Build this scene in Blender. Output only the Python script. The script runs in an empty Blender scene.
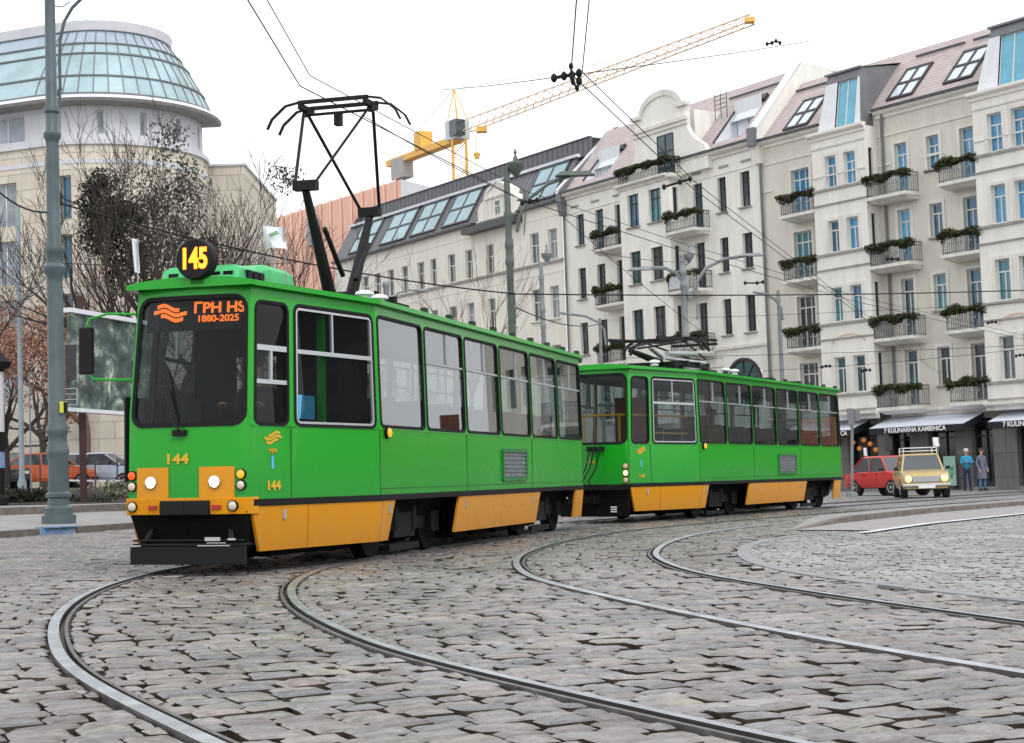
import bpy, bmesh, math, random
from mathutils import Vector, Matrix, Euler
random.seed(7)
PI=math.pi; R=math.radians
col=bpy.context.scene.collection
sc=bpy.context.scene
# ------------------------------------------------------------------ camera model
F=1600.0; ROLL=0.036; H=0.9; YH=475.0; CW,CH=1024,743
_p=math.atan((YH-371.5)*math.cos(ROLL)/F)
cW=Vector((0,math.cos(_p),math.sin(_p))); _U=Vector((0,-math.sin(_p),math.cos(_p))); _R=Vector((1,0,0))
cR=_R*math.cos(ROLL)-_U*math.sin(ROLL); cU=_R*math.sin(ROLL)+_U*math.cos(ROLL)
CAM=Vector((0,0,H))
def ray(x,y): return cW+cR*((x-512)/F)-cU*((y-371.5)/F)
def at(x,y,Y): d=ray(x,y); return CAM+d*(Y/d.y)
def sst(a): a=max(0,min(1,a)); return a*a*(3-2*a)
def gz(X,Y):
    z=-.018*max(-60,min(60,X))-.004*(max(0,min(Y,110)-40))
    return z+.8*max(0,min(1,(-X-8)/4))*sst((Y-50)/13)
def g(x,y):
    z=0; d=ray(x,y)
    for i in range(60):
        q=CAM+d*((z-H)/d.z); z=.5*z+.5*gz(q.x,q.y)
    return Vector((q.x,q.y,gz(q.x,q.y)))
# ------------------------------------------------------------------ materials
def mat(name,c,rough=.6,metal=0,var=0,vs=3,bump=0,bs=20,spec=.5,coat=0,emit=None,es=0,c2=None,stretch=None):
    m=bpy.data.materials.new(name); m.use_nodes=True; nt=m.node_tree; N=nt.nodes; L=nt.links
    b=N['Principled BSDF']; b.inputs['Base Color'].default_value=(*c,1); b.inputs['Roughness'].default_value=rough
    b.inputs['Metallic'].default_value=metal; b.inputs['Specular IOR Level'].default_value=spec; b.inputs['Coat Weight'].default_value=coat
    b.inputs['Coat Roughness'].default_value=.08
    if emit: b.inputs['Emission Color'].default_value=(*emit,1); b.inputs['Emission Strength'].default_value=es
    if var or bump:
        tc=N.new('ShaderNodeTexCoord'); mp=N.new('ShaderNodeMapping'); L.new(tc.outputs['Object'],mp.inputs[0])
        if stretch: mp.inputs['Scale'].default_value=stretch
    if var:
        n=N.new('ShaderNodeTexNoise'); n.inputs['Scale'].default_value=vs; n.inputs['Detail'].default_value=8; n.inputs['Roughness'].default_value=.65
        L.new(mp.outputs[0],n.inputs[0]); r=N.new('ShaderNodeValToRGB'); L.new(n.outputs[0],r.inputs[0])
        cc=c2 or tuple(x*(1-var) for x in c)
        r.color_ramp.elements[0].position=.3; r.color_ramp.elements[1].position=.7
        r.color_ramp.elements[0].color=(*cc,1); r.color_ramp.elements[1].color=(*[min(.95,x*(1+var*.35)) for x in c],1)
        L.new(r.outputs[0],b.inputs['Base Color'])
    if bump:
        n2=N.new('ShaderNodeTexNoise'); n2.inputs['Scale'].default_value=bs; n2.inputs['Detail'].default_value=5
        L.new(mp.outputs[0],n2.inputs[0]); bp=N.new('ShaderNodeBump'); bp.inputs['Strength'].default_value=bump; bp.inputs['Distance'].default_value=.02
        L.new(n2.outputs[0],bp.inputs['Height']); L.new(bp.outputs[0],b.inputs['Normal'])
    return m
def glass(name,tint=(.75,.85,.85),ior=1.55,rough=.01,dirt=0.04):
    m=bpy.data.materials.new(name); m.use_nodes=True; nt=m.node_tree; N=nt.nodes; L=nt.links
    for n in list(N):
        if n.type!='OUTPUT_MATERIAL': N.remove(n)
    out=[n for n in N if n.type=='OUTPUT_MATERIAL'][0]
    tr=N.new('ShaderNodeBsdfTransparent'); tr.inputs[0].default_value=(*tint,1)
    gl=N.new('ShaderNodeBsdfGlossy'); gl.inputs['Roughness'].default_value=rough; gl.inputs[0].default_value=(.95,.97,1,1)
    fr=N.new('ShaderNodeFresnel'); fr.inputs[0].default_value=ior
    df=N.new('ShaderNodeBsdfDiffuse'); df.inputs[0].default_value=(.5,.5,.48,1)
    m1=N.new('ShaderNodeMixShader'); m2=N.new('ShaderNodeMixShader'); m2.inputs[0].default_value=dirt
    L.new(fr.outputs[0],m1.inputs[0]); L.new(tr.outputs[0],m1.inputs[1]); L.new(gl.outputs[0],m1.inputs[2])
    L.new(m1.outputs[0],m2.inputs[1]); L.new(df.outputs[0],m2.inputs[2]); L.new(m2.outputs[0],out.inputs[0])
    return m
M={}
def paintm(name,c,dirtc,zlo=.68,zhi=1.15):
    m=mat(name,c,.32,coat=.16,bump=.025,bs=1.2,spec=.28); nt=m.node_tree; N=nt.nodes; L=nt.links; b=N['Principled BSDF']
    tc=N.new('ShaderNodeTexCoord'); sp=N.new('ShaderNodeSeparateXYZ'); L.new(tc.outputs['Object'],sp.inputs[0]); mr=N.new('ShaderNodeMapRange'); mr.inputs[1].default_value=zhi; mr.inputs[2].default_value=zlo; L.new(sp.outputs[2],mr.inputs[0])
    n=N.new('ShaderNodeTexNoise'); n.inputs['Scale'].default_value=3.5; n.inputs['Detail'].default_value=10; n.inputs['Roughness'].default_value=.75; mp=N.new('ShaderNodeMapping'); mp.inputs['Scale'].default_value=(1.5,1.5,.5); L.new(tc.outputs['Object'],mp.inputs[0]); L.new(mp.outputs[0],n.inputs[0])
    r=N.new('ShaderNodeValToRGB'); r.color_ramp.elements[0].position=.42; r.color_ramp.elements[1].position=.75; L.new(n.outputs[0],r.inputs[0])
    ad=N.new('ShaderNodeMath'); ad.operation='MULTIPLY_ADD'; ad.inputs[1].default_value=.55; L.new(mr.outputs[0],ad.inputs[0]); ml=N.new('ShaderNodeMath'); ml.operation='MULTIPLY'; ml.inputs[1].default_value=.12; L.new(r.outputs[0],ml.inputs[0]); L.new(ml.outputs[0],ad.inputs[2])
    m2=N.new('ShaderNodeMath'); m2.operation='MULTIPLY'; L.new(ad.outputs[0],m2.inputs[0]); mm=N.new('ShaderNodeMapRange'); mm.inputs[3].default_value=.45; mm.inputs[4].default_value=1; L.new(n.outputs[0],mm.inputs[0]); L.new(mm.outputs[0],m2.inputs[1])
    mx=N.new('ShaderNodeMix'); mx.data_type='RGBA'; L.new(m2.outputs[0],mx.inputs[0]); mx.inputs[6].default_value=(*c,1); mx.inputs[7].default_value=(*dirtc,1); L.new(mx.outputs[2],b.inputs['Base Color'])
    rr=N.new('ShaderNodeMapRange'); rr.inputs[3].default_value=.22; rr.inputs[4].default_value=.6; L.new(m2.outputs[0],rr.inputs[0]); L.new(rr.outputs[0],b.inputs['Roughness']); return m
M['green']=paintm('green_paint',(.014,.37,.018),(.03,.2,.05))
M['roofgreen']=mat('roof_green',(.03,.2,.05),.55,var=.35,vs=4)
M['covergreen']=mat('cover_green',(.05,.5,.16),.45,var=.2,vs=5)
M['yellow']=paintm('yellow_paint',(.72,.295,.006),(.3,.14,.03),.15,.6)
M['yellowrail']=mat('yellow_rail',(.8,.42,.05),.4)
M['rubber']=mat('black_rubber',(.01,.01,.011),.65,spec=.2)
M['black']=mat('black_metal',(.010,.010,.011),.6,var=.3,vs=6,bump=.1,spec=.25)
M['under']=mat('underframe',(.008,.0075,.007),.9,spec=.1,var=.5,vs=5,bump=.3,bs=12)
M['alu']=mat('aluminium',(.55,.57,.58),.35,metal=.7)
M['steelblue']=mat('pole_paint',(.08,.115,.13),.5,var=.35,vs=2,bump=.03,bs=25,coat=.1)
M['greenpole']=mat('pole_green',(.10,.125,.11),.55,var=.3,vs=3)
M['greypole']=mat('pole_grey',(.22,.24,.25),.5,var=.3,vs=3)
M['glass']=glass('tram_glass',(.6,.68,.68),2.7,dirt=.01)
M['glassd']=glass('windscreen_glass',(.5,.57,.57),1.25,dirt=.01)
M['white']=mat('white_plastic',(.8,.8,.8),.5)
M['flag']=mat('flag_cloth',(.78,.8,.86),.8)
M['blue']=mat('blue_plastic',(.09,.5,.85),.5)
M['interior']=mat('interior_panel',(.09,.09,.085),.7,var=.2)
M['ceil']=mat('ceiling_panel',(.3,.3,.28),.7)
M['seat']=mat('seat_shell',(.45,.1,.03),.5)
M['curtain']=mat('dark_fabric',(.02,.02,.025),.9)
M['gold']=mat('gold_paint',(.72,.42,.02),.45)
M['ledo']=mat('led_orange',(.1,.03,0),.5,emit=(1,.17,.015),es=2.2)
M['ledy']=mat('led_yellow',(.1,.06,0),.5,emit=(1,.62,.02),es=2.3)
M['head']=mat('lit_headlamp',(.9,.85,.7),.2,emit=(1,.80,.45),es=3)
M['headdim']=mat('lamp_lens',(.5,.47,.4),.2,spec=.6,emit=(1,.75,.5),es=.15)
M['orangel']=mat('orange_lens',(.8,.22,.01),.25,emit=(1,.35,.02),es=1.2)
M['redl']=mat('red_lens',(.3,.01,.01),.25,emit=(1,.1,.02),es=.1)
M['redol']=mat('red_orange_lens',(.7,.08,.01),.25,emit=(1,.12,.02),es=.5)
M['chrome']=mat('chrome',(.7,.7,.7),.15,metal=1)
def steel():
    m=mat('rail_steel',(.62,.65,.7),.36,metal=.9,var=.35,vs=4,bump=.05,bs=30,c2=(.36,.37,.4)); return m
M['rail']=steel(); M['wheelm']=mat('wheel_steel',(.006,.0055,.005),.8,spec=.15)
M['raild']=mat('rail_groove',(.03,.028,.026),.7,var=.4)
M['railside']=mat('rail_side',(.17,.16,.155),.5,metal=.5,var=.5,vs=10)
M['tyre']=mat('tyre_rubber',(.015,.015,.015),.8)
M['bark']=mat('bark',(.055,.042,.035),.9,var=.4,vs=6,bump=.4)
M['barkg']=mat('bark_grey',(.11,.095,.09),.9,var=.4,vs=6)
M['twigp']=mat('twigs_pink',(.16,.095,.085),.9,var=.3)
def leafm(name,c,var=.5):
    m=mat(name,c,.7); nt=m.node_tree; N=nt.nodes; L=nt.links; b=N['Principled BSDF']
    ge=N.new('ShaderNodeNewGeometry'); r=N.new('ShaderNodeValToRGB'); L.new(ge.outputs['Random Per Island'],r.inputs[0])
    r.color_ramp.elements[0].color=(*[x*(1-var) for x in c],1); r.color_ramp.elements[1].color=(*[x*(1+var) for x in c],1)
    L.new(r.outputs[0],b.inputs['Base Color']); b.inputs['Specular IOR Level'].default_value=.2
    return m
M['ivy']=leafm('ivy_leaves',(.018,.024,.012)); M['fir']=leafm('evergreen_boughs',(.045,.06,.025)); M['firb']=leafm('brown_boughs',(.09,.065,.035))
M['beech']=leafm('dry_leaves',(.30,.15,.10),.45); M['hedge']=leafm('hedge_leaves',(.1,.12,.06),.6); M['litter']=leafm('leaf_litter',(.2,.2,.14),.6)
M['pinktw']=leafm('reddish_twigs',(.3,.19,.17),.4)

def plaster(name,c,dirt=.12,line=0):
    m=bpy.data.materials.new(name); m.use_nodes=True; nt=m.node_tree; N=nt.nodes; L=nt.links; b=N['Principled BSDF']
    b.inputs['Roughness'].default_value=.85; b.inputs['Specular IOR Level'].default_value=.2
    tc=N.new('ShaderNodeTexCoord'); mp=N.new('ShaderNodeMapping'); mp.inputs['Scale'].default_value=(1.2,1.2,.25); L.new(tc.outputs['Object'],mp.inputs[0])
    n=N.new('ShaderNodeTexNoise'); n.inputs['Scale'].default_value=1.6; n.inputs['Detail'].default_value=9; n.inputs['Roughness'].default_value=.7; L.new(mp.outputs[0],n.inputs[0])
    r=N.new('ShaderNodeValToRGB'); r.color_ramp.elements[0].position=.3; r.color_ramp.elements[1].position=.62
    r.color_ramp.elements[0].color=(*[x*(1-dirt*1.3) for x in c],1); r.color_ramp.elements[1].color=(*c,1); L.new(n.outputs[0],r.inputs[0])
    src=r.outputs[0]
    if line:
        br=N.new('ShaderNodeTexBrick'); mp2=N.new('ShaderNodeMapping'); mp2.inputs['Rotation'].default_value=(PI/2,0,0); L.new(tc.outputs['Object'],mp2.inputs[0])
        br.inputs['Scale'].default_value=1; br.inputs['Brick Width'].default_value=line; br.inputs['Row Height'].default_value=line*.55
        br.inputs['Mortar Size'].default_value=.025; br.inputs['Color1'].default_value=(1,1,1,1); br.inputs['Color2'].default_value=(.88,.88,.88,1); br.inputs['Mortar'].default_value=(.6,.6,.6,1)
        L.new(mp2.outputs[0],br.inputs[0]); mx=N.new('ShaderNodeMix'); mx.data_type='RGBA'; mx.blend_type='MULTIPLY'; mx.inputs[0].default_value=1
        L.new(src,mx.inputs[6]); L.new(br.outputs[0],mx.inputs[7]); src=mx.outputs[2]
    L.new(src,b.inputs['Base Color'])
    n2=N.new('ShaderNodeTexNoise'); n2.inputs['Scale'].default_value=6; L.new(tc.outputs['Object'],n2.inputs[0]); bp=N.new('ShaderNodeBump'); bp.inputs['Strength'].default_value=.15; bp.inputs['Distance'].default_value=.05
    L.new(n2.outputs[0],bp.inputs['Height']); L.new(bp.outputs[0],b.inputs['Normal'])
    return m
M['pw']=plaster('plaster_white',(.88,.87,.80),.12); M['pg']=plaster('plaster_beige',(.71,.685,.60),.12); M['pgw']=plaster('plaster_bay',(.86,.84,.775),.12)
M['pt']=plaster('plaster_cream',(.88,.855,.77),.12); M['trim']=plaster('trim_stone',(.80,.78,.72),.2); M['trimg']=plaster('grey_trim',(.38,.37,.35),.25)
M['stone']=plaster('ashlar',(.70,.635,.54),.1,1.6); M['attic']=plaster('attic_grey',(.64,.65,.68),.1); M['pier']=plaster('grey_pier',(.25,.25,.24),.2,2.0)
M['terra']=plaster('copper_panels',(.88,.56,.44),.12); M['brick']=plaster('red_brick',(.3,.12,.08),.3,.5)
def wavy(name,c,c2,sx,axis='X',rough=.7,scale=6,metal=0):
    m=bpy.data.materials.new(name); m.use_nodes=True; nt=m.node_tree; N=nt.nodes; L=nt.links; b=N['Principled BSDF']
    b.inputs['Roughness'].default_value=rough; b.inputs['Metallic'].default_value=metal
    tc=N.new('ShaderNodeTexCoord'); w=N.new('ShaderNodeTexWave'); w.bands_direction=axis; w.inputs['Scale'].default_value=scale; w.inputs['Distortion'].default_value=.15; w.wave_profile='SAW'
    L.new(tc.outputs['Object'],w.inputs[0]); r=N.new('ShaderNodeValToRGB'); L.new(w.outputs[0],r.inputs[0])
    r.color_ramp.elements[0].color=(*c2,1); r.color_ramp.elements[0].position=.12; r.color_ramp.elements[1].color=(*c,1); r.color_ramp.elements[1].position=.3
    n=N.new('ShaderNodeTexNoise'); n.inputs['Scale'].default_value=2.2; n.inputs['Detail'].default_value=8; L.new(tc.outputs['Object'],n.inputs[0])
    r2=N.new('ShaderNodeValToRGB'); r2.color_ramp.elements[0].color=(.62,.62,.62,1); r2.color_ramp.elements[1].color=(1.1,1.1,1.1,1); L.new(n.outputs[0],r2.inputs[0])
    mx=N.new('ShaderNodeMix'); mx.data_type='RGBA'; mx.blend_type='MULTIPLY'; mx.inputs[0].default_value=1
    L.new(r.outputs[0],mx.inputs[6]); L.new(r2.outputs[0],mx.inputs[7]); L.new(mx.outputs[2],b.inputs['Base Color']); return m
M['tiles']=wavy('roof_tiles',(.55,.47,.465),(.34,.26,.255),0,'Z',.75,1.7)
M['zinc']=wavy('zinc_seams',(.16,.16,.175),(.06,.06,.07),0,'X',.5,.55,.3)
M['zincplain']=mat('zinc_plain',(.2,.205,.22),.5,metal=.3,var=.25,vs=1)
M['zincdark']=mat('zinc_dark',(.07,.07,.075),.5,var=.2)
M['flash']=mat('white_flashing',(.72,.74,.78),.6,var=.1)
def wglass(name,c,rough=.06,spec=.8): return mat(name,c,rough,var=.55,vs=.9,spec=spec)
M['wb1']=wglass('pane_blue',(.05,.28,.5)); M['wb2']=wglass('pane_teal',(.05,.22,.28)); M['wd']=wglass('pane_dark',(.03,.05,.06)); M['wd2']=wglass('pane_dark_teal',(.03,.12,.14))
M['wg']=wglass('pane_grey',(.09,.12,.12)); M['sky1']=mat('skylight_pane',(.62,.7,.76),.1,spec=1,var=.15,vs=.7); M['glz']=mat('glazing_pane',(.25,.42,.46),.08,spec=1,var=.3,vs=.5)
M['dome']=mat('dome_glass',(.36,.52,.55),.28,spec=1,var=.4,vs=.35); M['domeblue']=mat('dome_upper_glass',(.33,.42,.5),.1,spec=1,var=.3,vs=.5)
M['cyan']=mat('dormer_glass',(.10,.42,.58),.08,spec=1,var=.25,vs=1.5)
M['fw']=mat('frame_white',(.72,.72,.7),.5); M['fd']=mat('frame_dark',(.035,.03,.035),.5); M['iron']=mat('wrought_iron',(.06,.06,.065),.5); M['railgrey']=mat('railing_grey',(.2,.2,.215),.5); M['jib']=mat('jib_paint',(.72,.5,.3),.6); M['ironlt']=mat('iron_light',(.4,.41,.42),.5)
M['awn']=mat('awning_canvas',(.6,.64,.72),.8,var=.1); M['awnd']=mat('awning_valance',(.012,.014,.02),.8); M['letter']=mat('white_letter',(.85,.85,.85),.6)
M['shop']=mat('shop_glass',(.008,.013,.014),.08,spec=.6); M['warm']=mat('warm_bulb',(.5,.2,.05),.5,emit=(1,.35,.08),es=.35)
M['craney']=mat('crane_yellow',(.85,.48,.1),.6,var=.15); M['craneg']=mat('crane_grey',(.5,.56,.58),.5); M['ballast']=mat('ballast_concrete',(.42,.4,.38),.8,var=.2)
M['skin']=mat('skin',(.5,.27,.19),.6); M['hair']=mat('hair',(.04,.03,.02),.8)

SPLIT={'string_course','headlight_panel','latch','reflector','vent','reflective_strip','fence_post','pendant_lamp','pier','side_mirror','wheel_guard','insulator','roof_vent','gutter','chimney','tail_light','lamp_head','eaves','rusty_post','moulding','frame','mirror_arm','jib_tip'}
# ------------------------------------------------------------------ mesh builder
class MB:
    def __init__(s): s.v=[];s.f=[];s.m=[];s.k=0
    def add(s,vs,fs,k=None):
        o=len(s.v); s.v+=[tuple(p) for p in vs]; s.f+=[tuple(i+o for i in f) for f in fs]; s.m+=[s.k if k is None else k]*len(fs)
    def quad(s,a,b,c,d,k=None): s.add([a,b,c,d],[(0,1,2,3)],k)
    def box(s,x0,x1,y0,y1,z0,z1,k=None,T=None):
        vs=[Vector((x,y,z)) for z in (z0,z1) for x,y in ((x0,y0),(x1,y0),(x1,y1),(x0,y1))]
        if T: vs=[T@p for p in vs]
        s.add(vs,[(0,3,2,1),(4,5,6,7),(0,1,5,4),(1,2,6,5),(2,3,7,6),(3,0,4,7)],k)
    def bar(s,a,b,w,h,k=None,up=Vector((0,0,1))):
        a=Vector(a);b=Vector(b);d=(b-a).normalized(); u=up
        if abs(d.dot(u))>.98: u=Vector((0,1,0))
        r=d.cross(u).normalized()*w/2; u=r.cross(d).normalized()*h/2
        vs=[a-r-u,a+r-u,a+r+u,a-r+u,b-r-u,b+r-u,b+r+u,b-r+u]
        s.add(vs,[(0,3,2,1),(4,5,6,7),(0,1,5,4),(1,2,6,5),(2,3,7,6),(3,0,4,7)],k)
    def tube(s,pts,r,n=8,k=None,cap=True):
        pts=[Vector(p) for p in pts]; rs=r if isinstance(r,(list,tuple)) else [r]*len(pts); o=[];N=len(pts)
        prev=None
        for i,p in enumerate(pts):
            d=((pts[min(i+1,N-1)]-pts[max(i-1,0)])).normalized()
            if prev is None:
                a=d.orthogonal().normalized()
            else:
                a=(prev-d*prev.dot(d)); a=a.normalized() if a.length>1e-6 else d.orthogonal().normalized()
            prev=a; b=d.cross(a)
            for j in range(n):
                t=2*PI*j/n; o.append(p+(a*math.cos(t)+b*math.sin(t))*rs[i])
        fs=[(i*n+j,i*n+(j+1)%n,(i+1)*n+(j+1)%n,(i+1)*n+j) for i in range(N-1) for j in range(n)]
        if cap: fs+=[tuple(range(n))[::-1],tuple((N-1)*n+j for j in range(n))]
        s.add(o,fs,k)
    def lathe(s,prof,c=(0,0,0),n=20,k=None,T=None):
        o=[]
        for r,z in prof:
            for j in range(n):
                t=2*PI*j/n; p=Vector((c[0]+r*math.cos(t),c[1]+r*math.sin(t),c[2]+z)); o.append(T@p if T else p)
        N=len(prof); fs=[(i*n+j,i*n+(j+1)%n,(i+1)*n+(j+1)%n,(i+1)*n+j) for i in range(N-1) for j in range(n)]
        fs+=[tuple(range(n))[::-1],tuple((N-1)*n+j for j in range(n))]
        s.add(o,fs,k)
    def prism(s,pa,pb,k=None):  # two matching loops
        n=len(pa); s.add(list(pa)+list(pb),[tuple(range(n))[::-1],tuple(range(n,2*n))]+[(i,(i+1)%n,n+(i+1)%n,n+i) for i in range(n)],k)
    def build(s,name,mats,parent=None,smooth=False,bev=0):
        if name in SPLIT:
            return s.build_split(name,mats,parent,smooth,bev)
        return s.build1(name,mats,parent,smooth,bev)
    def build_split(s,name,mats,parent,smooth,bev):
        n=len(s.v); par=list(range(n))
        def fd(a):
            while par[a]!=a: par[a]=par[par[a]]; a=par[a]
            return a
        for f in s.f:
            r0=fd(f[0])
            for q in f[1:]: par[fd(q)]=r0
        gr={}
        for f,m in zip(s.f,s.m): gr.setdefault(fd(f[0]),[]).append((f,m))
        first=None
        for k_,fs in gr.items():
            b=MB(); mp={}
            for f,m in fs:
                t=[]
                for i in f:
                    if i not in mp: mp[i]=len(b.v); b.v.append(s.v[i])
                    t.append(mp[i])
                b.f.append(tuple(t)); b.m.append(m)
            o=b.build1(name,mats,parent,smooth,bev); first=first or o
        return first
    def build1(s,name,mats,parent=None,smooth=False,bev=0):
        me=bpy.data.meshes.new(name); me.from_pydata(s.v,[],s.f)
        if not isinstance(mats,(list,tuple)): mats=[mats]
        for m in mats: me.materials.append(m)
        if len(mats)>1: me.polygons.foreach_set('material_index',s.m)
        if smooth: me.polygons.foreach_set('use_smooth',[True]*len(s.f)); 
        me.update(); o=bpy.data.objects.new(name,me); col.objects.link(o)
        if smooth and smooth!=2:
            bm=bmesh.new(); bm.from_mesh(me)
            for e in bm.edges:
                if len(e.link_faces)==2 and e.calc_face_angle(0)>R(35): e.smooth=False
            bm.to_mesh(me); bm.free()
        if parent: o.parent=parent
        if bev:
            b=o.modifiers.new('bevel','BEVEL'); b.width=bev; b.segments=2; b.limit_method='ANGLE'
        return o
def tag(o,label,cat,group=None):
    o['label']=label; o['category']=cat
    if group: o['group']=group
    return o
def empty(name,loc=(0,0,0),rz=0,label=None,cat=None,group=None,M4=None):
    o=bpy.data.objects.new(name,None); col.objects.link(o); o.empty_display_size=.2
    if M4 is not None: o.matrix_world=M4
    else: o.location=loc; o.rotation_euler=(0,0,rz)
    if label: tag(o,label,cat,group)
    return o
def struct(o): o['kind']='structure'; return o
def copy_tree(o,parent=None):
    c=o.copy(); col.objects.link(c)
    if parent: c.parent=parent
    for ch in list(o.children): copy_tree(ch,c)
    return c
def text_mesh(name,txt,size,m,parent,M4,ext=.004,sx=1,bold=0,align='CENTER'):
    cu=bpy.data.curves.new(name,'FONT'); cu.body=txt; cu.size=size; cu.extrude=ext; cu.align_x=align; cu.align_y='CENTER'; cu.offset=bold
    t=bpy.data.objects.new(name+'_tmp',cu); col.objects.link(t); dg=bpy.context.evaluated_depsgraph_get(); dg.update()
    me=bpy.data.meshes.new_from_object(t.evaluated_get(dg)); bpy.data.objects.remove(t); me.name=name
    me.materials.clear(); me.materials.append(m); me.transform(M4@Matrix.Diagonal((sx,1,1,1)))
    o=bpy.data.objects.new(name,me); col.objects.link(o)
    if parent: o.parent=parent
    return o
def basis(x,y,o):  # matrix with text x,y axes at o
    x=Vector(x).normalized(); y=Vector(y); y=(y-x*y.dot(x)).normalized(); z=x.cross(y)
    return Matrix(((x.x,y.x,z.x,o[0]),(x.y,y.y,z.y,o[1]),(x.z,y.z,z.z,o[2]),(0,0,0,1)))
def spline(P,step=.2):
    P=[Vector((p[0],p[1],0)) for p in P]; out=[]
    for i in range(len(P)-1):
        a=P[max(i-1,0)];b=P[i];c=P[i+1];d=P[min(i+2,len(P)-1)]; n=max(2,int((c-b).length/step))
        for k in range(n):
            t=k/n; out.append(.5*((2*b)+(c-a)*t+(2*a-5*b+4*c-d)*t*t+(3*b-a-3*c+d)*t**3))
    out.append(P[-1])
    for it in range(12): out=[out[0]]+[(out[i-1]+out[i]*2+out[i+1])/4 for i in range(1,len(out)-1)]+[out[-1]]
    return out
def leaves(mb,c,rad,n,size,k=None,shell=.3):
    for i in range(n):
        d=Vector((random.gauss(0,1),random.gauss(0,1),random.gauss(0,1))).normalized()*(random.random()**shell)
        p=Vector(c)+Vector((d.x*rad[0],d.y*rad[1],d.z*rad[2]))
        a=Vector((random.gauss(0,1),random.gauss(0,1),random.gauss(0,1))).normalized(); b=a.orthogonal().normalized(); s=size*random.uniform(.6,1.4)
        mb.add([p-a*s,p+b*s*.5,p+a*s,p-b*s*.5],[(0,1,2,3)],k)
# ------------------------------------------------------------------ world, light, camera
w=bpy.data.worlds.new('World'); sc.world=w; w.use_nodes=True; nt=w.node_tree; bg=nt.nodes['Background']
SUN_EL,SUN_AZ=R(48),R(150)
sky=nt.nodes.new('ShaderNodeTexSky'); sky.sky_type='NISHITA'; sky.sun_disc=False; sky.sun_elevation=SUN_EL; sky.sun_rotation=SUN_AZ; sky.air_density=1; sky.dust_density=4
hs=nt.nodes.new('ShaderNodeHueSaturation'); hs.inputs['Saturation'].default_value=.12; nt.links.new(sky.outputs[0],hs.inputs['Color'])
mx=nt.nodes.new('ShaderNodeMix'); mx.data_type='RGBA'; mx.inputs[0].default_value=.86; mx.inputs[7].default_value=(12.3,12.5,12.9,1)
nt.links.new(hs.outputs[0],mx.inputs[6]); nt.links.new(mx.outputs[2],bg.inputs[0]); bg.inputs[1].default_value=.122
sl=bpy.data.lights.new('sun','SUN'); sl.energy=1.1; sl.angle=R(18); sl.color=(1,.97,.93); so=bpy.data.objects.new('sun_lamp',sl); col.objects.link(so)
# sun direction: from the right and behind the camera
sd=Vector((math.sin(SUN_AZ)*math.cos(SUN_EL),math.cos(SUN_AZ)*math.cos(SUN_EL),math.sin(SUN_EL)))
so.rotation_euler=sd.to_track_quat('Z','Y').to_euler()
cd=bpy.data.cameras.new('camera'); co=bpy.data.objects.new('camera',cd); col.objects.link(co); sc.camera=co
cd.sensor_width=36; cd.lens=36*F/CW; cd.clip_end=3000; cd.clip_start=.05
co.matrix_world=Matrix(((cR.x,cU.x,-cW.x,0),(cR.y,cU.y,-cW.y,0),(cR.z,cU.z,-cW.z,H),(0,0,0,1)))
sc.view_settings.view_transform='Standard'; sc.view_settings.look='None'; sc.view_settings.exposure=0; sc.view_settings.gamma=1
sc.render.resolution_x=CW; sc.render.resolution_y=CH
sc.render.engine='CYCLES'; sc.cycles.max_bounces=8; sc.cycles.transparent_max_bounces=16; sc.cycles.caustics_reflective=False; sc.cycles.caustics_refractive=False
#@@PART2
# ------------------------------------------------------------------ tracks and ground
TR1=spline([(2.3,1.2),(1.35,2.9),(.6,4.4),(-.06,5.59),(-1.19,7.81),(-1.76,9.38),(-2.3,11.39),(-2.64,13.6),(-2.69,15.64),(-2.5,17.5),(-2.1,19.3),(-1.35,21.9),(-.4,24.8),(1.2,28.5),(3.17,32.26),(6,37.5),(9.5,43.5),(14,51),(19,59),(26,70)])
TR2=spline([(5.6,1.5),(4.35,4),(3.3,6.3),(2.42,8.4),(1.66,10.8),(1.24,12.38),(.89,13.87),(.74,15.4),(.72,17.0),(.85,18.6),(1.3,21.2),(2.25,24.3),(4.1,27.9),(8.9,35.5),(13.5,42.5),(20,52),(27,62)])
def frames(C):
    out=[];s=0
    for i,p in enumerate(C):
        d=(C[min(i+1,len(C)-1)]-C[max(i-1,0)]).normalized(); 
        if i: s+=(p-C[i-1]).length
        out.append((s,p,d,Vector((d.y,-d.x,0))))   # right normal
    return out
F1=frames(TR1);F2=frames(TR2)
def fr_at(Fr,s):
    lo,hi=0,len(Fr)-1
    while hi-lo>1:
        m=(lo+hi)//2
        if Fr[m][0]<=s: lo=m
        else: hi=m
    a,b=Fr[lo],Fr[hi]; t=(s-a[0])/max(1e-6,b[0]-a[0]); 
    return a[1].lerp(b[1],t),a[2].lerp(b[2],t).normalized(),a[3].lerp(b[3],t).normalized()
def nearest(Fr,p):
    best=None
    for i in range(0,len(Fr),2):
        d=(Fr[i][1]-p).length_squared
        if best is None or d<best[0]: best=(d,i)
    f=Fr[best[1]]; return f[0],(p-f[1]).dot(f[3])
GA=.745; GL=.92
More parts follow.
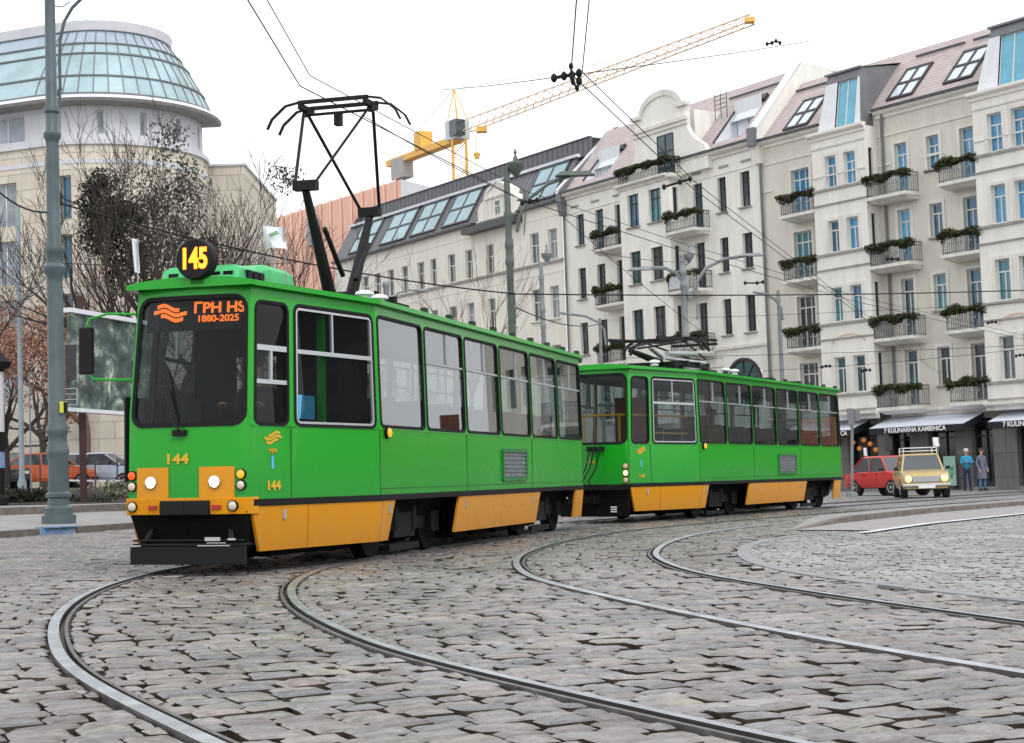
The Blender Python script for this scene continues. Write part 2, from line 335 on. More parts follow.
def rail(Fr,off,side,parent):  # side: direction of groove (+1 right)
    mb=MB(); prof=[(-.03*side,-.1),(-.034*side,.008),(.032*side,.012),(.034*side,-.035),(.062*side,-.035),(.064*side,.004),(.086*side,.003),(.086*side,-.1)]
    kk=[2,0,1,1,1,2,2]
    pts=[]
    for s,p,d,n in Fr: 
        row=[]
        for u,z in prof:
            q=p+n*(off+u); row.append((q.x,q.y,gz(q.x,q.y)+z))
        pts.append(row)
    n=len(prof)
    mb.v=[q for r_ in pts for q in r_]
    for i in range(len(pts)-1):
        for j in range(n-1):
            a=(i*n+j,i*n+j+1,(i+1)*n+j+1,(i+1)*n+j); mb.f.append(a if side>0 else a[::-1]); mb.m.append(kk[j])
    return mb.build('rail',[M['rail'],M['raild'],M['railside']],parent,smooth=False)
for Fr,lab in ((F1,'curving grooved steel tram track that the green trams stand on'),(F2,'curving grooved steel tram track nearer the right side, empty of trams')):
    t=empty('tram_track',(0,0,0),0,lab,'tram track','tram tracks in the cobblestones')
    rail(Fr,-(GL if Fr is F1 else GA),1,t); rail(Fr,GA-(.03 if Fr is F1 else 0),-1,t)
# ground sheet
def cobble_mat():
    m=bpy.data.materials.new('road_sheet'); m.use_nodes=True; nt=m.node_tree; N=nt.nodes; L=nt.links; b=N['Principled BSDF']; b.inputs['Roughness'].default_value=.6
    tc=N.new('ShaderNodeTexCoord'); v=N.new('ShaderNodeTexVoronoi'); v.feature='DISTANCE_TO_EDGE'; v.inputs['Scale'].default_value=4.5; v.inputs['Randomness'].default_value=.6
    L.new(tc.outputs['Object'],v.inputs[0]); r=N.new('ShaderNodeValToRGB'); r.color_ramp.elements[0].color=(.05,.045,.04,1); r.color_ramp.elements[0].position=.02; r.color_ramp.elements[1].color=(.27,.26,.265,1); r.color_ramp.elements[1].position=.09
    L.new(v.outputs[0],r.inputs[0]); v2=N.new('ShaderNodeTexVoronoi'); v2.inputs['Scale'].default_value=4.5; v2.inputs['Randomness'].default_value=.6; L.new(tc.outputs['Object'],v2.inputs[0])
    hsv=N.new('ShaderNodeSeparateColor'); L.new(v2.outputs['Color'],hsv.inputs[0]); mr=N.new('ShaderNodeMapRange'); mr.inputs[3].default_value=.72; mr.inputs[4].default_value=1.15; L.new(hsv.outputs[0],mr.inputs[0])
    vm=N.new('ShaderNodeVectorMath'); vm.operation='SCALE'; L.new(r.outputs[0],vm.inputs[0]); L.new(mr.outputs[0],vm.inputs['Scale'])
    # near part: joint dirt
    sp=N.new('ShaderNodeSeparateXYZ'); L.new(tc.outputs['Object'],sp.inputs[0]); st=N.new('ShaderNodeMapRange'); st.inputs[1].default_value=34; st.inputs[2].default_value=35; L.new(sp.outputs[1],st.inputs[0])
    n=N.new('ShaderNodeTexNoise'); n.inputs['Scale'].default_value=9; n.inputs['Detail'].default_value=8; L.new(tc.outputs['Object'],n.inputs[0]); r3=N.new('ShaderNodeValToRGB'); r3.color_ramp.elements[0].color=(.012,.01,.008,1); r3.color_ramp.elements[0].position=.35; r3.color_ramp.elements[1].color=(.13,.105,.08,1); r3.color_ramp.elements[1].position=.75; L.new(n.outputs[0],r3.inputs[0])
    mx=N.new('ShaderNodeMix'); mx.data_type='RGBA'; L.new(st.outputs[0],mx.inputs[0]); L.new(r3.outputs[0],mx.inputs[6]); L.new(vm.outputs[0],mx.inputs[7]); L.new(mx.outputs[2],b.inputs['Base Color'])
    bp=N.new('ShaderNodeBump'); bp.inputs['Distance'].default_value=.03; bp.inputs['Strength'].default_value=.6; L.new(n.outputs[0],bp.inputs['Height']); L.new(bp.outputs[0],b.inputs['Normal'])
    return m
mb=MB(); xs=[-900,-300,-100,-60]+[x*2 for x in range(-25,26)]+[60,100,300,900]; ys=[-40,-10]+[y*2 for y in range(0,61)]+[150,200,300,600,1800]
for y in ys:
    for x in xs: mb.v.append((x,y,gz(x,y)-(.034 if y<34 else .03)))
nx=len(xs)
for j in range(len(ys)-1):
    for i in range(nx-1): mb.f.append((j*nx+i,j*nx+i+1,(j+1)*nx+i+1,(j+1)*nx+i)); mb.m.append(0)
struct(mb.build('ground',cobble_mat()))
# left pavement edge, right kerb and sett area outlines
K1=[Vector(p) for p in ((-40,22,0),(-16,25.8,0))]+[g(0,538),g(40,535),g(74,533),g(133,528.5)]+[Vector((-5.2,34.5,0)),Vector((-2.2,40,0)),Vector((2,48,0)),Vector((8,58,0))]
KR=[g(795,531),g(840,524),g(930,514),g(1024,506)]; KR.append(KR[-1]+(KR[-1]-KR[-2])*3)
PL=[g(*p) for p in ((835,533),(790,535),(745,543),(733,553),(740,562),(765,571),(800,577),(870,585),(950,595),(1024,603))]
PLB=PL+[Vector((6.5,8.0,0)),Vector((30,8,0)),Vector((36,70,0))]
kd=(KR[-1]-KR[0]).normalized(); PLB.append(KR[-1]+kd*4)
PLB.append(KR[0])
def inpoly(p,P):
    c=False;n=len(P)
    for i in range(n):
        a,b=P[i],P[(i+1)%n]
        if (a.y>p.y)!=(b.y>p.y) and p.x<(b.x-a.x)*(p.y-a.y)/(b.y-a.y)+a.x: c=not c
    return c
LP=K1+[Vector((8,120,0)),Vector((-60,120,0))]
def stone_mat(name,ca,cb,cc,rough=.42):
    m=bpy.data.materials.new(name); m.use_nodes=True; nt=m.node_tree; N=nt.nodes; L=nt.links; b=N['Principled BSDF']
    ge=N.new('ShaderNodeNewGeometry'); r=N.new('ShaderNodeValToRGB'); L.new(ge.outputs['Random Per Island'],r.inputs[0]); r.color_ramp.interpolation='LINEAR'
    e=r.color_ramp.elements; e[0].color=(*ca,1); e[1].color=(*cb,1); x=e.new(.5); x.color=(*cc,1); x=e.new(.8); x.color=(*[v*1.08 for v in ca],1); x=e.new(.25); x.color=(*[v*.78 for v in cc],1); x=e.new(.65); x.color=(ca[0]*.95,ca[1]*.86,ca[2]*.84,1); x=e.new(.38); x.color=(ca[0]*1.0,ca[1]*1.0,ca[2]*.86,1)
    tc=N.new('ShaderNodeTexCoord'); n=N.new('ShaderNodeTexNoise'); n.inputs['Scale'].default_value=14; n.inputs['Detail'].default_value=10; n.inputs['Roughness'].default_value=.7; L.new(tc.outputs['Object'],n.inputs[0])
    r2=N.new('ShaderNodeValToRGB'); r2.color_ramp.elements[0].position=.3; r2.color_ramp.elements[0].color=(.55,.53,.5,1); r2.color_ramp.elements[1].position=.7; r2.color_ramp.elements[1].color=(1.15,1.15,1.15,1); L.new(n.outputs[0],r2.inputs[0])
    mx=N.new('ShaderNodeMix'); mx.data_type='RGBA'; mx.blend_type='MULTIPLY'; mx.inputs[0].default_value=1; L.new(r.outputs[0],mx.inputs[6]); L.new(r2.outputs[0],mx.inputs[7])
    n4=N.new('ShaderNodeTexNoise'); n4.inputs['Scale'].default_value=.9; n4.inputs['Detail'].default_value=5; L.new(tc.outputs['Object'],n4.inputs[0])
    r4=N.new('ShaderNodeValToRGB'); r4.color_ramp.elements[0].position=.35; r4.color_ramp.elements[0].color=(.74,.73,.72,1); r4.color_ramp.elements[1].position=.65; r4.color_ramp.elements[1].color=(1.08,1.08,1.08,1); L.new(n4.outputs[0],r4.inputs[0])
    mx2=N.new('ShaderNodeMix'); mx2.data_type='RGBA'; mx2.blend_type='MULTIPLY'; mx2.inputs[0].default_value=1; L.new(mx.outputs[2],mx2.inputs[6]); L.new(r4.outputs[0],mx2.inputs[7]); L.new(mx2.outputs[2],b.inputs['Base Color'])
    mr=N.new('ShaderNodeMapRange'); mr.inputs[3].default_value=rough-.12; mr.inputs[4].default_value=rough+.2; L.new(n.outputs[0],mr.inputs[0]); L.new(mr.outputs[0],b.inputs['Roughness'])
    n3=N.new('ShaderNodeTexNoise'); n3.inputs['Scale'].default_value=22; n3.inputs['Detail'].default_value=6; L.new(tc.outputs['Object'],n3.inputs[0])
    bp=N.new('ShaderNodeBump'); bp.inputs['Distance'].default_value=.015; bp.inputs['Strength'].default_value=.5; L.new(n3.outputs[0],bp.inputs['Height']); L.new(bp.outputs[0],b.inputs['Normal'])
    return m
def stone(mb,P4,z,tilt,fine,drop=.09,bev=.012,crown=.003):
    # P4: corner points (XY), z base function value applied per vertex
    c=sum((Vector((p[0],p[1],0)) for p in P4),Vector())/4
    ring=[]
    for i in range(4):
        p=Vector((*P4[i],0)); a=Vector((*P4[i-1],0)); b=Vector((*P4[(i+1)%4],0))
        t=random.uniform(.05,.13)
        if fine: 
            ring.append(p.lerp(a,t)); ring.append(p.lerp(c,t*.35)); ring.append(p.lerp(b,t)); 
            m=p.lerp(b,.5); ring.append(m+(m-c)*random.uniform(-.07,.05))
        else: ring.append(p.lerp(a,t)); ring.append(p.lerp(b,t))
    n=len(ring)
    def Z(q): return gz(q.x,q.y)+z+tilt.x*(q.x-c.x)+tilt.y*(q.y-c.y)
    vs=[];fs=[]
    top=[];sd_=[]
    for q in ring:
        d=(q-c); L=d.length; qi=c+d*(1-bev*2.0/max(L,.02)); top.append((qi.x,qi.y,Z(qi)-(.001)))
    mid=[(q.x,q.y,Z(q)-bev) for q in ring]; bot=[(q.x,q.y,Z(q)-drop) for q in ring]
    vs=top+mid+bot
    for i in range(n):
        j=(i+1)%n; fs.append((n+i,n+j,j,i)); sd_.append((2*n+i,2*n+j,n+j,n+i))
    if fine:
        inn=[Vector(t_).lerp(Vector((c.x,c.y,Z(c))),.45)+Vector((0,0,crown*random.uniform(.4,1.6))) for t_ in top]; o=len(vs); vs+=inn; vs.append(Vector((c.x,c.y,Z(c)+crown*1.2)))
        for i in range(n):
            j=(i+1)%n; fs.append((i,j,o+j,o+i)); fs.append((o+i,o+j,o+n))
    else: fs.append(tuple(range(n)))
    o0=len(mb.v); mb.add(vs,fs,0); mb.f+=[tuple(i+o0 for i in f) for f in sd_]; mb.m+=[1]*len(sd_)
def visible(p,m=1.5): return p.y>3.2 and abs(p.x)<.335*p.y+m
def lay(Fr,OFr,own,omin,omax,ymax):
    s=0;smax=Fr[-1][0]
    while s<smax-.5:
        dl=random.uniform(.145,.175); s1=s+dl
        pm,dm,nm=fr_at(Fr,s+dl/2)
        if pm.y<ymax+6:
            o=omin+random.uniform(0,.3)
            while o<omax:
                wd=random.uniform(.17,.28); o1=o+wd; cen=pm+nm*(o+wd/2)
                ok=visible(cen) and cen.y<ymax
                # do not lay across rails
                for ro in (-(GL if Fr is F1 else GA),GA-(.03 if Fr is F1 else 0)):
                    sgn=1 if ro<0 else -1
                    lo,hi=(ro-.035,ro+.09) if ro<0 else (ro-.09,ro+.035)
                    if ok and o<hi and o1>lo:
                        if o<lo-.06: o1=lo-.003
                        elif o1>hi+.06: o=hi+.003
                        else: ok=False
                if ok and o1-o<.06: ok=False
                if ok:
                    cen=pm+nm*((o+o1)/2)
                    so,oo=nearest(OFr,cen); myo=abs((o+o1)/2)
                    if own*(abs(oo)-myo)<(0 if own>0 else 0): ok=(own>0 and abs(oo)>=myo)
                    if not own>0: ok=abs(oo)>myo
                    if ok and abs(oo)<GA+.2: ok=False
                if ok and (inpoly(cen,PLB) or inpoly(cen,LP)): ok=False
                if ok:
                    j=.011; g2=random.uniform(.005,.011) if random.random()<.8 else random.uniform(.01,.018)
                    pts=[]
                    for (ss,oo2) in ((s+g2*1.9,o+g2),(s+g2*1.9,o1-g2),(s1-g2*1.5,o1-g2),(s1-g2*1.5,o+g2)):
                        pp,dd,nn=fr_at(Fr,ss+random.uniform(-j,j)); q=pp+nn*(oo2+random.uniform(-j,j)*.8); pts.append((q.x,q.y))
                    near=cen.y<15
                    calm=.5 if cen.x<-5 else 1
                    stone(mb,pts,random.uniform(-.008,.006)*calm,Vector((random.gauss(0,.028),random.gauss(0,.028)))*calm,near,bev=random.uniform(.007,.014))
                o=max(o1,o+.05)
        s=s1
mb=MB()
lay(F1,F2,1,-13,4,36)
lay(F2,F1,-1,-3,6.5,36)
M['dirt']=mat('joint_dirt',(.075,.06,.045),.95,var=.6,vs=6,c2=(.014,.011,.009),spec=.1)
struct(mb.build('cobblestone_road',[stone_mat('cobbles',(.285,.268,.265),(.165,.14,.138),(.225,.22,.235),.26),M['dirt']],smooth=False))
# sett area on the right: small setts with open joints
mb=MB(); y=8.2
while y<36:
    x=1.5+random.random()*.2
    while x<.36*y+1.2:
        wd=random.uniform(.10,.13); c=Vector((x+wd/2,y+.05+.05*math.sin(x*2.1),0))
        if inpoly(c,PLB) and visible(c) :
            gp=.004 if random.random()<.85 else .02; gy=.004 if random.random()<.88 else .025
            yy=y+.05*math.sin(x*2.1)
            stone(mb,[(x+gp,yy+gy),(x+wd-gp,yy+gy),(x+wd-gp,yy+.108-gy),(x+gp,yy+.108-gy)],random.gauss(.002,.003),Vector((random.gauss(0,.01),random.gauss(0,.01))),False,drop=.045,bev=.006)
        x+=wd
    y+=.11
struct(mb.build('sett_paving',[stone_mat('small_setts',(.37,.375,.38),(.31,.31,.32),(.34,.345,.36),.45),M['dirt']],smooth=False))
# flat edging band round the sett area, white line, red lane
def ribbon(name,P,w,m,dz,parent=None,thick=0):
    mb=MB(); P=[Vector((p.x,p.y,0)) for p in P]; rows=[]
    for i,p in enumerate(P):
        d=(P[min(i+1,len(P)-1)]-P[max(i-1,0)]).normalized(); n=Vector((-d.y,d.x,0))
        a=p; b=p+n*w; rows.append((a,b))
    for i in range(len(rows)-1):
        q=[rows[i][0],rows[i+1][0],rows[i+1][1],rows[i][1]]
        z=[gz(v.x,v.y)+dz for v in q]
        t=[(v.x,v.y,zz) for v,zz in zip(q,z)]
        mb.quad(*t)
        if thick:
            bt=[(v.x,v.y,zz-thick) for v,zz in zip(q,z)]
            mb.quad(t[0],bt[0],bt[1],t[1]); mb.quad(t[3],t[2],bt[2],bt[3])
            if i==0: mb.quad(t[0],t[3],bt[3],bt[0])
    return mb.build(name,m,parent)
def dens(P,st=.5):
    out=[]
    for a,b in zip(P[:-1],P[1:]):
        n=max(1,int((b-a).length/st)); out+=[a.lerp(b,i/n) for i in range(n)]
    return out+[P[-1]]
M['band']=mat('edging_stone',(.27,.27,.28),.55,var=.25,vs=3,bump=.3)
pls=dens(PL); 
for _ in range(6): pls=[pls[0]]+[(pls[i-1]+pls[i]*2+pls[i+1])/4 for i in range(1,len(pls)-1)]+[pls[-1]]
struct(ribbon('stone_edging',pls,.14,M['band'],.012,thick=.06))
WL=[g(868,534),g(930,525),g(1024,515)]; WL.append(WL[-1]+(WL[-1]-WL[-2])*3)
M['paint']=mat('road_paint',(.72,.73,.76),.6,var=.3,vs=5); M['redlane']=mat('red_lane',(.33,.305,.305),.65,var=.3,vs=4,bump=.3)
struct(ribbon('white_line',dens(WL),.16,M['paint'],.022))
mb=MB(); a=dens(KR,1.0); n=len(a)
WLd=dens(WL,.3)
for i in range(n-1):
    def prj(p):
        q=min(WLd,key=lambda w_:(w_-p).length); return q
    q=[a[i],a[i+1],prj(a[i+1]),prj(a[i])]; mb.quad(*[(v.x,v.y,gz(v.x,v.y)+.016) for v in q])
struct(mb.build('red_cycle_lane',M['redlane']))
# raised island beyond the kerb
M['kerb']=mat('kerb_granite',(.17,.145,.13),.7,var=.45,vs=4,bump=.5); M['slab']=mat('pavement_slabs',(.30,.285,.275),.6,var=.3,vs=1.5,bump=.3,bs=6)
mb=MB(); kd_=dens(KR,.6); n=len(kd_)
for i in range(n-1):
    rows=[]
    for p,q,ii in ((kd_[i],kd_[min(i+1,n-1)],i),(kd_[i+1],kd_[min(i+2,n-1)],i+1)):
        d=(kd_[min(ii+1,n-1)]-kd_[max(ii-1,0)]).normalized(); nn=Vector((-d.y,d.x,0)); h=.11*min(1,ii*.6/3.0)
        b=p+nn*.7*min(1,.15+ii*.6/4)
        rows.append([(p.x,p.y,gz(p.x,p.y)-.04),(p.x,p.y,gz(p.x,p.y)+h),(p.x+nn.x*.14,p.y+nn.y*.14,gz(p.x,p.y)+h+.004),(b.x,b.y,gz(b.x,b.y)+h),(b.x,b.y,gz(b.x,b.y)-.04)])
    for j in range(4): mb.quad(rows[0][j],rows[1][j],rows[1][j+1],rows[0][j+1],1 if j==2 else 0)
struct(mb.build('traffic_island',[M['kerb'],M['slab']]))
# left pavement: raised slab with kerb
def raised(name,P,h,mats,back,base=-.05):
    mb=MB(); 
    for a,b in zip(P[:-1],P[1:]):
        A=[(p.x,p.y,gz(p.x,p.y)+z) for p in (a,b) for z in (base,h)]
        mb.quad(A[0],A[2],A[3],A[1],0)
        d=(b-a).normalized(); n=Vector((-d.y,d.x,0))
        t=[a,b,b+n*.16,a+n*.16]; mb.quad(*[(p.x,p.y,gz(p.x,p.y)+h) for p in t],0)
        # slab strips backwards
        prev=(a+n*.16,b+n*.16)
        for k in range(1,back+1):
            nxt=(Vector((a.x,a.y+.16+k*2.0,0)),Vector((b.x,b.y+.16+k*2.0,0)))
            mb.quad(*[(p.x,p.y,gz(p.x,p.y)+h-.003) for p in (prev[0],prev[1],nxt[1],nxt[0])],1); prev=nxt
    return struct(mb.build(name,mats))
raised('pavement',dens(K1,2),.11,[M['kerb'],M['slab']],9)
K2=[g(-140,523),g(0,519.5),g(70,517),g(133,513.5)]; K2.append(K2[-1]+(K2[-1]-K2[-2])*2)
raised('upper_pavement',dens([Vector((p.x,p.y,0)) for p in K2],2),.3,[M['kerb'],M['slab']],3)
# blue painted kerb patch under the big pole
a=g(39,535);b=g(75,533); mb=MB(); 
mb.bar((a.x,a.y-.02,gz(a.x,a.y)+.03),(b.x,b.y-.02,gz(b.x,b.y)+.03),.05,.2); mb.bar((a.x,a.y+.12,gz(a.x,a.y)+.123),(b.x,b.y+.12,gz(b.x,b.y)+.123),.3,.02)
M['bluep']=mat('blue_kerb_paint',(.04,.17,.42),.6,var=.6,vs=8,c2=(.35,.38,.42)); tag(mb.build('kerb_marker',M['bluep']),'worn blue painted kerbstone at the foot of the big grey pole','kerbstone')
# planting bed: litter, hedge
mb=MB()
for i in range(9000):
    x=random.uniform(-24,-6.5); y_=random.uniform(50.5,60)
    if abs(x)<.34*y_+1:
        s=random.uniform(.03,.11); z=gz(x,y_)+random.uniform(-.02,.14); a=Vector((random.gauss(0,1),random.gauss(0,1),random.gauss(0,.5))).normalized(); b_=a.orthogonal().normalized(); p=Vector((x,y_,z)); mb.add([p-a*s,p+b_*s*.6,p+a*s,p-b_*s*.6],[(0,1,2,3)],random.choice((0,0,1)))
o=mb.build('ground_cover',[M['litter'],M['hedge']]); o['kind']='stuff'
M['soil']=mat('dark_soil',(.04,.035,.025),.95,var=.5,vs=2,bump=.8)
mb=MB(); 
for i in range(12):
    x0=-26+i*1.6; 
    mb.add([(x0,50,gz(x0,50)-.05),(x0+1.6,50,gz(x0+1.6,50)-.05),(x0+1.6,50.3,gz(x0+1.6,50)+.25+.05*math.sin(x0*3)),(x0,50.3,gz(x0,50)+.25+.05*math.sin((x0-1.6)*3)),(x0+1.6,60,gz(x0+1.6,60)+.1),(x0,60,gz(x0,60)+.1)],[(0,1,2,3),(3,2,4,5)])
struct(mb.build('planting_bed',M['soil']))
def hedge(x0,x1,Y,h,n,lab,mats,k=.5,size=.06):
    mb=MB(); 
    for i in range(n): 
        x=random.uniform(x0,x1); leaves(mb,(x,Y+random.uniform(-.4,.4),gz(x,Y)+.15+random.uniform(0,h)*.8),(.3,.3,.18),16,size,random.choice(range(len(mats))))
    z=gz((x0+x1)/2,Y)
    return tag(mb.build('hedge',mats),lab,'hedge')
hedge(-20.5,-15.1,52,.6,330,'dark low clipped hedge left of the big grey pole',[M['ivy']])
hedge(-14.9,-13.0,52,.3,40,'dark low hedge stub just right of the big grey pole',[M['ivy']])
hedge(-13.8,-9.5,54,.8,150,'sparse pale green shrubs beside the front of the tram',[M['hedge'],M['litter']])
#@@PART3
# ------------------------------------------------------------------ trams
TWD=2.2; YC=1.1; NX=-2.25; NY=.45; NL=math.hypot(-NX,.45); WP=1.52; BX=WP*6; RX=BX+1.0; RY=.27
def rk(z): return max(0,z-1.42)*.10
def tm(z): return max(0,z-1.42)*.03
def fl(y,side): return y if side>0 else TWD-y
def m_nose(side):
    nrm=Vector((-NY/NL,NX/NL,0))
    def f(u,z,off=0):
        a=Vector((NX+rk(z),NY,z)); b=Vector((0,0,z)); p=a.lerp(b,u/NL)+nrm*off; return Vector((p.x,fl(p.y+tm(z),side),z))
    return f
def m_side(side):
    def f(u,z,off=0): return Vector((u,fl(tm(z)-off,side),z))
    return f
def m_rear(side):
    L=math.hypot(1,RY); nrm=Vector((RY/L,-1/L,0))
    def f(u,z,off=0):
        p=Vector((BX,0,z)).lerp(Vector((RX-rk(z)*.5,RY,z)),u/L)+nrm*off; return Vector((p.x,fl(p.y+tm(z),side),z))
    return f
def m_front(y,z,off=0):
    t=(y-YC)/.65; return Vector((NX+rk(z)-.07*(1-t*t)-off, YC+(y-YC)*(1-.0*z)-(tm(z)*t if abs(t)>.9 else tm(z)*t),z))
def m_back(y,z,off=0):
    t=(y-YC)/.83; return Vector((RX-rk(z)*.5+.04*(1-t*t)+off,y-tm(z)*t,z))
def rloop(u0,u1,v0,v1,r,k=4,n=6):
    P=[];O=[]
    cs=[((u1-r,v0+r),-PI/2,(u1,v0)),((u1-r,v1-r),0,(u1,v1)),((u0+r,v1-r),PI/2,(u0,v1)),((u0+r,v0+r),PI,(u0,v0))]
    for i,((cx,cy),a0,cn) in enumerate(cs):
        for j in range(k+1):
            a=a0+PI/2*j/k; P.append((cx+r*math.cos(a),cy+r*math.sin(a))); O.append(('c',i,j,k))
        (nx_,ny_),a1,_=cs[(i+1)%4]; e=(nx_+r*math.cos(a1),ny_+r*math.sin(a1)); s_=P[-1]
        for j in range(1,n): P.append((s_[0]+(e[0]-s_[0])*j/n,s_[1]+(e[1]-s_[1])*j/n)); O.append(('e',i,j,n))
    return P,O
def panel(mb,f,u0,u1,v0,v1,h,r=.09,k=None):
    P,O=rloop(*h,r); C=[(u1,v0),(u1,v1),(u0,v1),(u0,v0)]; Q=[]
    for p,o in zip(P,O):
        if o[0]=='c':
            c=C[o[1]]
            if o[2]==0: q=(p[0],c[1]) if o[1] in(0,2) else (c[0],p[1])
            elif o[2]==o[3]: q=(c[0],p[1]) if o[1] in(0,2) else (p[0],c[1])
            else: q=c
        else:
            q={0:(u1,p[1]),1:(p[0],v1),2:(u0,p[1]),3:(p[0],v0)}[o[1]]
        Q.append(q)
    n=len(P)
    for i in range(n):
        j=(i+1)%n; a,b,c,d=P[i],P[j],Q[j],Q[i]
        vs=[f(*a),f(*b),f(*c)]+([f(*d)] if d!=c else [])
        mb.add(vs,[tuple(range(len(vs)))],k)
def ring(mb,f,h,r,wd,off0,off1,k=None,inset=0):
    a,_=rloop(*h,r); b,_=rloop(h[0]+wd,h[1]-wd,h[2]+wd,h[3]-wd,max(.015,r-wd)); n=len(a)
    for i in range(n):
        j=(i+1)%n
        mb.quad(f(*a[i],off1),f(*a[j],off1),f(*b[j],off1),f(*b[i],off1),k)
        mb.quad(f(*b[i],off1),f(*b[j],off1),f(*b[j],off0),f(*b[i],off0),k)
        mb.quad(f(*a[j],off1),f(*a[i],off1),f(*a[i],off0),f(*a[j],off0),k)
def pane(mb,f,h,off,nu=8):
    for i in range(nu):
        a=h[0]+(h[1]-h[0])*i/nu; b=h[0]+(h[1]-h[0])*(i+1)/nu
        mb.quad(f(a,h[2],off),f(b,h[2],off),f(b,h[3],off),f(a,h[3],off))
def strip(mb,f,u0,u1,v0,v1,off,k=None,th=.012):
    a=[f(u0,v0,off),f(u1,v0,off),f(u1,v1,off),f(u0,v1,off)]; b=[f(u0,v0,off-th),f(u1,v0,off-th),f(u1,v1,off-th),f(u0,v1,off-th)]
    mb.prism(b,a,k)
def window(root,f,h,glassm,bars=(),r=.09,name='window',wd=.032,nu=1,inner=False):
    mb=MB(); ring(mb,f,(h[0]-.012,h[1]+.012,h[2]-.012,h[3]+.012),r+.012,wd,-.02,.01,0)
    for b in bars: strip(mb,f,*b,0.004,1,.03)
    if inner: ring(mb,f,(h[0]+.03,h[1]-.03,h[2]+.02,h[3]-.03),r*.7,.022,-.02,.006,1)
    o=mb.build(name,[M['rubber'],M['alu']],root)
    g_=MB(); pane(g_,f,(h[0]-.01,h[1]+.01,h[2]-.01,h[3]+.01),-.015,nu); g_.build('pane',glassm,o)
    return o
def logo(mb,f,u,z,s,off=.006):
    # three stacked wavy bands with a slanted diamond outline
    for j,(dz,a,b) in enumerate(((.34,-.55,.8),(0,-1,1),(-.34,-.8,.55))):
        P=[];Q=[]
        for i in range(13):
            t=a+(b-a)*i/12; zz=z+(dz*.75+.13*t+.085*math.sin(t*4.6))*s; P.append((u+t*s,zz+.095*s)); Q.append((u+t*s,zz-.095*s))
        for i in range(12): mb.quad(f(*Q[i],off),f(*Q[i+1],off),f(*P[i+1],off),f(*P[i],off))
def ftext(root,f,txt,u,z,size,m,flip=1,sx=1,off=.006,bold=0,name='number'):
    o=f(u,z,off); x=(f(u+.05,z,off)-f(u-.05,z,off))*flip; y=f(u,z+.05,off)-f(u,z-.05,off)
    return text_mesh(name,txt,size,m,root,basis(x,y,o),.003,sx,bold)
def lamp_disc(root,name,c,r,m,ax=Vector((-1,0,0)),rim=M['chrome'],d=.03):
    T=Matrix.Translation(c)@ax.to_track_quat('Z','Y').to_matrix().to_4x4()
    mb=MB(); mb.lathe([(r*1.18,-.02),(r*1.18,d*.5),(r*1.0,d*.6),(r*1.0,0)],n=20,T=T); o=mb.build(name,rim,root,True)
    mb=MB(); mb.lathe([(r,.005),(r*.97,d*.5),(r*.75,d*.9),(r*.3,d*YC)],n=20,T=T); mb.build('lens',m,o,True); return o
M['roofdark']=mat('roof_dark',(.015,.04,.02),.7)
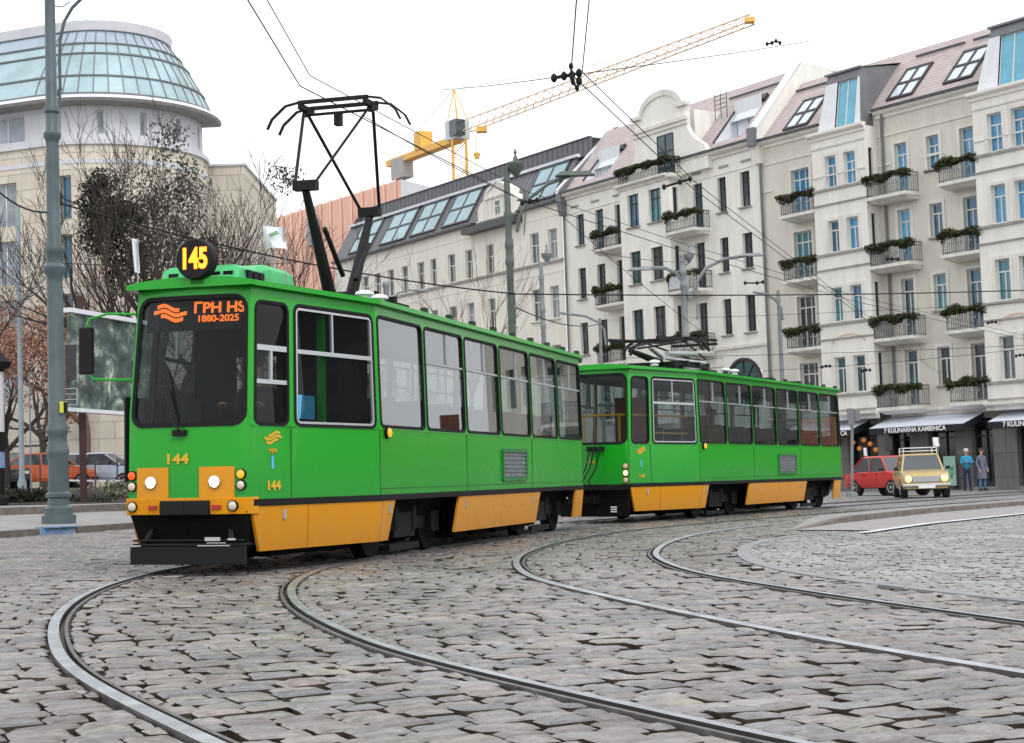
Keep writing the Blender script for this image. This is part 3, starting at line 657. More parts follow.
def build_tram(lead,label,P0,th):
    h=R(th); base=Matrix.Translation((P0[0],P0[1],gz(*P0)))@Matrix.Rotation(.018,4,'Y')@Matrix.Rotation(PI/2-h,4,'Z')
    root=empty('tram' if lead else 'tram_trailer',M4=base,label=label,cat='tram')
    Z0,ZT=.70,2.79; W0,W1=1.45,2.66
    mb=MB()
    for side in (1,-1):
        fn,fs_,fr_=m_nose(side),m_side(side),m_rear(side)
        panel(mb,fn,0,.67,Z0,ZT,(.07,.62,W0-.02,W1-.02)); panel(mb,fn,.67,NL,Z0,ZT,(.73,NL-.07,W0-.02,W1-.01))
        for i in range(6): panel(mb,fs_,i*WP,(i+1)*WP,Z0,ZT,(i*WP+.045,(i+1)*WP-.045,W0,W1),.08)
        LR=math.hypot(1,RY); panel(mb,fr_,0,LR,Z0,ZT,(.07,LR-.1,W0,W1),.08)
    panel(mb,m_front,.45,1.75,Z0,ZT,(.49,1.71,W0-.02,2.69),.13); panel(mb,m_back,RY,TWD-RY,Z0,ZT,(.5,1.7,W0+.05,2.6),.1)
    body=mb.build('body',M['green'],root)
    # waist joints and seams
    # roof
    st=[(NX+.0,.43),(NX+.08,.42),(0,-.03),(BX,-.03),(RX+.03,RY-.03)]; mb=MB(); rows=[]
    for x,y in st:
        row=[]; hw=YC-y
        for i in range(13):
            t=-1+2*i/12; row.append(Vector((x,YC+t*hw,2.825+.05*(1-abs(t)**2.6))))
        rows.append([Vector((x,YC-hw,2.775))]+row+[Vector((x,YC+hw,2.775))])
    for a,b in zip(rows[:-1],rows[1:]):
        for i in range(14): mb.quad(a[i],a[i+1],b[i+1],b[i],0 if i in(0,13) else 1)
        mb.quad(a[0],b[0],Vector((b[0].x,b[0].y+.06,2.775)),Vector((a[0].x,a[0].y+.06,2.775)),0); mb.quad(b[14],a[14],Vector((a[14].x,a[14].y-.06,2.775)),Vector((b[14].x,b[14].y-.06,2.775)),0)
    mb.add(rows[0],[tuple(range(15))],0); mb.add(rows[-1],[tuple(range(15))[::-1]],0)
    mb.quad(Vector((NX,.42,2.775)),Vector((NX+.1,.42,2.775)),Vector((NX+.1,1.78,2.775)),Vector((NX,1.78,2.775)),0)
    mb.build('roof',[M['green'],M['roofgreen']],root)
    # windows
    for side in (1,-1):
        fn,fs_,fr_=m_nose(side),m_side(side),m_rear(side); a,b=W0-.02,W1-.02; hz=b-a
        window(root,fn,(.07,.62,a,b),M['glassd'],[(.09,.6,a+hz*.60,a+hz*.645),(.09,.6,a+hz*.33,a+hz*.365),(.325,.355,a+hz*.36,a+hz*.6)] if lead and side>0 else [],name='cab_window')
        window(root,fn,(.73,NL-.07,a,b+.01),M['glassd'],[(.77,NL-.11,a+hz*.60,a+hz*.635),(1.42,1.445,a+hz*.62,b-.03)],name='cab_side_window',inner=side>0)
        for i in range(6):
            u0,u1=i*WP+.045,(i+1)*WP-.045; zz=W1-.43
            bars=[] if (i==0 and lead) else [(u0+.02,u1-.02,zz,zz+.025),(u0+.8,u0+.822,zz,W1-.03)]
            window(root,fs_,(u0,u1,W0,W1),M['glass'],bars,.08)
        LR=math.hypot(1,RY); window(root,fr_,(.07,LR-.1,W0,W1),M['glass'],[],.08)
    window(root,m_front,(.49,1.71,W0-.02,2.69),M['glassd'],[],.13,'windscreen',.04,10)
    window(root,m_back,(.5,1.7,W0+.05,2.6),M['glass'],[],.1,'rear_window',.03,4)
    # lower rubbing strip
    mb=MB(); lp=[]
    path=[m_front(1.75-.13*i,.70) for i in range(11)]+[Vector((0,0,.7)),Vector((BX,0,.7)),Vector((RX,RY,.7)),Vector((RX,TWD-RY,.7)),Vector((BX,TWD,.7)),Vector((0,TWD,.7))]; n=len(path); c=Vector((3.9,YC,.7))
    for i in range(10,n):
        a,b=path[i],path[(i+1)%n]; d=(b-a).normalized(); nn=Vector((d.y,-d.x,0))
        if (((a+b)/2)-c).dot(nn)<0: nn=-nn
        mb.prism([a-nn*.02+Vector((0,0,-.05)),b-nn*.02+Vector((0,0,-.05)),b-nn*.02+Vector((0,0,.012)),a-nn*.02+Vector((0,0,.012))],[a+nn*.014+Vector((0,0,-.05)),b+nn*.014+Vector((0,0,-.05)),b+nn*.014+Vector((0,0,.012)),a+nn*.014+Vector((0,0,.012))])
    mb.build('rubbing_strip',M['rubber'],root)
    # panel seams and rivet line
    mb=MB(); f=m_side(1); fn=m_nose(1)
    for u in (0.01,3.04,6.08,9.11): strip(mb,f,u-.004,u+.004,.715,1.41,.0035,None,.006)
    strip(mb,fn,.66,.668,.715,1.40,.0035,None,.006)
    strip(mb,f,.02,9.1,.775,.781,.003,None,.006)
    mb.build('seam',M['roofdark'],root)
    mb=MB(); a=1.425
    strip(mb,fn,.02,NL,a-.008,a+.006,.006,None,.01); strip(mb,f,0,BX,a-.008,a+.006,.006,None,.01); mb.build('waist_rail',M['green'],root)
    # skirts
    def skirt(side,pts):  # pts: list of (mapf,uTop,uBot)
        mb=MB()
        for (f,t0,b0),(f2,t1,b1) in zip(pts[:-1],pts[1:]):
            q=[f(b0,.21,-.045),f2(b1,.21,-.045),f2(t1,.645,.0),f(t0,.645,.0)]; q2=[p+Vector((0,.03*side,0)) for p in q]; mb.prism(q2,q)
        o=mb.build('skirt_panel',M['yellow'],root)
        return o
    for side in (1,-1):
        fn,fs_,fr_=m_nose(side),m_side(side),m_rear(side)
        s1=skirt(side,[(fn,.02,.2),(fn,.95,.98)]); s2=skirt(side,[(fn,.965,.995),(fn,NL,NL),(fs_,0.0,0.0),(fs_,.08,.06)]); s3=skirt(side,[(fs_,.095,.075),(fs_,.46,.33)])
        skirt(side,[(fs_,2.72,2.62),(fs_,4.6,4.6)]); skirt(side,[(fs_,4.615,4.615),(fs_,6.5,6.36)]); skirt(side,[(fs_,8.62,8.58),(fs_,9.1,9.1),(fr_,.0,.0),(fr_,.3,.25)])
        if side>0:
            mb=MB(); 
            for f,u,z in ((fn,.55,.56),(fs_,.3,.56),(fs_,3.0,.56),(fs_,6.1,.56)): strip(mb,f,u-.02,u+.02,z-.05,z+.05,.004,None,.02)
            mb.build('latch',M['alu'],root)
    # underframe, bogies
    mb=MB(); mb.prism([Vector((x,y,.25)) for x,y in ((-1.95,.62),(0,.42),(BX,.42),(RX-.1,.6),(RX-.1,1.7),(BX,1.88),(0,1.88),(-1.95,1.68))],[Vector((x,y,.72)) for x,y in ((-1.95,.5),(0,.18),(BX,.18),(RX-.1,.45),(RX-.1,1.85),(BX,2.12),(0,2.12),(-1.95,1.8))])
    for x in (3.1,3.9,4.9,5.7): mb.box(x,x+.6,.22,2.0,.12,.5)
    mb.box(-1.7,.2,.5,1.9,.14,.4); mb.box(3.0,6.3,.3,1.9,.13,.5); mb.box(.3,2.8,.75,1.5,.1,.5); mb.box(6.3,8.8,.75,1.5,.1,.5)
    mb.build('underframe',M['under'],root)
    for bx_ in (1.55,7.55):
        mb=MB(); mb.box(bx_-1.25,bx_+1.25,.33,.45,.28,.46); mb.box(bx_-1.25,bx_+1.25,1.85,1.97,.28,.46); mb.box(bx_-.35,bx_+.35,.3,2.0,.2,.62)
        for yy in (.25,1.9):
            for dx in (-.95,.95): mb.box(bx_+dx-.14,bx_+dx+.14,yy,yy+.16,.24,.48)
            for dx in (-.3,.3): mb.tube([(bx_+dx,yy+.08,.28),(bx_+dx,yy+.08,.62)],.07,8)
        mb.box(bx_-.5,bx_+.5,.3,.36,.05,.13)
        bo=mb.build('bogie',M['black'],root)
        for dx in (-.95,.95):
            for yy in (.42,1.88):
                T=Matrix.Translation((bx_+dx,yy,.335))@Matrix.Rotation(PI/2,4,'X'); m=MB()
                m.lathe([(.09,.06),(.1,.075),(.24,.06),(.27,.07),(.325,.07),(.335,.0),(.36,-.05),(.34,-.07)],n=28,T=T); m.build('wheel',M['wheelm'],bo,True)
    # front end below the strip
    mb=MB(); 
    mb.prism([Vector((NX+.08,y,.24)) for y in (.55,1.65)]+[Vector((NX+.6,1.75,.24)),Vector((NX+.6,.5,.24))],[Vector((NX-.02,y,.60)) for y in (.47,1.73)]+[Vector((NX+.6,1.8,.60)),Vector((NX+.6,.42,.60))])
    mb.build('front_underframe',M['under'],root)
    if lead:
        mb=MB()
        for a,b in ((.43,.72),(.72,YC),(YC,1.5),(1.5,1.77)):
            q=[m_front(a,.575,.012),m_front(b,.575,.012),m_front(b,.735,.02),m_front(a,.735,.02)]; mb.prism([p+Vector((.12,0,0)) for p in q],q)
        for s_ in (1,-1):
            f=m_nose(s_); q=[f(0,.575,.012),f(.12,.575,.012),f(.12,.735,.012),f(0,.735,.012)]; mb.prism([p+Vector((.03,.03*s_,0)) for p in q],q)
        mb.build('bumper',M['yellow'],root,bev=.006)
        mb=MB(); 
        for a,b in ((.84,YC),(YC,1.36)):
            q=[m_front(a,.57,.05),m_front(b,.57,.05),m_front(b,.71,.05),m_front(a,.71,.05)]; mb.prism([p+Vector((.06,0,0)) for p in q],q)
        mb.build('coupler_cover',M['black'],root,bev=.01)
        mb=MB()
        for a,b in ((.60,.95),(1.28,1.64)):
            m_=(a+b)/2
            for x0,x1 in ((a,m_),(m_,b)): q=[m_front(x0,.735,.012),m_front(x1,.735,.012),m_front(x1,1.03,.012),m_front(x0,1.03,.012)]; mb.prism([p+Vector((.02,0,0)) for p in q],q)
        mb.build('headlight_panel',M['yellow'],root)
        for y in (.79,1.47): lamp_disc(root,'headlight',m_front(y,.885,.014),.052,M['head'])
        for y,z,m in ((.535,.955,M['orangel']),(.535,.85,M['headdim']),(1.70,.955,M['redol']),(1.70,.85,M['headdim'])): lamp_disc(root,'signal_lamp',m_front(y,z,.008),.042,m,rim=M['rubber'])
        for y in (.61,1.69): lamp_disc(root,'fog_light',m_front(y,.655,.02),.045,M['headdim'],rim=M['rubber'])
        mb=MB()
        for y in (.77,1.45): strip(mb,m_front,y-.045,y+.045,.625,.665,.032)
        mb.build('reflector',M['redl'],root)
        # cowcatcher
        mb=MB(); mb.box(NX-.10,NX-.04,.47,1.68,.10,.27); mb.box(NX-.09,NX+.2,.5,1.66,.275,.30); mb.bar((NX-.05,.62,.29),(NX+.1,.72,.5),.05,.04); mb.bar((NX-.05,1.55,.29),(NX+.1,1.5,.5),.05,.04); mb.box(NX-.08,NX-.03,.5,1.66,.32,.34)
        mb.build('lifeguard',M['black'],root,bev=.006)
        mb=MB(); mb.box(NX-.104,NX-.09,.72,.88,.325,.36); mb.box(NX-.106,NX-.095,.62,.96,.276,.286); mb.box(NX-.106,NX-.095,.56,.64,.33,.35); mb.box(NX-.106,NX-.095,1.56,1.66,.276,.286); mb.box(NX-.104,NX-.095,.66,.86,.302,.31)
        mb.build('reflective_strip',M['alu'],root)
        # display
        mb=MB()
        for i in range(6): a=.52+i*.19; mb.quad(m_front(a,2.36,-.075),m_front(a+.19,2.36,-.075),m_front(a+.19,2.68,-.075),m_front(a,2.68,-.075))
        mb.build('display',M['black'],root)
        mb=MB(); logo(mb,lambda u,z,off: m_front(u,z,off),1.37,2.545,.2,-.06)
        for v in range(len(mb.v)): pass
        mb.build('display_emblem',M['ledo'],root)
        ftext(root,m_front,'\u0413PH HS',.81,2.575,.145,M['ledo'],-1,1.12,-.06,.004,'display_text'); ftext(root,m_front,'1880-2025',.82,2.47,.09,M['ledo'],-1,1.12,-.058,.002,'display_text')
        # route disc
        T=Matrix.Translation((NX-.02,1.0,3.04))@Vector((-1,0,0)).to_track_quat('Z','Y').to_matrix().to_4x4()
        mb=MB(); mb.lathe([(.17,-.09),(.2,-.07),(.2,.03),(.185,.045)],n=36,T=T); mb.box(NX+.0,NX+.05,.93,1.07,2.8,2.95); d=mb.build('route_disc',M['black'],root,True)
        text_mesh('route_number_glow','145',.275,M['ledo'],d,basis((0,-1,0),(0,0,1),(NX-.066,1.0,3.035)),.002,.72,.013)  # wider orange digits imitate the glow around the lit number
        t=text_mesh('route_number','145',.275,M['ledy'],d,basis((0,-1,0),(0,0,1),(NX-.070,1.0,3.035)),.003,.72,.006)
        # roof cover
        def sec(x,y0,y1,z): return [Vector((x,y0,2.87)),Vector((x,y0+.02,2.87+(z-2.87)*.75)),Vector((x,y0+.1,z)),Vector((x,y1-.1,z)),Vector((x,y1-.02,2.87+(z-2.87)*.75)),Vector((x,y1,2.87))]
        ss=[sec(-1.95,.72,1.55,2.9),sec(-1.86,.7,1.6,3.03),sec(-1.4,.7,1.6,3.05),sec(-1.25,.68,1.62,3.1),sec(-.68,.68,1.62,3.1),sec(-.55,.74,1.56,2.95)]; mb=MB()
        for a,b in zip(ss[:-1],ss[1:]): 
            for i in range(5): mb.quad(a[i],a[i+1],b[i+1],b[i])
        mb.add(ss[0],[tuple(range(6))]); mb.add(ss[-1],[tuple(range(6))[::-1]])
        rc=mb.build('roof_cover',M['covergreen'],root,bev=.02)
        mb=MB(); 
        for x in (-1.78,-1.64,-1.5): mb.box(x,x+.09,.68,.72,2.88,2.98)
        for y in (.78,.92,1.38): mb.box(-1.935,-1.89,y,y+.1,2.87,2.96)
        mb.build('vent',M['black'],rc)
        # mirror
        mb=MB(); mb.tube([(NX+.1,1.72,2.55),(NX-.05,1.95,2.55),(NX-.1,2.12,2.50),(NX-.1,2.16,2.4)],.012,6); mb.tube([(NX+.04,1.74,1.9),(NX-.05,1.95,1.9),(NX-.1,2.08,1.91),(NX-.1,2.14,1.98)],.012,6); mi=mb.build('mirror_arm',M['green'],root,True)
        mb=MB(); mb.box(NX-.14,NX-.07,2.08,2.22,1.96,2.42); mb.build('mirror',M['black'],mi,bev=.015)
        # emblem and number on the nose
        mb=MB(); f=m_nose(1)
        logo(mb,f,.36,1.305,.14); mb.build('emblem',M['gold'],root); ftext(root,m_nose(1),'MPK',.36,1.17,.07,M['gold'],1,1,name='lettering')
        ftext(root,m_nose(1),'144',.36,.835,.125,M['gold'],1,1.25,bold=.004)
        mb=MB(); P,_=rloop(.33,.37,1.0,1.13,.019); mb.add([f(*p,.006) for p in P],[tuple(range(len(P)))]); mb.build('blue_mark',M['blue'],root)
        ftext(root,m_front,'144',1.19,1.105,.135,M['gold'],-1,1.3,bold=.004)
        # wiper
        mb=MB(); mb.tube([m_front(YC,1.36,.04),m_front(1.2,1.44,.06),m_front(1.32,1.78,.04)],.012,6); mb.tube([m_front(1.2,1.5,.035),m_front(1.38,2.1,.035)],.009,6); mb.box(NX-.11,NX-.06,1.08,1.22,1.33,1.39)
        mb.build('wiper',M['black'],root)
    else:
        mb=MB(); 
        for a,b in ((.45,YC),(YC,1.85)):
            q=[m_front(a,.6,.02),m_front(b,.6,.02),m_front(b,.70,.02),m_front(a,.70,.02)]; mb.prism([p+Vector((.1,0,0)) for p in q],q)
        mb.build('bumper',M['black'],root)
        for z,m in ((1.02,M['headdim']),(.9,M['head']),(.77,M['headdim'])): lamp_disc(root,'signal_lamp',m_front(.52,z,.01),.045,m,rim=M['redl'])
        mb=MB(); logo(mb,m_nose(1),.36,1.3,.14); mb.build('emblem',M['gold'],root); ftext(root,m_nose(1),'144',.36,.835,.11,M['gold'],1,1.2); ftext(root,m_front,'144',1.2,1.1,.12,M['gold'],-1,1.2)
        mb=MB(); f=m_nose(1); P,_=rloop(.33,.37,1.0,1.13,.019); mb.add([f(*p,.006) for p in P],[tuple(range(len(P)))]); mb.build('blue_mark',M['blue'],root)
        mb=MB()
        for y in (.95,1.08,1.2,1.5): mb.box(NX-.14,NX-.06,y-.04,y+.04,1.3,1.38)
        for y in (.98,1.1,1.18): mb.tube([m_front(y,1.32,.06),m_front(y+.05,1.0,.12),m_front(y+.2,.75,.14),m_front(y+.1,.6,.05)],.012,6)
        mb.build('coupling_cable',M['black'],root,True)
        mb=MB(); mb.box(NX+.0,NX+.05,.5,1.85,.12,.45); mb.box(NX-.3,NX+.1,1.05,1.25,.35,.5); mb.box(NX-1.2,NX-.2,1.1,1.2,.38,.47); mb.build('coupler',M['under'],root)
        mb=MB(); 
        for z in (.2,.24,.28): mb.box(NX-.012,NX+.01,.72,.84,z,z+.022)
        mb.build('reflective_strip',M['white'],root)
    # side vent box, indicator lamp, roof bumps
    f=m_side(1); u0,u1=(4.55,5.75)
    mb=MB(); ring(mb,f,(u0,u1,.82,1.26),.03,.05,0,.03,0); strip(mb,f,u0+.04,u1-.04,.86,1.22,.008,1)
    for i in range(6): strip(mb,f,u0+.05,u1-.05,.88+i*.057,.9+i*.057,.02,1,.01)
    mb.build('side_vent',[M['roofgreen'],mat('vent_grille',(.2,.23,.25),.4,var=.6,vs=9)],root)
    lamp_disc(root,'turn_indicator',f(.2,1.385,.01),.055,M['orangel'],Vector((0,-1,0)),M['rubber'],.05)
    mb=MB()
    for i in range(9): x=1.5+i*.92; mb.box(x,x+.1,-.02,.05,2.83,2.885)
    for i in range(5): x=1.0+i*1.9; mb.box(x,x+.5,.9,1.4,2.94,3.03)
    mb.build('roof_vent',M['roofdark'],root)
    mb=MB()
    for x,y in ((.5,.35),(.95,.35),(.5,1.9),(.95,1.9)) if lead else ((-.9,.5),(2.3,.3),(2.8,.3)): mb.lathe([(.07,0),(.08,.02),(.05,.05),(.11,.07),(.1,.1),(.04,.12)],(x,y,2.88),16)
    mb.build('insulator',M['white'],root,True)
    if lead: u=1.6
    else: u=YC
    mb=MB(); mb.box(u-.9,u+.9,.55,.63,2.97,3.03); mb.box(u-.9,u+.9,1.67,1.75,2.97,3.03); mb.box(u-.35,u-.27,.5,1.8,3.0,3.08); mb.box(u+.27,u+.35,.5,1.8,3.0,3.08)
    for x in (u-.8,u+.8):
        for y in (.59,1.71): mb.tube([(x,y,2.88),(x,y,2.98)],.06,10)
    pb=mb.build('pantograph',M['black'],root)
    mb=MB(); yc=YC
    if lead:
        zk=4.2; zh=5.44
        for sx_ in (-1,1):
            kx=u+sx_*1.0; bx_=u+sx_*.3
            mb.tube([(bx_,yc,3.04),(bx_+(kx-bx_)*.5,yc,3.04+(zk-3.04)*.5),(kx,yc,zk)],[.08,.065,.045],10); mb.tube([(bx_,yc-.45,3.05),(bx_,yc+.45,3.05)],.05,8)
            mb.box(kx-.06,kx+.06,yc-.14,yc+.14,zk,zk+.11)
            mb.tube([(bx_-.1*sx_,yc-.12,3.3),(bx_+.4*sx_,yc-.1,3.8)],.03,8)
        lw=mb.build('lower_arm',M['black'],pb,True)
        mb=MB()
        for sx_ in (-1,1):
            kx=u+sx_*1.0
            for sy in (-1,1): mb.tube([(kx,yc+sy*.13,zk+.1),(u+sx_*.08,yc+sy*.42,zh-.12)],.021 if sx_>0 or sy>0 else .018,6)
        mb.tube([(u,yc-.45,zh-.12),(u,yc+.45,zh-.12)],.018,6); mb.build('upper_arm',M['black'],pb,True)
        mb=MB()
        for dx in (-.17,.17):
            pts=[(u+dx,yc+t,zh+z) for t,z in ((-.86,-.30),(-.8,-.18),(-.62,-.03),(-.45,.0),(.45,.0),(.62,-.03),(.8,-.18),(.86,-.30))]
            for a,b in zip(pts[:-1],pts[1:]): mb.bar(a,b,.04,.045 if abs(a[1]-yc)<.5 and abs(b[1]-yc)<.5 else .022)
        for sy in (-.42,.42): mb.bar((u-.2,yc+sy,zh-.05),(u+.2,yc+sy,zh-.05),.05,.07); mb.bar((u,yc+sy,zh-.14),(u,yc+sy,zh-.02),.07,.07)
        mb.box(u-.05,u+.05,yc-.04,yc+.04,zh-.28,zh-.13)
        mb.build('collector_head',M['black'],pb)
    else:
        for sx_ in (-1,1):
            kx=u+sx_*1.75
            mb.tube([(u+sx_*.3,yc,3.06),(kx,yc,3.22)],[.08,.05],8); 
            for sy in (-1,1): mb.tube([(kx,yc+sy*.15,3.25),(u-sx_*.1,yc+sy*.42,3.5)],.02,6)
        for dx in (-.17,.17):
            pts=[(u+dx,yc+t,3.56+z) for t,z in ((-.86,-.28),(-.78,-.14),(-.6,-.02),(.6,-.02),(.78,-.14),(.86,-.28))]
            for a,b in zip(pts[:-1],pts[1:]): mb.bar(a,b,.05,.04)
        for sy in (-.5,.5): mb.bar((u-1.6,yc+sy,3.45),(u+1.5,yc+sy,3.6),.05,.06)
        for sx_ in (-1,1): mb.bar((u+sx_*1.55,yc-.5,3.47+.06*sx_),(u+sx_*1.55,yc+.5,3.47+.06*sx_),.05,.05)
        mb.build('folded_frame',M['black'],pb)
        mb=MB(); mb.tube([(u-.8,yc-.35,3.2),(u+.9,yc-.3,3.3)],.05,8); mb.tube([(u-1.3,yc-.2,3.3),(u+.3,yc+.2,3.2)],.04,8); mb.tube([(u-.9,yc-.35,3.1),(u+1.2,yc-.35,3.12)],.035,8); mb.build('spring_tube',M['alu'],pb,True)
    # interior
    mb=MB(); out=[(NX+.15,.55),(0,.06),(BX,.06),(RX-.05,RY+.05),(RX-.05,TWD-RY-.05),(BX,TWD-.06),(0,TWD-.06),(NX+.15,1.75)]
    mb.add([Vector((x,y,.9)) for x,y in out],[tuple(range(8))]); mb.build('floor',M['interior'],root)
    mb=MB()
    if not lead:
        for x in (1.0,4.2): mb.box(x,x+.06,1.5,2.05,1.0,2.1)
        mb.box(-1.2,-1.1,.5,1.2,.9,2.3); mb.build('screen',mat('red_screen',(.25,.04,.03),.6,var=.4,vs=4),root)
    mb=MB(); mb.add([Vector((x,y,2.74)) for x,y in out],[tuple(range(8))[::-1]]); mb.build('ceiling',M['ceil'],root)
    mb=MB()
    if lead:
        mb.box(-1.9,-.2,1.98,2.0,.9,1.75); mb.box(-.12,-.08,.1,1.15,.9,2.74); mb.box(-.12,-.08,1.15,2.1,.9,1.75); mb.box(-.12,-.08,1.15,2.1,2.25,2.74); mb.box(-.12,-.08,1.65,2.1,1.75,2.25); mb.box(NX+.12,NX+.5,.55,1.75,1.2,1.45); mb.box(NX+.2,NX+.45,1.2,1.45,1.4,1.7); mb.build('cab_partition',M['curtain'],root)
        mb=MB(); mb.box(-.85,-.75,.3,.36,1.3,2.7); mb.build('inner_post',M['green'],root)
        mb=MB(); mb.box(-1.45,-1.05,.30,.315,1.5,1.74); mb.build('blue_notice',M['blue'],root)
    mb=MB(); rm=M['yellowrail']
    for x in ([1.3,2.8,4.4,5.9,7.4,8.7] if lead else [-1.9,-.9,.5,1.9,3.4,4.9,6.4,7.9]):
        for y in (.55,1.75): mb.tube([(x,y,.9),(x,y,2.7)],.018,6)
    for y in (.6,1.7): mb.tube([(1,y,2.45),(9,y,2.45)],.016,6)
    if not lead:
        mb.tube([(NX+.25,.6,1.95),(NX+.25,1.7,1.95)],.022,6); mb.tube([(NX+.3,.6,1.95),(-.1,.25,1.95)],.018,6); mb.tube([(NX+.25,.75,1.4),(NX+.25,.75,1.95)],.022,6); mb.tube([(NX+.25,1.45,1.4),(NX+.25,1.45,1.95)],.022,6); mb.tube([(NX+.7,.35,1.62),(-.1,.2,1.62)],.018,6)
    mb.build('grab_rail',rm,root,True)
    s0=None
    for x in [.9+1.0*i for i in range(8)]:
        for y in (.45,1.85):
            if s0 is None:
                mb=MB(); mb.box(-.2,.2,-.2,.2,1.25,1.31); 
                mb.prism([Vector((.15,-.2,1.3)),Vector((.22,-.2,1.3)),Vector((.3,-.2,1.82)),Vector((.24,-.2,1.82))],[Vector((.15,.2,1.3)),Vector((.22,.2,1.3)),Vector((.3,.2,1.82)),Vector((.24,.2,1.82))]); mb.box(-.05,.05,-.05,.05,.9,1.25)
                s0=mb.build('seat',M['curtain'],root,bev=.02); s0.location=(x,y,0)
            else: c_=s0.copy(); col.objects.link(c_); c_.location=(x,y,0)
    return root
T1=build_tram(True,'leading green and yellow tram car with raised pantograph and 145 route disc','' or (-1.48,17.3),16.3)
T2=build_tram(False,'green and yellow tram trailer car behind the leading tram, pantograph folded down',(3.48,30.4),28.1)
def wp(T,x,y,z): return T.matrix_world@Vector((x,y,z))
bpy.context.view_layer.update()
def flagobj(name,label,base,top,wd,ht,emb=None,group=None,lean=Vector((0,0,0)),right=cR):
    t=empty(name,base,0,label,'flag',group); mb=MB(); b=Vector((0,0,0)); e=Vector(top)-Vector(base); mb.tube([b,e],.008,6); mb.build('stick',M['ironlt'],t)
    mb=MB(); r_=Vector(right).normalized(); N=7
    P=[]
    for i in range(N):
        for j in range(N):
            u,v=i/(N-1),j/(N-1); q=e+r_*(u*wd)+Vector((0,0,-v*ht))+Vector((0,1,0))*.04*math.sin(u*5+v*2)+lean*v-r_*.12*wd*v*v; P.append(q)
    mb.add(P,[(i*N+j,(i+1)*N+j,(i+1)*N+j+1,i*N+j+1) for i in range(N-1) for j in range(N-1)]); c=mb.build('cloth',M['flag'],t,True)
    if emb:
        mb=MB(); f=lambda u,z,off: e+r_*u+Vector((0,0,z))+Vector((0,-.06,0)); logo(mb,f,wd*.45,-ht*.38,wd*.28,0); mb.build('emblem',M['green'],c)
    return t
flagobj('flag','narrow white flag furled on a stick at the left roof corner of the leading tram',wp(T1,NX+.1,1.7,2.8),wp(T1,NX+.1,1.7,3.3),-.05,.34,right=(1,0,0))
flagobj('flag','white flag with a green wave emblem on the near roof edge of the leading tram',wp(T1,-1.45,.42,2.86),wp(T1,-1.6,.38,3.42),-.2,.22,emb=True)
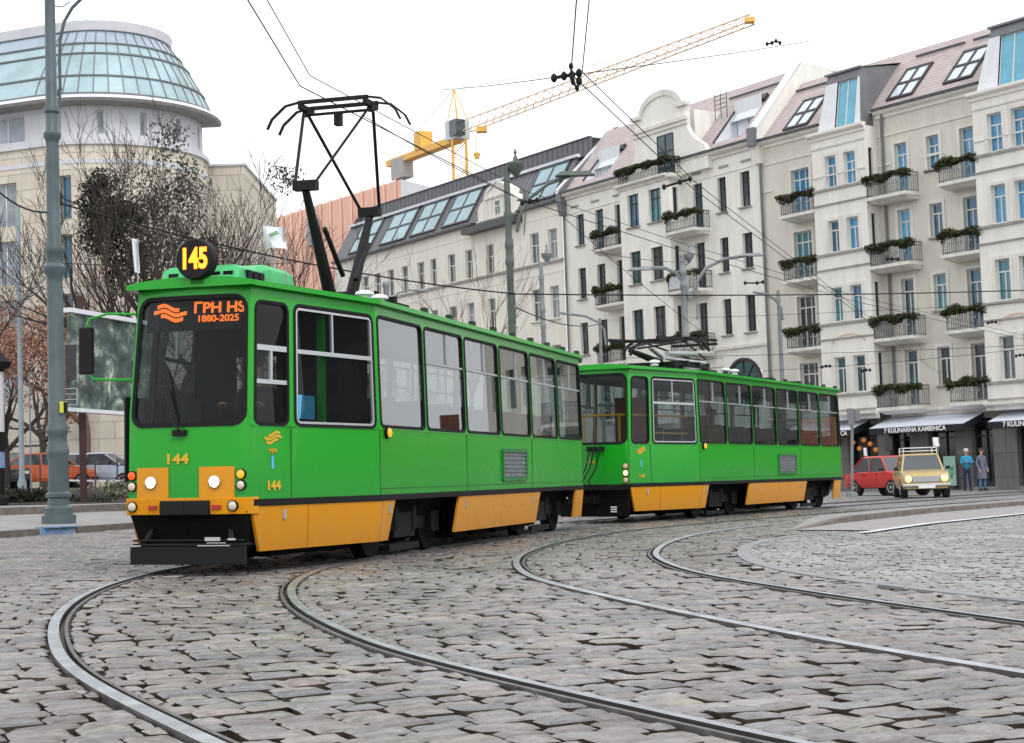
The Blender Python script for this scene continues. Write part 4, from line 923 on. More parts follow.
#@@PART4
# ------------------------------------------------------------------ people
def skin(name,pts,edges,rad,m,parent,sub=1):
    me=bpy.data.meshes.new(name); me.from_pydata(pts,edges,[]); o=bpy.data.objects.new(name+'_tmp',me); col.objects.link(o)
    md=o.modifiers.new('s','SKIN'); md.use_smooth_shade=True
    for i,r in enumerate(rad): me.skin_vertices[0].data[i].radius=(r,r) if not isinstance(r,tuple) else r
    me.skin_vertices[0].data[0].use_root=True
    s=o.modifiers.new('u','SUBSURF'); s.levels=sub; s.render_levels=sub
    dg=bpy.context.evaluated_depsgraph_get(); dg.update(); m2=bpy.data.meshes.new_from_object(o.evaluated_get(dg)); m2.name=name; bpy.data.objects.remove(o); bpy.data.meshes.remove(me)
    m2.materials.clear(); m2.materials.append(m); o=bpy.data.objects.new(name,m2); col.objects.link(o); o.parent=parent; return o
def person(label,loc,rz,jacket,trousers,coat=False,seated=False,hands='pocket',hat=None,group=None,hairm=None):
    t=empty('person',loc,rz,label,'person',group); V=Vector
    # facing -Y ; joints
    hip=.92 if not seated else .5
    P={'pelvis':V((0,0,hip)),'waist':V((0,0,hip+.16)),'chest':V((0,0,hip+.38)),'neck':V((0,0,hip+.56)),'head':V((0,-.02,hip+.70))}
    for s,n in ((-1,'r'),(1,'l')):
        P['sh'+n]=V((s*.17,0,hip+.49))
        if hands=='folded': P['el'+n]=V((s*.25,-.04,hip+.24)); P['wr'+n]=V((s*.06,-.24,hip+.3)); P['ha'+n]=V((s*-.02,-.26,hip+.32))
        elif hands=='wheel': P['el'+n]=V((s*.24,-.12,hip+.26)); P['wr'+n]=V((s*.2,-.36,hip+.36)); P['ha'+n]=V((s*.17,-.43,hip+.38))
        else: P['el'+n]=V((s*.24,.04,hip+.22)); P['wr'+n]=V((s*.22,-.08,hip+.0)); P['ha'+n]=V((s*.21,-.12,hip-.07))
        P['th'+n]=V((s*.09,0,hip-.03))
        if seated: P['kn'+n]=V((s*.11,-.42,hip+.02)); P['an'+n]=V((s*.11,-.44,.08)); P['to'+n]=V((s*.12,-.58,.04))
        else: P['kn'+n]=V((s*.11,-.02,.49)); P['an'+n]=V((s*.12,.02,.09)); P['to'+n]=V((s*.15,-.14,.035))
    def mk(name,ks,ed,rd,m,extra=None):
        pts=[P[k] for k in ks]; E_=[(ks.index(a),ks.index(b)) for a,b in ed]; rr=[rd[k] for k in ks]
        if extra: 
            for base,chain in extra:
                pr=ks.index(base)
                for q,r_ in chain: pts.append(q); rr.append(r_); E_.append((pr,len(pts)-1)); pr=len(pts)-1
        return skin(name,pts,E_,rr,m,t)
    fing=[]
    for s,n in ((-1,'r'),(1,'l')):
        d=(P['ha'+n]-P['wr'+n]).normalized(); a=d.cross(V((0,0,1)))
        if a.length<.1: a=V((1,0,0))
        a.normalize(); dn=d.cross(a)
        for k,L in enumerate((.065,.075,.07,.055)):
            b=P['ha'+n]+a*(-.03+.02*k); fing.append(('ha'+n,[(b+d*.03,.009),(b+d*L+dn*.015,.008),(b+d*(L+.012)+dn*.03,.007)]))
        fing.append(('wr'+n,[(P['wr'+n]-a*.035*s+d*.03,.011),(P['wr'+n]-a*.045*s+d*.065,.009)]))
    ks=['pelvis','waist','chest','neck','head','shr','elr','wrr','har','shl','ell','wrl','hal','thr','knr','anr','thl','knl','anl']
    ed=[('pelvis','waist'),('waist','chest'),('chest','neck'),('neck','head'),('chest','shr'),('shr','elr'),('elr','wrr'),('wrr','har'),('chest','shl'),('shl','ell'),('ell','wrl'),('wrl','hal'),('pelvis','thr'),('thr','knr'),('knr','anr'),('pelvis','thl'),('thl','knl'),('knl','anl')]
    rd=dict(pelvis=.11,waist=.1,chest=.11,neck=.05,head=.075,shr=.05,shl=.05,elr=.036,ell=.036,wrr=.026,wrl=.026,har=.03,hal=.03,thr=.075,thl=.075,knr=.05,knl=.05,anr=.035,anl=.035)
    extra=fing+[('head',[(P['head']+V((0,-.01,.1)),.09),(P['head']+V((0,0,.15)),.06)])]
    body=mk('body',ks,ed,rd,M['skin'],extra)
    hc=P['head']+V((0,0,.07))
    mb=MB(); mb.lathe([(.012,-.03),(.016,0),(.006,.03)],hc+V((0,-.105,-.01)),6); 
    for s in (-1,1): mb.lathe([(.012,-.03),(.02,0),(.012,.03)],hc+V((s*.095,0,0)),6)
    mb.build('nose_and_ears',M['skin'],body,True)
    mb=MB(); 
    for s in (-1,1): mb.box(s*.035-.012,s*.035+.012,-.1,-.085,hc.z+.015-0,hc.z+.028)
    mb.box(-.025,.025,-.1,-.085,hc.z-.055,hc.z-.045); mb.build('eyes_and_mouth',M['hair'],body)
    mb=MB(); mb.lathe([(.1,0),(.108,.03),(.1,.08),(.06,.115),(.01,.125)],hc+V((0,.018,-.01)),14); mb.build('hat' if hat else 'hair',hat or hairm or M['hair'],t,True)
    jk=['waist','pelvis','chest','neck','shr','elr','wrr','shl','ell','wrl']; je=[('waist','pelvis'),('waist','chest'),('chest','neck'),('chest','shr'),('shr','elr'),('elr','wrr'),('chest','shl'),('shl','ell'),('ell','wrl')]
    mk('coat' if coat else 'jacket',jk,je,dict(waist=.135,pelvis=.145,chest=.15,neck=.07,shr=.075,shl=.075,elr=.058,ell=.058,wrr=.045,wrl=.045),jacket)
    if coat: mb=MB(); mb.lathe([(.2,-.42),(.19,-.2),(.165,.05)],(0,0,hip),16); mb.build('coat_skirt',jacket,t,True)
    tk=['pelvis','thr','knr','anr','thl','knl','anl']; te=[('pelvis','thr'),('thr','knr'),('knr','anr'),('pelvis','thl'),('thl','knl'),('knl','anl')]
    mk('trousers',tk,te,dict(pelvis=.13,thr=.095,thl=.095,knr=.066,knl=.066,anr=.052,anl=.052),trousers)
    mb=MB()
    for n in 'rl': mb.tube([P['an'+n]+V((0,.05,-.05)),P['an'+n]+V((0,0,-.04)),P['to'+n]],[.045,.05,.035],8)
    mb.build('shoes',M['tyre'],t,True)
    return t
jb=mat('blue_jacket',(.02,.32,.55),.7,var=.3,vs=8); jd=mat('dark_trousers',(.02,.03,.07),.8); jg=mat('grey_coat',(.14,.15,.2),.85,var=.3,vs=9); jj=mat('blue_jeans',(.07,.16,.3),.8); jo=mat('orange_top',(.7,.3,.08),.8); jbk=mat('black_cloth',(.02,.02,.025),.8)
pA=g(968,490.5); person('person in a bright blue jacket and dark trousers with folded arms by the shop windows',pA,R(-10),jb,jd,hands='folded',hat=mat('pale_hat',(.6,.55,.55),.8))
pB=g(983,490.5); person('person in a long grey coat and blue jeans standing outside the shop',pB,R(25),jg,jj,coat=True)
def seat_person(T,x,y,label,j,hands='pocket',face=-1,**k):
    q=wp(T,x,y,.9-.0); a=math.atan2(T.matrix_world[1][0],T.matrix_world[0][0]); return person(label,wp(T,x,y,.78),a+(-PI/2 if face<0 else PI/2),j,jbk,seated=True,hands=hands,**k)
seat_person(T1,-1.35,.78,'driver in black seated behind the cab window of the leading tram',jbk,'wheel',-1)
seat_person(T2,1.9,.45,'passenger in an orange top seated in the middle of the tram trailer',jo)
seat_person(T2,6.0,.45,'passenger in a blue jacket seated towards the back of the tram trailer',jb)
# ------------------------------------------------------------------ cars
def car(name,label,loc,rz,paint,L,Wd,prof,green,group=None,lit=False,rack=False,boxy=False,dims=None):
    """x: rear->front is -y local (front at -Y). prof: stations (t along 0 front..1 rear, deck z, half width); green: (t0,t1,t2,t3,ztop)"""
    t=empty(name,loc,rz,label,'car',group); hw=Wd/2; zb=.28
    mb=MB(); rows=[]
    for (tt,zd,wf) in prof:
        y=-L/2+tt*L; w_=hw*wf; zm=min(.62,zd-.06)
        rows.append([Vector((x,y,z)) for x,z in ((-w_*.93,zb),(-w_,zb+.14),(-w_*1.0,zm),(-w_*.96,zd-.03),(-w_*.86,zd),(-w_*.4,zd+.012),(w_*.4,zd+.012),(w_*.86,zd),(w_*.96,zd-.03),(w_*1.0,zm),(w_,zb+.14),(w_*.93,zb))])
    for a,b in zip(rows[:-1],rows[1:]):
        for i in range(11): mb.quad(a[i],a[i+1],b[i+1],b[i])
    mb.add(rows[0],[tuple(range(12))[::-1]]); mb.add(rows[-1],[tuple(range(12))]); bo_=mb.build('body',paint,t,True,bev=.03)
    t0,t1,t2,t3,zt,zs=green; Y=lambda q:-L/2+q*L; wb,wt=hw*.86,hw*.70
    A=[Vector((-wb,Y(t0),zs)),Vector((wb,Y(t0),zs)),Vector((wb,Y(t3),zs)),Vector((-wb,Y(t3),zs))]; B=[Vector((-wt,Y(t1),zt)),Vector((wt,Y(t1),zt)),Vector((wt,Y(t2),zt)),Vector((-wt,Y(t2),zt))]
    mb=MB(); 
    for i in range(4): mb.quad(A[i],A[(i+1)%4],B[(i+1)%4],B[i])
    mb.build('window',M['cg'],t)
    mb=MB(); Cc=[p+Vector((0,0,.05)) for p in B]; Cc=[Vector((p.x*.92,p.y+(.06 if i<2 else -.06),p.z)) for i,p in enumerate(Cc)]; B2=[Vector((p.x*1.03,p.y,p.z-.01)) for p in B]; mb.prism(B2,Cc)
    for i in range(4): mb.bar(A[i],B[i],.06,.05)
    for s in (0,1):
        q=A[s].lerp(A[3-s],.5); q2=B[s].lerp(B[3-s],.48); mb.bar(q,q2,.07,.03)
    mb.build('roof',paint,t,bev=.01)
    for yy in (Y(.18),Y(.80)):
        for s in (-1,1):
            T=Matrix.Translation((s*(hw-.06),yy,.29))@Matrix.Rotation(s*PI/2,4,'Y'); mb=MB(); mb.lathe([(.33,-.14),(.345,.045)],n=20,T=T); mb.build('wheel_arch',M['tyre'],t)
            mb=MB(); mb.lathe([(.2,-.1),(.28,-.1),(.29,.0),(.28,.07),(.19,.075)],n=24,T=T); wo=mb.build('wheel',M['tyre'],t,True)
            mb=MB(); mb.lathe([(.19,.04),(.185,.08),(.07,.06),(.05,.085)],n=16,T=T); mb.build('rim',M['alu'],wo,True)
    yf=Y(0)-.01
    if boxy:
        mb=MB(); mb.box(-hw*.55,hw*.55,yf-.015,yf+.02,.5,.68); mb.build('grille',M['ironlt'],t)
        for s in (-1,1): lamp_disc(t,'headlight',Vector((s*hw*.74,yf,.6)),.1,M['clamp'] if lit else M['headdim'],Vector((0,-1,0)))
        mb=MB(); mb.box(-hw*.98,hw*.98,yf-.09,yf+.03,.36,.45); mb.build('bumper',M['chrome'],t,bev=.02)
        mb=MB(); mb.box(-.26,.26,yf-.1,yf-.085,.3,.41); mb.build('number_plate',M['white'],t)
    else:
        mb=MB()
        for s in (-1,1): mb.box(s*hw*.7-.14,s*hw*.7+.14,yf-.01,yf+.05,.58,.7)
        mb.build('headlight',M['headdim'],t)
    mb=MB(); mb.box(-hw*.97,hw*.97,yf-.03,yf+.25,.30,.40) if not boxy else mb.box(-hw*.9,hw*.9,yf+.05,yf+.3,.25,.36); mb.build('front_valance',M['tyre'],t)
    for s in (-1,1):
        mb=MB()
        for q in (.42,.66): mb.bar((s*(hw+.002),Y(q),.4),(s*(hw*.975),Y(q),.82),.012,.012)
        mb.bar((s*(hw+.004),Y(.6),.74),(s*(hw+.004),Y(.63),.74),.03,.025); mb.build('door_seam',M['tyre'],t)
    yr=Y(1)+.01; mb=MB()
    for s in (-1,1): mb.box(s*hw*.78-.09,s*hw*.78+.09,yr-.04,yr+.015,.6,.78)
    mb.build('tail_light',M['redl'],t)
    mb=MB(); 
    for s in (-1,1): mb.box(s*(hw+.06)-.07,s*(hw+.06)+.07,Y(.3),Y(.3)+.06,zs+.02,zs+.13)
    mb.build('mirror',M['tyre'],t)
    if rack:
        mb=MB(); 
        for s in (-1,1): mb.tube([(s*wt,Y(t1),zt+.14),(s*wt,Y(t2),zt+.14)],.02,6); mb.tube([(s*wt,Y(t1)-.02,zt+.24),(s*wt,Y(t2),zt+.24)],.016,6)
        for k in range(6): y=Y(t1)+(Y(t2)-Y(t1))*k/5; mb.tube([(-wt,y,zt+.14),(wt,y,zt+.14)],.014,6)
        mb.tube([(-wt,Y(t1)-.02,zt+.24),(wt,Y(t1)-.02,zt+.24)],.016,6)
        for s in (-1,1):
            for k in (0,1): y=(Y(t1)+.05,Y(t2)-.05)[k]; mb.tube([(s*wt,y,zt),(s*wt,y,zt+.24)],.016,6)
        mb.build('roof_rack',M['white'],t,True)
    return t
M['cg']=mat('car_glass',(.05,.06,.07),.08,spec=1); M['clamp']=mat('lit_car_lamp',(.9,.7,.3),.2,emit=(1,.5,.1),es=3)
M['cred']=mat('car_red',(.55,.02,.015),.3,coat=.5); M['ccream']=mat('car_cream',(.52,.38,.15),.3,coat=.5,var=.1); M['csil']=mat('car_silver',(.5,.6,.72),.3,coat=.6); M['cor']=mat('car_orange',(.65,.13,.03),.35,coat=.4); M['cblk']=mat('car_black',(.02,.02,.025),.25,coat=.6)
oldp=[(0,.62,.9),(.03,.78,.97),(.1,.83,1),(.28,.88,1),(.5,.86,1),(.75,.86,1),(.92,.82,.99),(.98,.76,.95),(1,.6,.9)]
newp=[(0,.55,.8),(.03,.68,.9),(.12,.8,.98),(.3,.92,1),(.55,.95,1),(.8,.98,1),(.95,.95,.96),(.99,.85,.93),(1,.6,.9)]
cp=g(921,496.5); c1=car('vintage_car','cream vintage car with lit headlights and a white roof rack',cp,R(-8),M['ccream'],3.6,1.52,oldp,(.27,.38,.78,.9,1.36,.86),boxy=True,lit=True,rack=True)
rp=g(889,494.8); c2=car('vintage_car','red vintage car just left of and behind the cream car',rp,R(24),M['cred'],3.5,1.5,oldp,(.27,.4,.72,.9,1.38,.86),boxy=True)
def rel(o,v): return Matrix.Translation(o.location)@Matrix.Rotation(o.rotation_euler.z,4,'Z')@Vector(v)
flagobj('flag','small white flag above the right side of the cream vintage car roof',rel(c1,(.62,.4,.9)),rel(c1,(.72,.4,1.93)),-.22,.3)
flagobj('flag','small white flag at the left side of the red vintage car roof',rel(c2,(-.66,.2,.9)),rel(c2,(-.75,.2,1.75)),-.12,.3)
def cpos(px,Y): q=at(px,480,Y); return Vector((q.x,Y,gz(q.x,Y)))
car('parked_car','silver blue hatchback parked in profile between the billboard post and the tram',cpos(100,68),R(84),M['csil'],4.1,1.7,newp,(.22,.40,.78,.97,1.42,.92))
car('parked_car','orange hatchback parked behind the big grey pole, left of the silver car',cpos(47,66),R(118),M['cor'],3.8,1.65,newp,(.22,.40,.80,.97,1.40,.92))
car('parked_car','black car with a pale windscreen parked at the left edge next to the advertising column',cpos(7,66),R(20),M['cblk'],4.2,1.75,newp,(.22,.40,.78,.97,1.42,.92))
#@@PART5
# ------------------------------------------------------------------ buildings
M['wb3']=wglass('pane_blue_b',(.09,.36,.6)); M['wb4']=wglass('pane_blue_c',(.03,.15,.26)); M['wd3']=wglass('pane_dark_b',(.07,.09,.10)); M['wc']=wglass('pane_curtain',(.30,.34,.36),.3,.3); M['wt3']=wglass('pane_teal_b',(.02,.09,.12))
PV={'pane_blue':[M['wb1'],M['wb3'],M['wb1'],M['wb4']],'pane_teal':[M['wb2'],M['wt3'],M['wb2'],M['wb4']],'pane_dark':[M['wd'],M['wd3'],M['wd']],'pane_dark_teal':[M['wd2'],M['wt3'],M['wd3']],'pane_grey':[M['wg'],M['wd3'],M['wc'],M['wg']]}
def holed(mb,f,s0,s1,z0,z1,holes,reveal=.2,k=0,kr=None):
    S=sorted(set([s0,s1]+[h[0] for h in holes]+[h[1] for h in holes])); Z=sorted(set([z0,z1]+[h[2] for h in holes]+[h[3] for h in holes]))
    S=[s for s in S if s0<=s<=s1]; Z=[z for z in Z if z0<=z<=z1]
    for i in range(len(S)-1):
        a,b=S[i],S[i+1]; m=(a+b)/2; run=None
        for j in range(len(Z)-1):
            c,d=Z[j],Z[j+1]; n=(c+d)/2
            if any(h[0]<m<h[1] and h[2]<n<h[3] for h in holes):
                if run is not None: mb.quad(f(a,run,0),f(b,run,0),f(b,c,0),f(a,c,0),k); run=None
            elif run is None: run=c
        if run is not None: mb.quad(f(a,run,0),f(b,run,0),f(b,Z[-1],0),f(a,Z[-1],0),k)
    for h in holes:
        a,b,c,d=max(h[0],s0),min(h[1],s1),h[2],h[3]; r=h[4] if len(h)>4 else reveal; kk=k if kr is None else kr
        for (p,q) in (((a,c),(b,c)),((b,c),(b,d)),((b,d),(a,d)),((a,d),(a,c))): mb.quad(f(*p,0),f(*q,0),f(*q,-r),f(*p,-r),kk)
def plane(d): return lambda s,z,off=0: Vector((s,-(d+off),z))
def slope(d0,z0,d1,z1):
    k=(d1-d0)/(z1-z0); n=Vector((0,-(z1-z0),(-(d1-d0)))).normalized()
    return lambda s,z,off=0: Vector((s,-(d0+k*(z-z0)),z))+n*off
def bldwin(root,f,s0,s1,z0,z1,fm,gm,reveal=.2,tr=.68,mull=1,sill=None,sur=None,name='window',fw=.055,label=None,zsplit=None):
    mb=MB(); o=-reveal+.03
    def st(a,b,c,d,off=o,th=.05): 
        A=[f(a,c,off),f(b,c,off),f(b,d,off),f(a,d,off)]; B=[f(a,c,off-th),f(b,c,off-th),f(b,d,off-th),f(a,d,off-th)]; mb.prism(B,A,0)
    st(s0,s0+fw,z0,z1); st(s1-fw,s1,z0,z1); st(s0+fw,s1-fw,z0,z0+fw); st(s0+fw,s1-fw,z1-fw,z1)
    zt=z0+(z1-z0)*tr if tr else z1
    if tr: st(s0+fw,s1-fw,zt-fw*.6,zt+fw*.6,o+.008)
    for i in range(mull):
        m=s0+(s1-s0)*(i+1)/(mull+1); st(m-fw*.55,m+fw*.55,z0+fw,zt-fw*.6,o+.004); 
        if mull>1 or fm is M['fd']: st(m-fw*.4,m+fw*.4,zt+fw*.6,z1-fw,o+.004)
    w_=mb.build(name,fm,root)
    q_=random.random(); gm=PV.get(gm.name,[gm])[int(q_*len(PV.get(gm.name,[gm])))]
    if label: w_['label']=label
    mb=MB(); mb.quad(f(s0+.01,z0+.01,o-.03),f(s1-.01,z0+.01,o-.03),f(s1-.01,z1-.01,o-.03),f(s0+.01,z1-.01,o-.03)); mb.build('pane',gm,w_)
    if sill:
        mb=MB(); a=s0-.1;b=s1+.1; A=[f(a,z0-.11,.0),f(b,z0-.11,.0),f(b,z0-.02,.0),f(a,z0-.02,.0)]; B=[f(a,z0-.11,.13),f(b,z0-.11,.13),f(b,z0-.04,.15),f(a,z0-.04,.15)]; mb.prism(A,B); mb.build('sill',sill,w_)
    if sur:
        mb=MB(); q=.16
        for a,b,c,d in ((s0-q,s0,z0-.02,z1+q),(s1,s1+q,z0-.02,z1+q),(s0,s1,z1,z1+q)): mb.prism([f(a,c,-.01),f(b,c,-.01),f(b,d,-.01),f(a,d,-.01)],[f(a,c,.05),f(b,c,.05),f(b,d,.05),f(a,d,.05)])
        mb.build('surround',sur,w_)
    return w_
def cornice(root,s0,s1,z,d,h=.35,out=.35,m=None,name='cornice',ends=True):
    mb=MB(); pr=[(0,0),(out*.3,h*.1),(out*.35,h*.4),(out*.8,h*.55),(out,h*.7),(out,h),(0,h)]
    mb.prism([Vector((s0-(out*.0),-(d+o_),z+zz)) for o_,zz in pr],[Vector((s1+(out*.0),-(d+o_),z+zz)) for o_,zz in pr])
    return mb.build(name,m or M['trim'],root)
def balcony(root,s0,s1,z,d0,d1,name='balcony',curved=0):
    mb=MB(); mb.prism([Vector(p) for p in ((s0+.1,-d0,z-.34),(s1-.05,-d0,z-.34),(s1-.15,-(d1-.35),z-.34),(s0+.2,-(d1-.35),z-.34))],[Vector(p) for p in ((s0,-d0,z-.16),(s1,-d0,z-.16),(s1,-d1,z-.16),(s0,-d1,z-.16))])
    mb.box(s0-.04,s1+.04,-(d1+.05),-d0,z-.16,z)
    b=mb.build(name,M['trim'],root)
    mb=MB(); h=.98
    def rl(p,q,n,belly=.0):
        p,q=Vector(p),Vector(q)
        mb.bar(p+Vector((0,0,h)),q+Vector((0,0,h)),.06,.05,0); mb.bar(p+Vector((0,0,.1)),q+Vector((0,0,.1)),.04,.03,0); mb.bar(p+Vector((0,0,h-.16)),q+Vector((0,0,h-.16)),.03,.03,0)
        for i in range(n+1): a=p.lerp(q,i/n); mb.bar(a+Vector((0,0,.02)),a+Vector((0,0,h)),.035 if i in(0,n) else .02,.035 if i in(0,n) else .02,0)
        for i in range(0,n,2):
            a=p.lerp(q,(i+.5)/n); 
            if n>6: mb.lathe([(.001,-.07),(.05,0),(.001,.07)],a+Vector((0,0,.5)),5,1)
    D=-(d1-.04); rl((s0+.04,D,z),(s1-.04,D,z),max(8,int((s1-s0)/.13))); rl((s1-.04,D,z),(s1-.04,-d0,z),6); rl((s0+.04,D,z),(s0+.04,-d0,z),6)
    mb.build('railing',[M['railgrey'] if root.get('label','').startswith('beige') else M['iron'],M['ironlt']],b); return b
def boughs(root,s0,s1,z,d1,label,full=1.0,side=.6,group='evergreen boughs on the balcony railings'):
    T=root.matrix_world; c=T@Vector(((s0+s1)/2,-d1,z)); o=empty('balcony_plant',c,0,label,'plant',group); mb=MB(); L=s1-s0
    n=int(26*L*full)
    ph=random.random()*6
    for i in range(n):
        s=s0-.12+(L+.3)*i/(n-1); dr=.1*math.sin(s*3+ph); q=T@Vector((s,-d1-.02,z+.93+.05*math.sin(s*5+ph)+dr*.4))-c
        leaves(mb,q+Vector((0,0,-.02)),(.19,.2,.2+.08*math.sin(s*4+ph)),28,.07,random.choice((0,0,0,1)))
    for i in range(int(10*side)):
        q=T@Vector((s1+.02,-d1+i*.08,z+.9))-c; leaves(mb,q,(.14,.14,.2),16,.075,0)
    for i in range(int(14*side)):
        q=T@Vector((s0-.05,-d1+i*.06,z+.85-.1*random.random()))-c; leaves(mb,q,(.17,.14,.26),16,.075,random.choice((0,1)))
    mb.build('foliage',[M['fir'],M['firb']],o); return o
def frame_root(name,P,ang,label,cat='building'):
    return empty(name,(P[0],P[1],0),R(ang-90),label,cat)
FLn=['top floor','third floor','second floor','first floor']
# --- G: beige building on the right -------------------------------------------------
G=frame_root('apartment_building',(13.5,85),36.5,'beige apartment building on the right with blue glass dormers and a dark shop front'); GE=22.6
bpy.context.view_layer.update()
rows=[(14.78,16.35),(11.5,13.08),(8.0,9.7),(4.42,6.22)]; slab=[13.78,10.4,6.85,3.5]
base_h=[];bays=((4.9,8.35),(14.82,18.5)); BW={}
gl=[M['wb1'],M['wb1'],M['wb2'],M['wd2']]; glb=[M['wb1'],M['wb2'],M['wd'],M['wd']]
for r_,(a,b) in enumerate(rows):
    base_h+= [(2.5,3.75,slab[r_]+.05,b-.1),(9.4,10.15,slab[r_]+.05,b),(11.35,12.08,a,b),(13.3,14.08,slab[r_]+.05,b),(19.6,20.4,a,b),(21.3,22.1,slab[r_]+.05,b)]
mb=MB(); f0=plane(0); holed(mb,f0,.3,GE,3.2,18.15,base_h); holed(mb,lambda s,z,off=0:Vector((GE+off,s,z)),0,7,-.7,18.15,[(a_,a_+1.2,z_,z_+1.9) for a_ in (.8,2.9,5.0) for z_ in (1.0,4.5,8.0,11.4,14.8)],k=0)
for i,(a,b) in enumerate(bays):
    f=plane(1.0); hs_=[]; w1,w2=((5.8,6.5),(7.02,7.76)) if i==0 else ((15.62,16.4),(16.9,17.68))
    for r_,(c,d) in enumerate(rows): hs_+=[(w1[0],w1[1],c-.06,d-.06 if i==0 else d+.1),(w2[0],w2[1],c-.06,d-.06 if i==0 else d+.1)]
    holed(mb,f,a,b,3.3,17.45,hs_,k=1); 
    e=lambda s,z,off=0,b=b: Vector((b+off,-s,z)); holed(mb,e,0,1.0,3.3,17.45,[(.4,.72,c,d) for c,d in rows],.15,k=1)
    e=lambda s,z,off=0,a=a: Vector((a-off,-s,z)); holed(mb,e,0,1.0,3.3,17.45,[],k=1); mb.box(a,b,-1.0,0,17.44,17.45,1)
    mb.quad((a,0,3.3),(b,0,3.3),(b,-1,3.3),(a,-1,3.3),1)
mb.quad(*[Vector(p) for p in ((.3,7,0),(.3,7,18.15),(GE,7,18.15),(GE,7,0))],0)
mb.build('wall',[M['pg'],M['pgw']],G)
for r_,(a,b) in enumerate(rows):
    for (s0,s1,door) in ((2.5,3.75,1),(9.4,10.15,1),(11.35,12.08,0),(13.3,14.08,1),(19.6,20.4,0),(21.3,22.1,1)):
        bb=b-.1 if s0==2.5 else b
        bldwin(G,f0,s0,s1,slab[r_]+.05 if door else a,bb,M['fw'],(glb if s0==2.5 else gl)[r_],.2,.78 if door else .7,2 if s0==2.5 else 1,None if door else M['trimg'],M['trim'])
    for i in range(2):
        for (s0,s1) in (((5.8,6.5),(7.02,7.76)) if i==0 else ((15.62,16.4),(16.9,17.68))):
            bldwin(G,plane(1.0),s0,s1,a-.06,b-.06 if i==0 else b+.1,M['fw'],gl[r_],.2,.7,1,None,M['trim'])
        xb=bays[i][1]; bldwin(G,lambda s,z,off=0,b=xb: Vector((b+off,-s,z)),.4,.72,a,b,M['fd'],M['wd'],.15,0,0)
mb=MB(); mb.quad((GE-.2,.3,-.7),(GE-.2,6.8,-.7),(GE-.2,6.8,18),(GE-.2,.3,18)); mb.build('added_end_glass',M['wd'],G)  # windows of the unseen end wall, added to break up tram window reflections
# string courses on bays and recessed wall
mb=MB()
for i,(a,b) in enumerate(bays):
    for r_,(c,d) in enumerate(rows):
        mb.box(a-.0,b+.06,-1.09,-.99,c-.22,c-.1,1); mb.box(a-.0,b+.06,-1.07,-.99,c-.95,c-.87,1); mb.box(b,b+.08,-1.07,0,c-.22,c-.1,1)
    mb.box(a,b+.05,-1.06,-.99,16.75,16.85,0); mb.box(a,b+.05,-1.05,-.99,15.3,15.36,0)
for a,b in ((.32,4.9),(8.36,14.8),(18.5,GE)):
    mb.box(a,b,-.05,.01,16.85,16.93,0); mb.box(a,a+.8,-.06,.01,15.4,15.52,0); mb.box(b-.5,b,-.05,.01,15.4,15.52,0)
    if a>8: mb.box(11.15,12.7,-.09,.01,rows[0][0]-.14,rows[0][0]-.03,1)
mb.box(11.1,12.3,-.045,.0,15.38,15.5,0)
mb.build('string_course',[M['trim'],M['trimg']],G)
for a,b,d,z,o_ in ((.3,4.9,0,17.75,.38),(4.8,8.5,1,17.15,.3),(8.4,14.8,0,17.75,.38),(14.7,18.6,1,17.15,.3),(18.6,GE,0,17.75,.38)): cornice(G,a,b,z,d,.42,o_,M['pgw'])
for a,b,d in ((.3,4.9,0.25),(4.8,8.45,1.2),(8.45,14.8,.25),(14.75,18.6,1.2),(18.6,GE,.25)): cornice(G,a,b,3.0,d-.25,.4,.35,M['trim'])
# arched relief lines on bays
mb=MB(); M['relief']=plaster('pinkish_relief',(.72,.55,.46),.1)
for c in (6.75,16.65):
    pts=[Vector((c+1.15*math.cos(t),-1.012,6.65+.62*math.sin(t))) for t in [PI*.12+PI*.76*i/14 for i in range(15)]]
    for a,b in zip(pts[:-1],pts[1:]): mb.bar(a,b,.03,.09)
mb.build('arched_relief',M['relief'],G)
# balconies
for r_,z in enumerate(slab):
    balcony(G,8.4,10.75,z,0,1.05) ; balcony(G,12.7,14.8,z,0,1.0)
    if r_<3: balcony(G,2.55,4.88,z,0,1.0)
    balcony(G,20.6,22.5,z,0,1.0)
    nm=['top','second highest','third highest','lowest'][r_]
    boughs(G,8.4,10.75,z,1.03,'evergreen garland on the %s balcony of the middle column of the beige building'%nm)
    boughs(G,12.7,14.7,z,.98,'evergreen garland on the %s balcony of the rightmost balcony column'%nm,1.0,.3)
    if r_<3: boughs(G,2.55,4.7,z,.98,'evergreen garland on the %s balcony of the beige building, column nearest the white house'%nm,.8,.5)
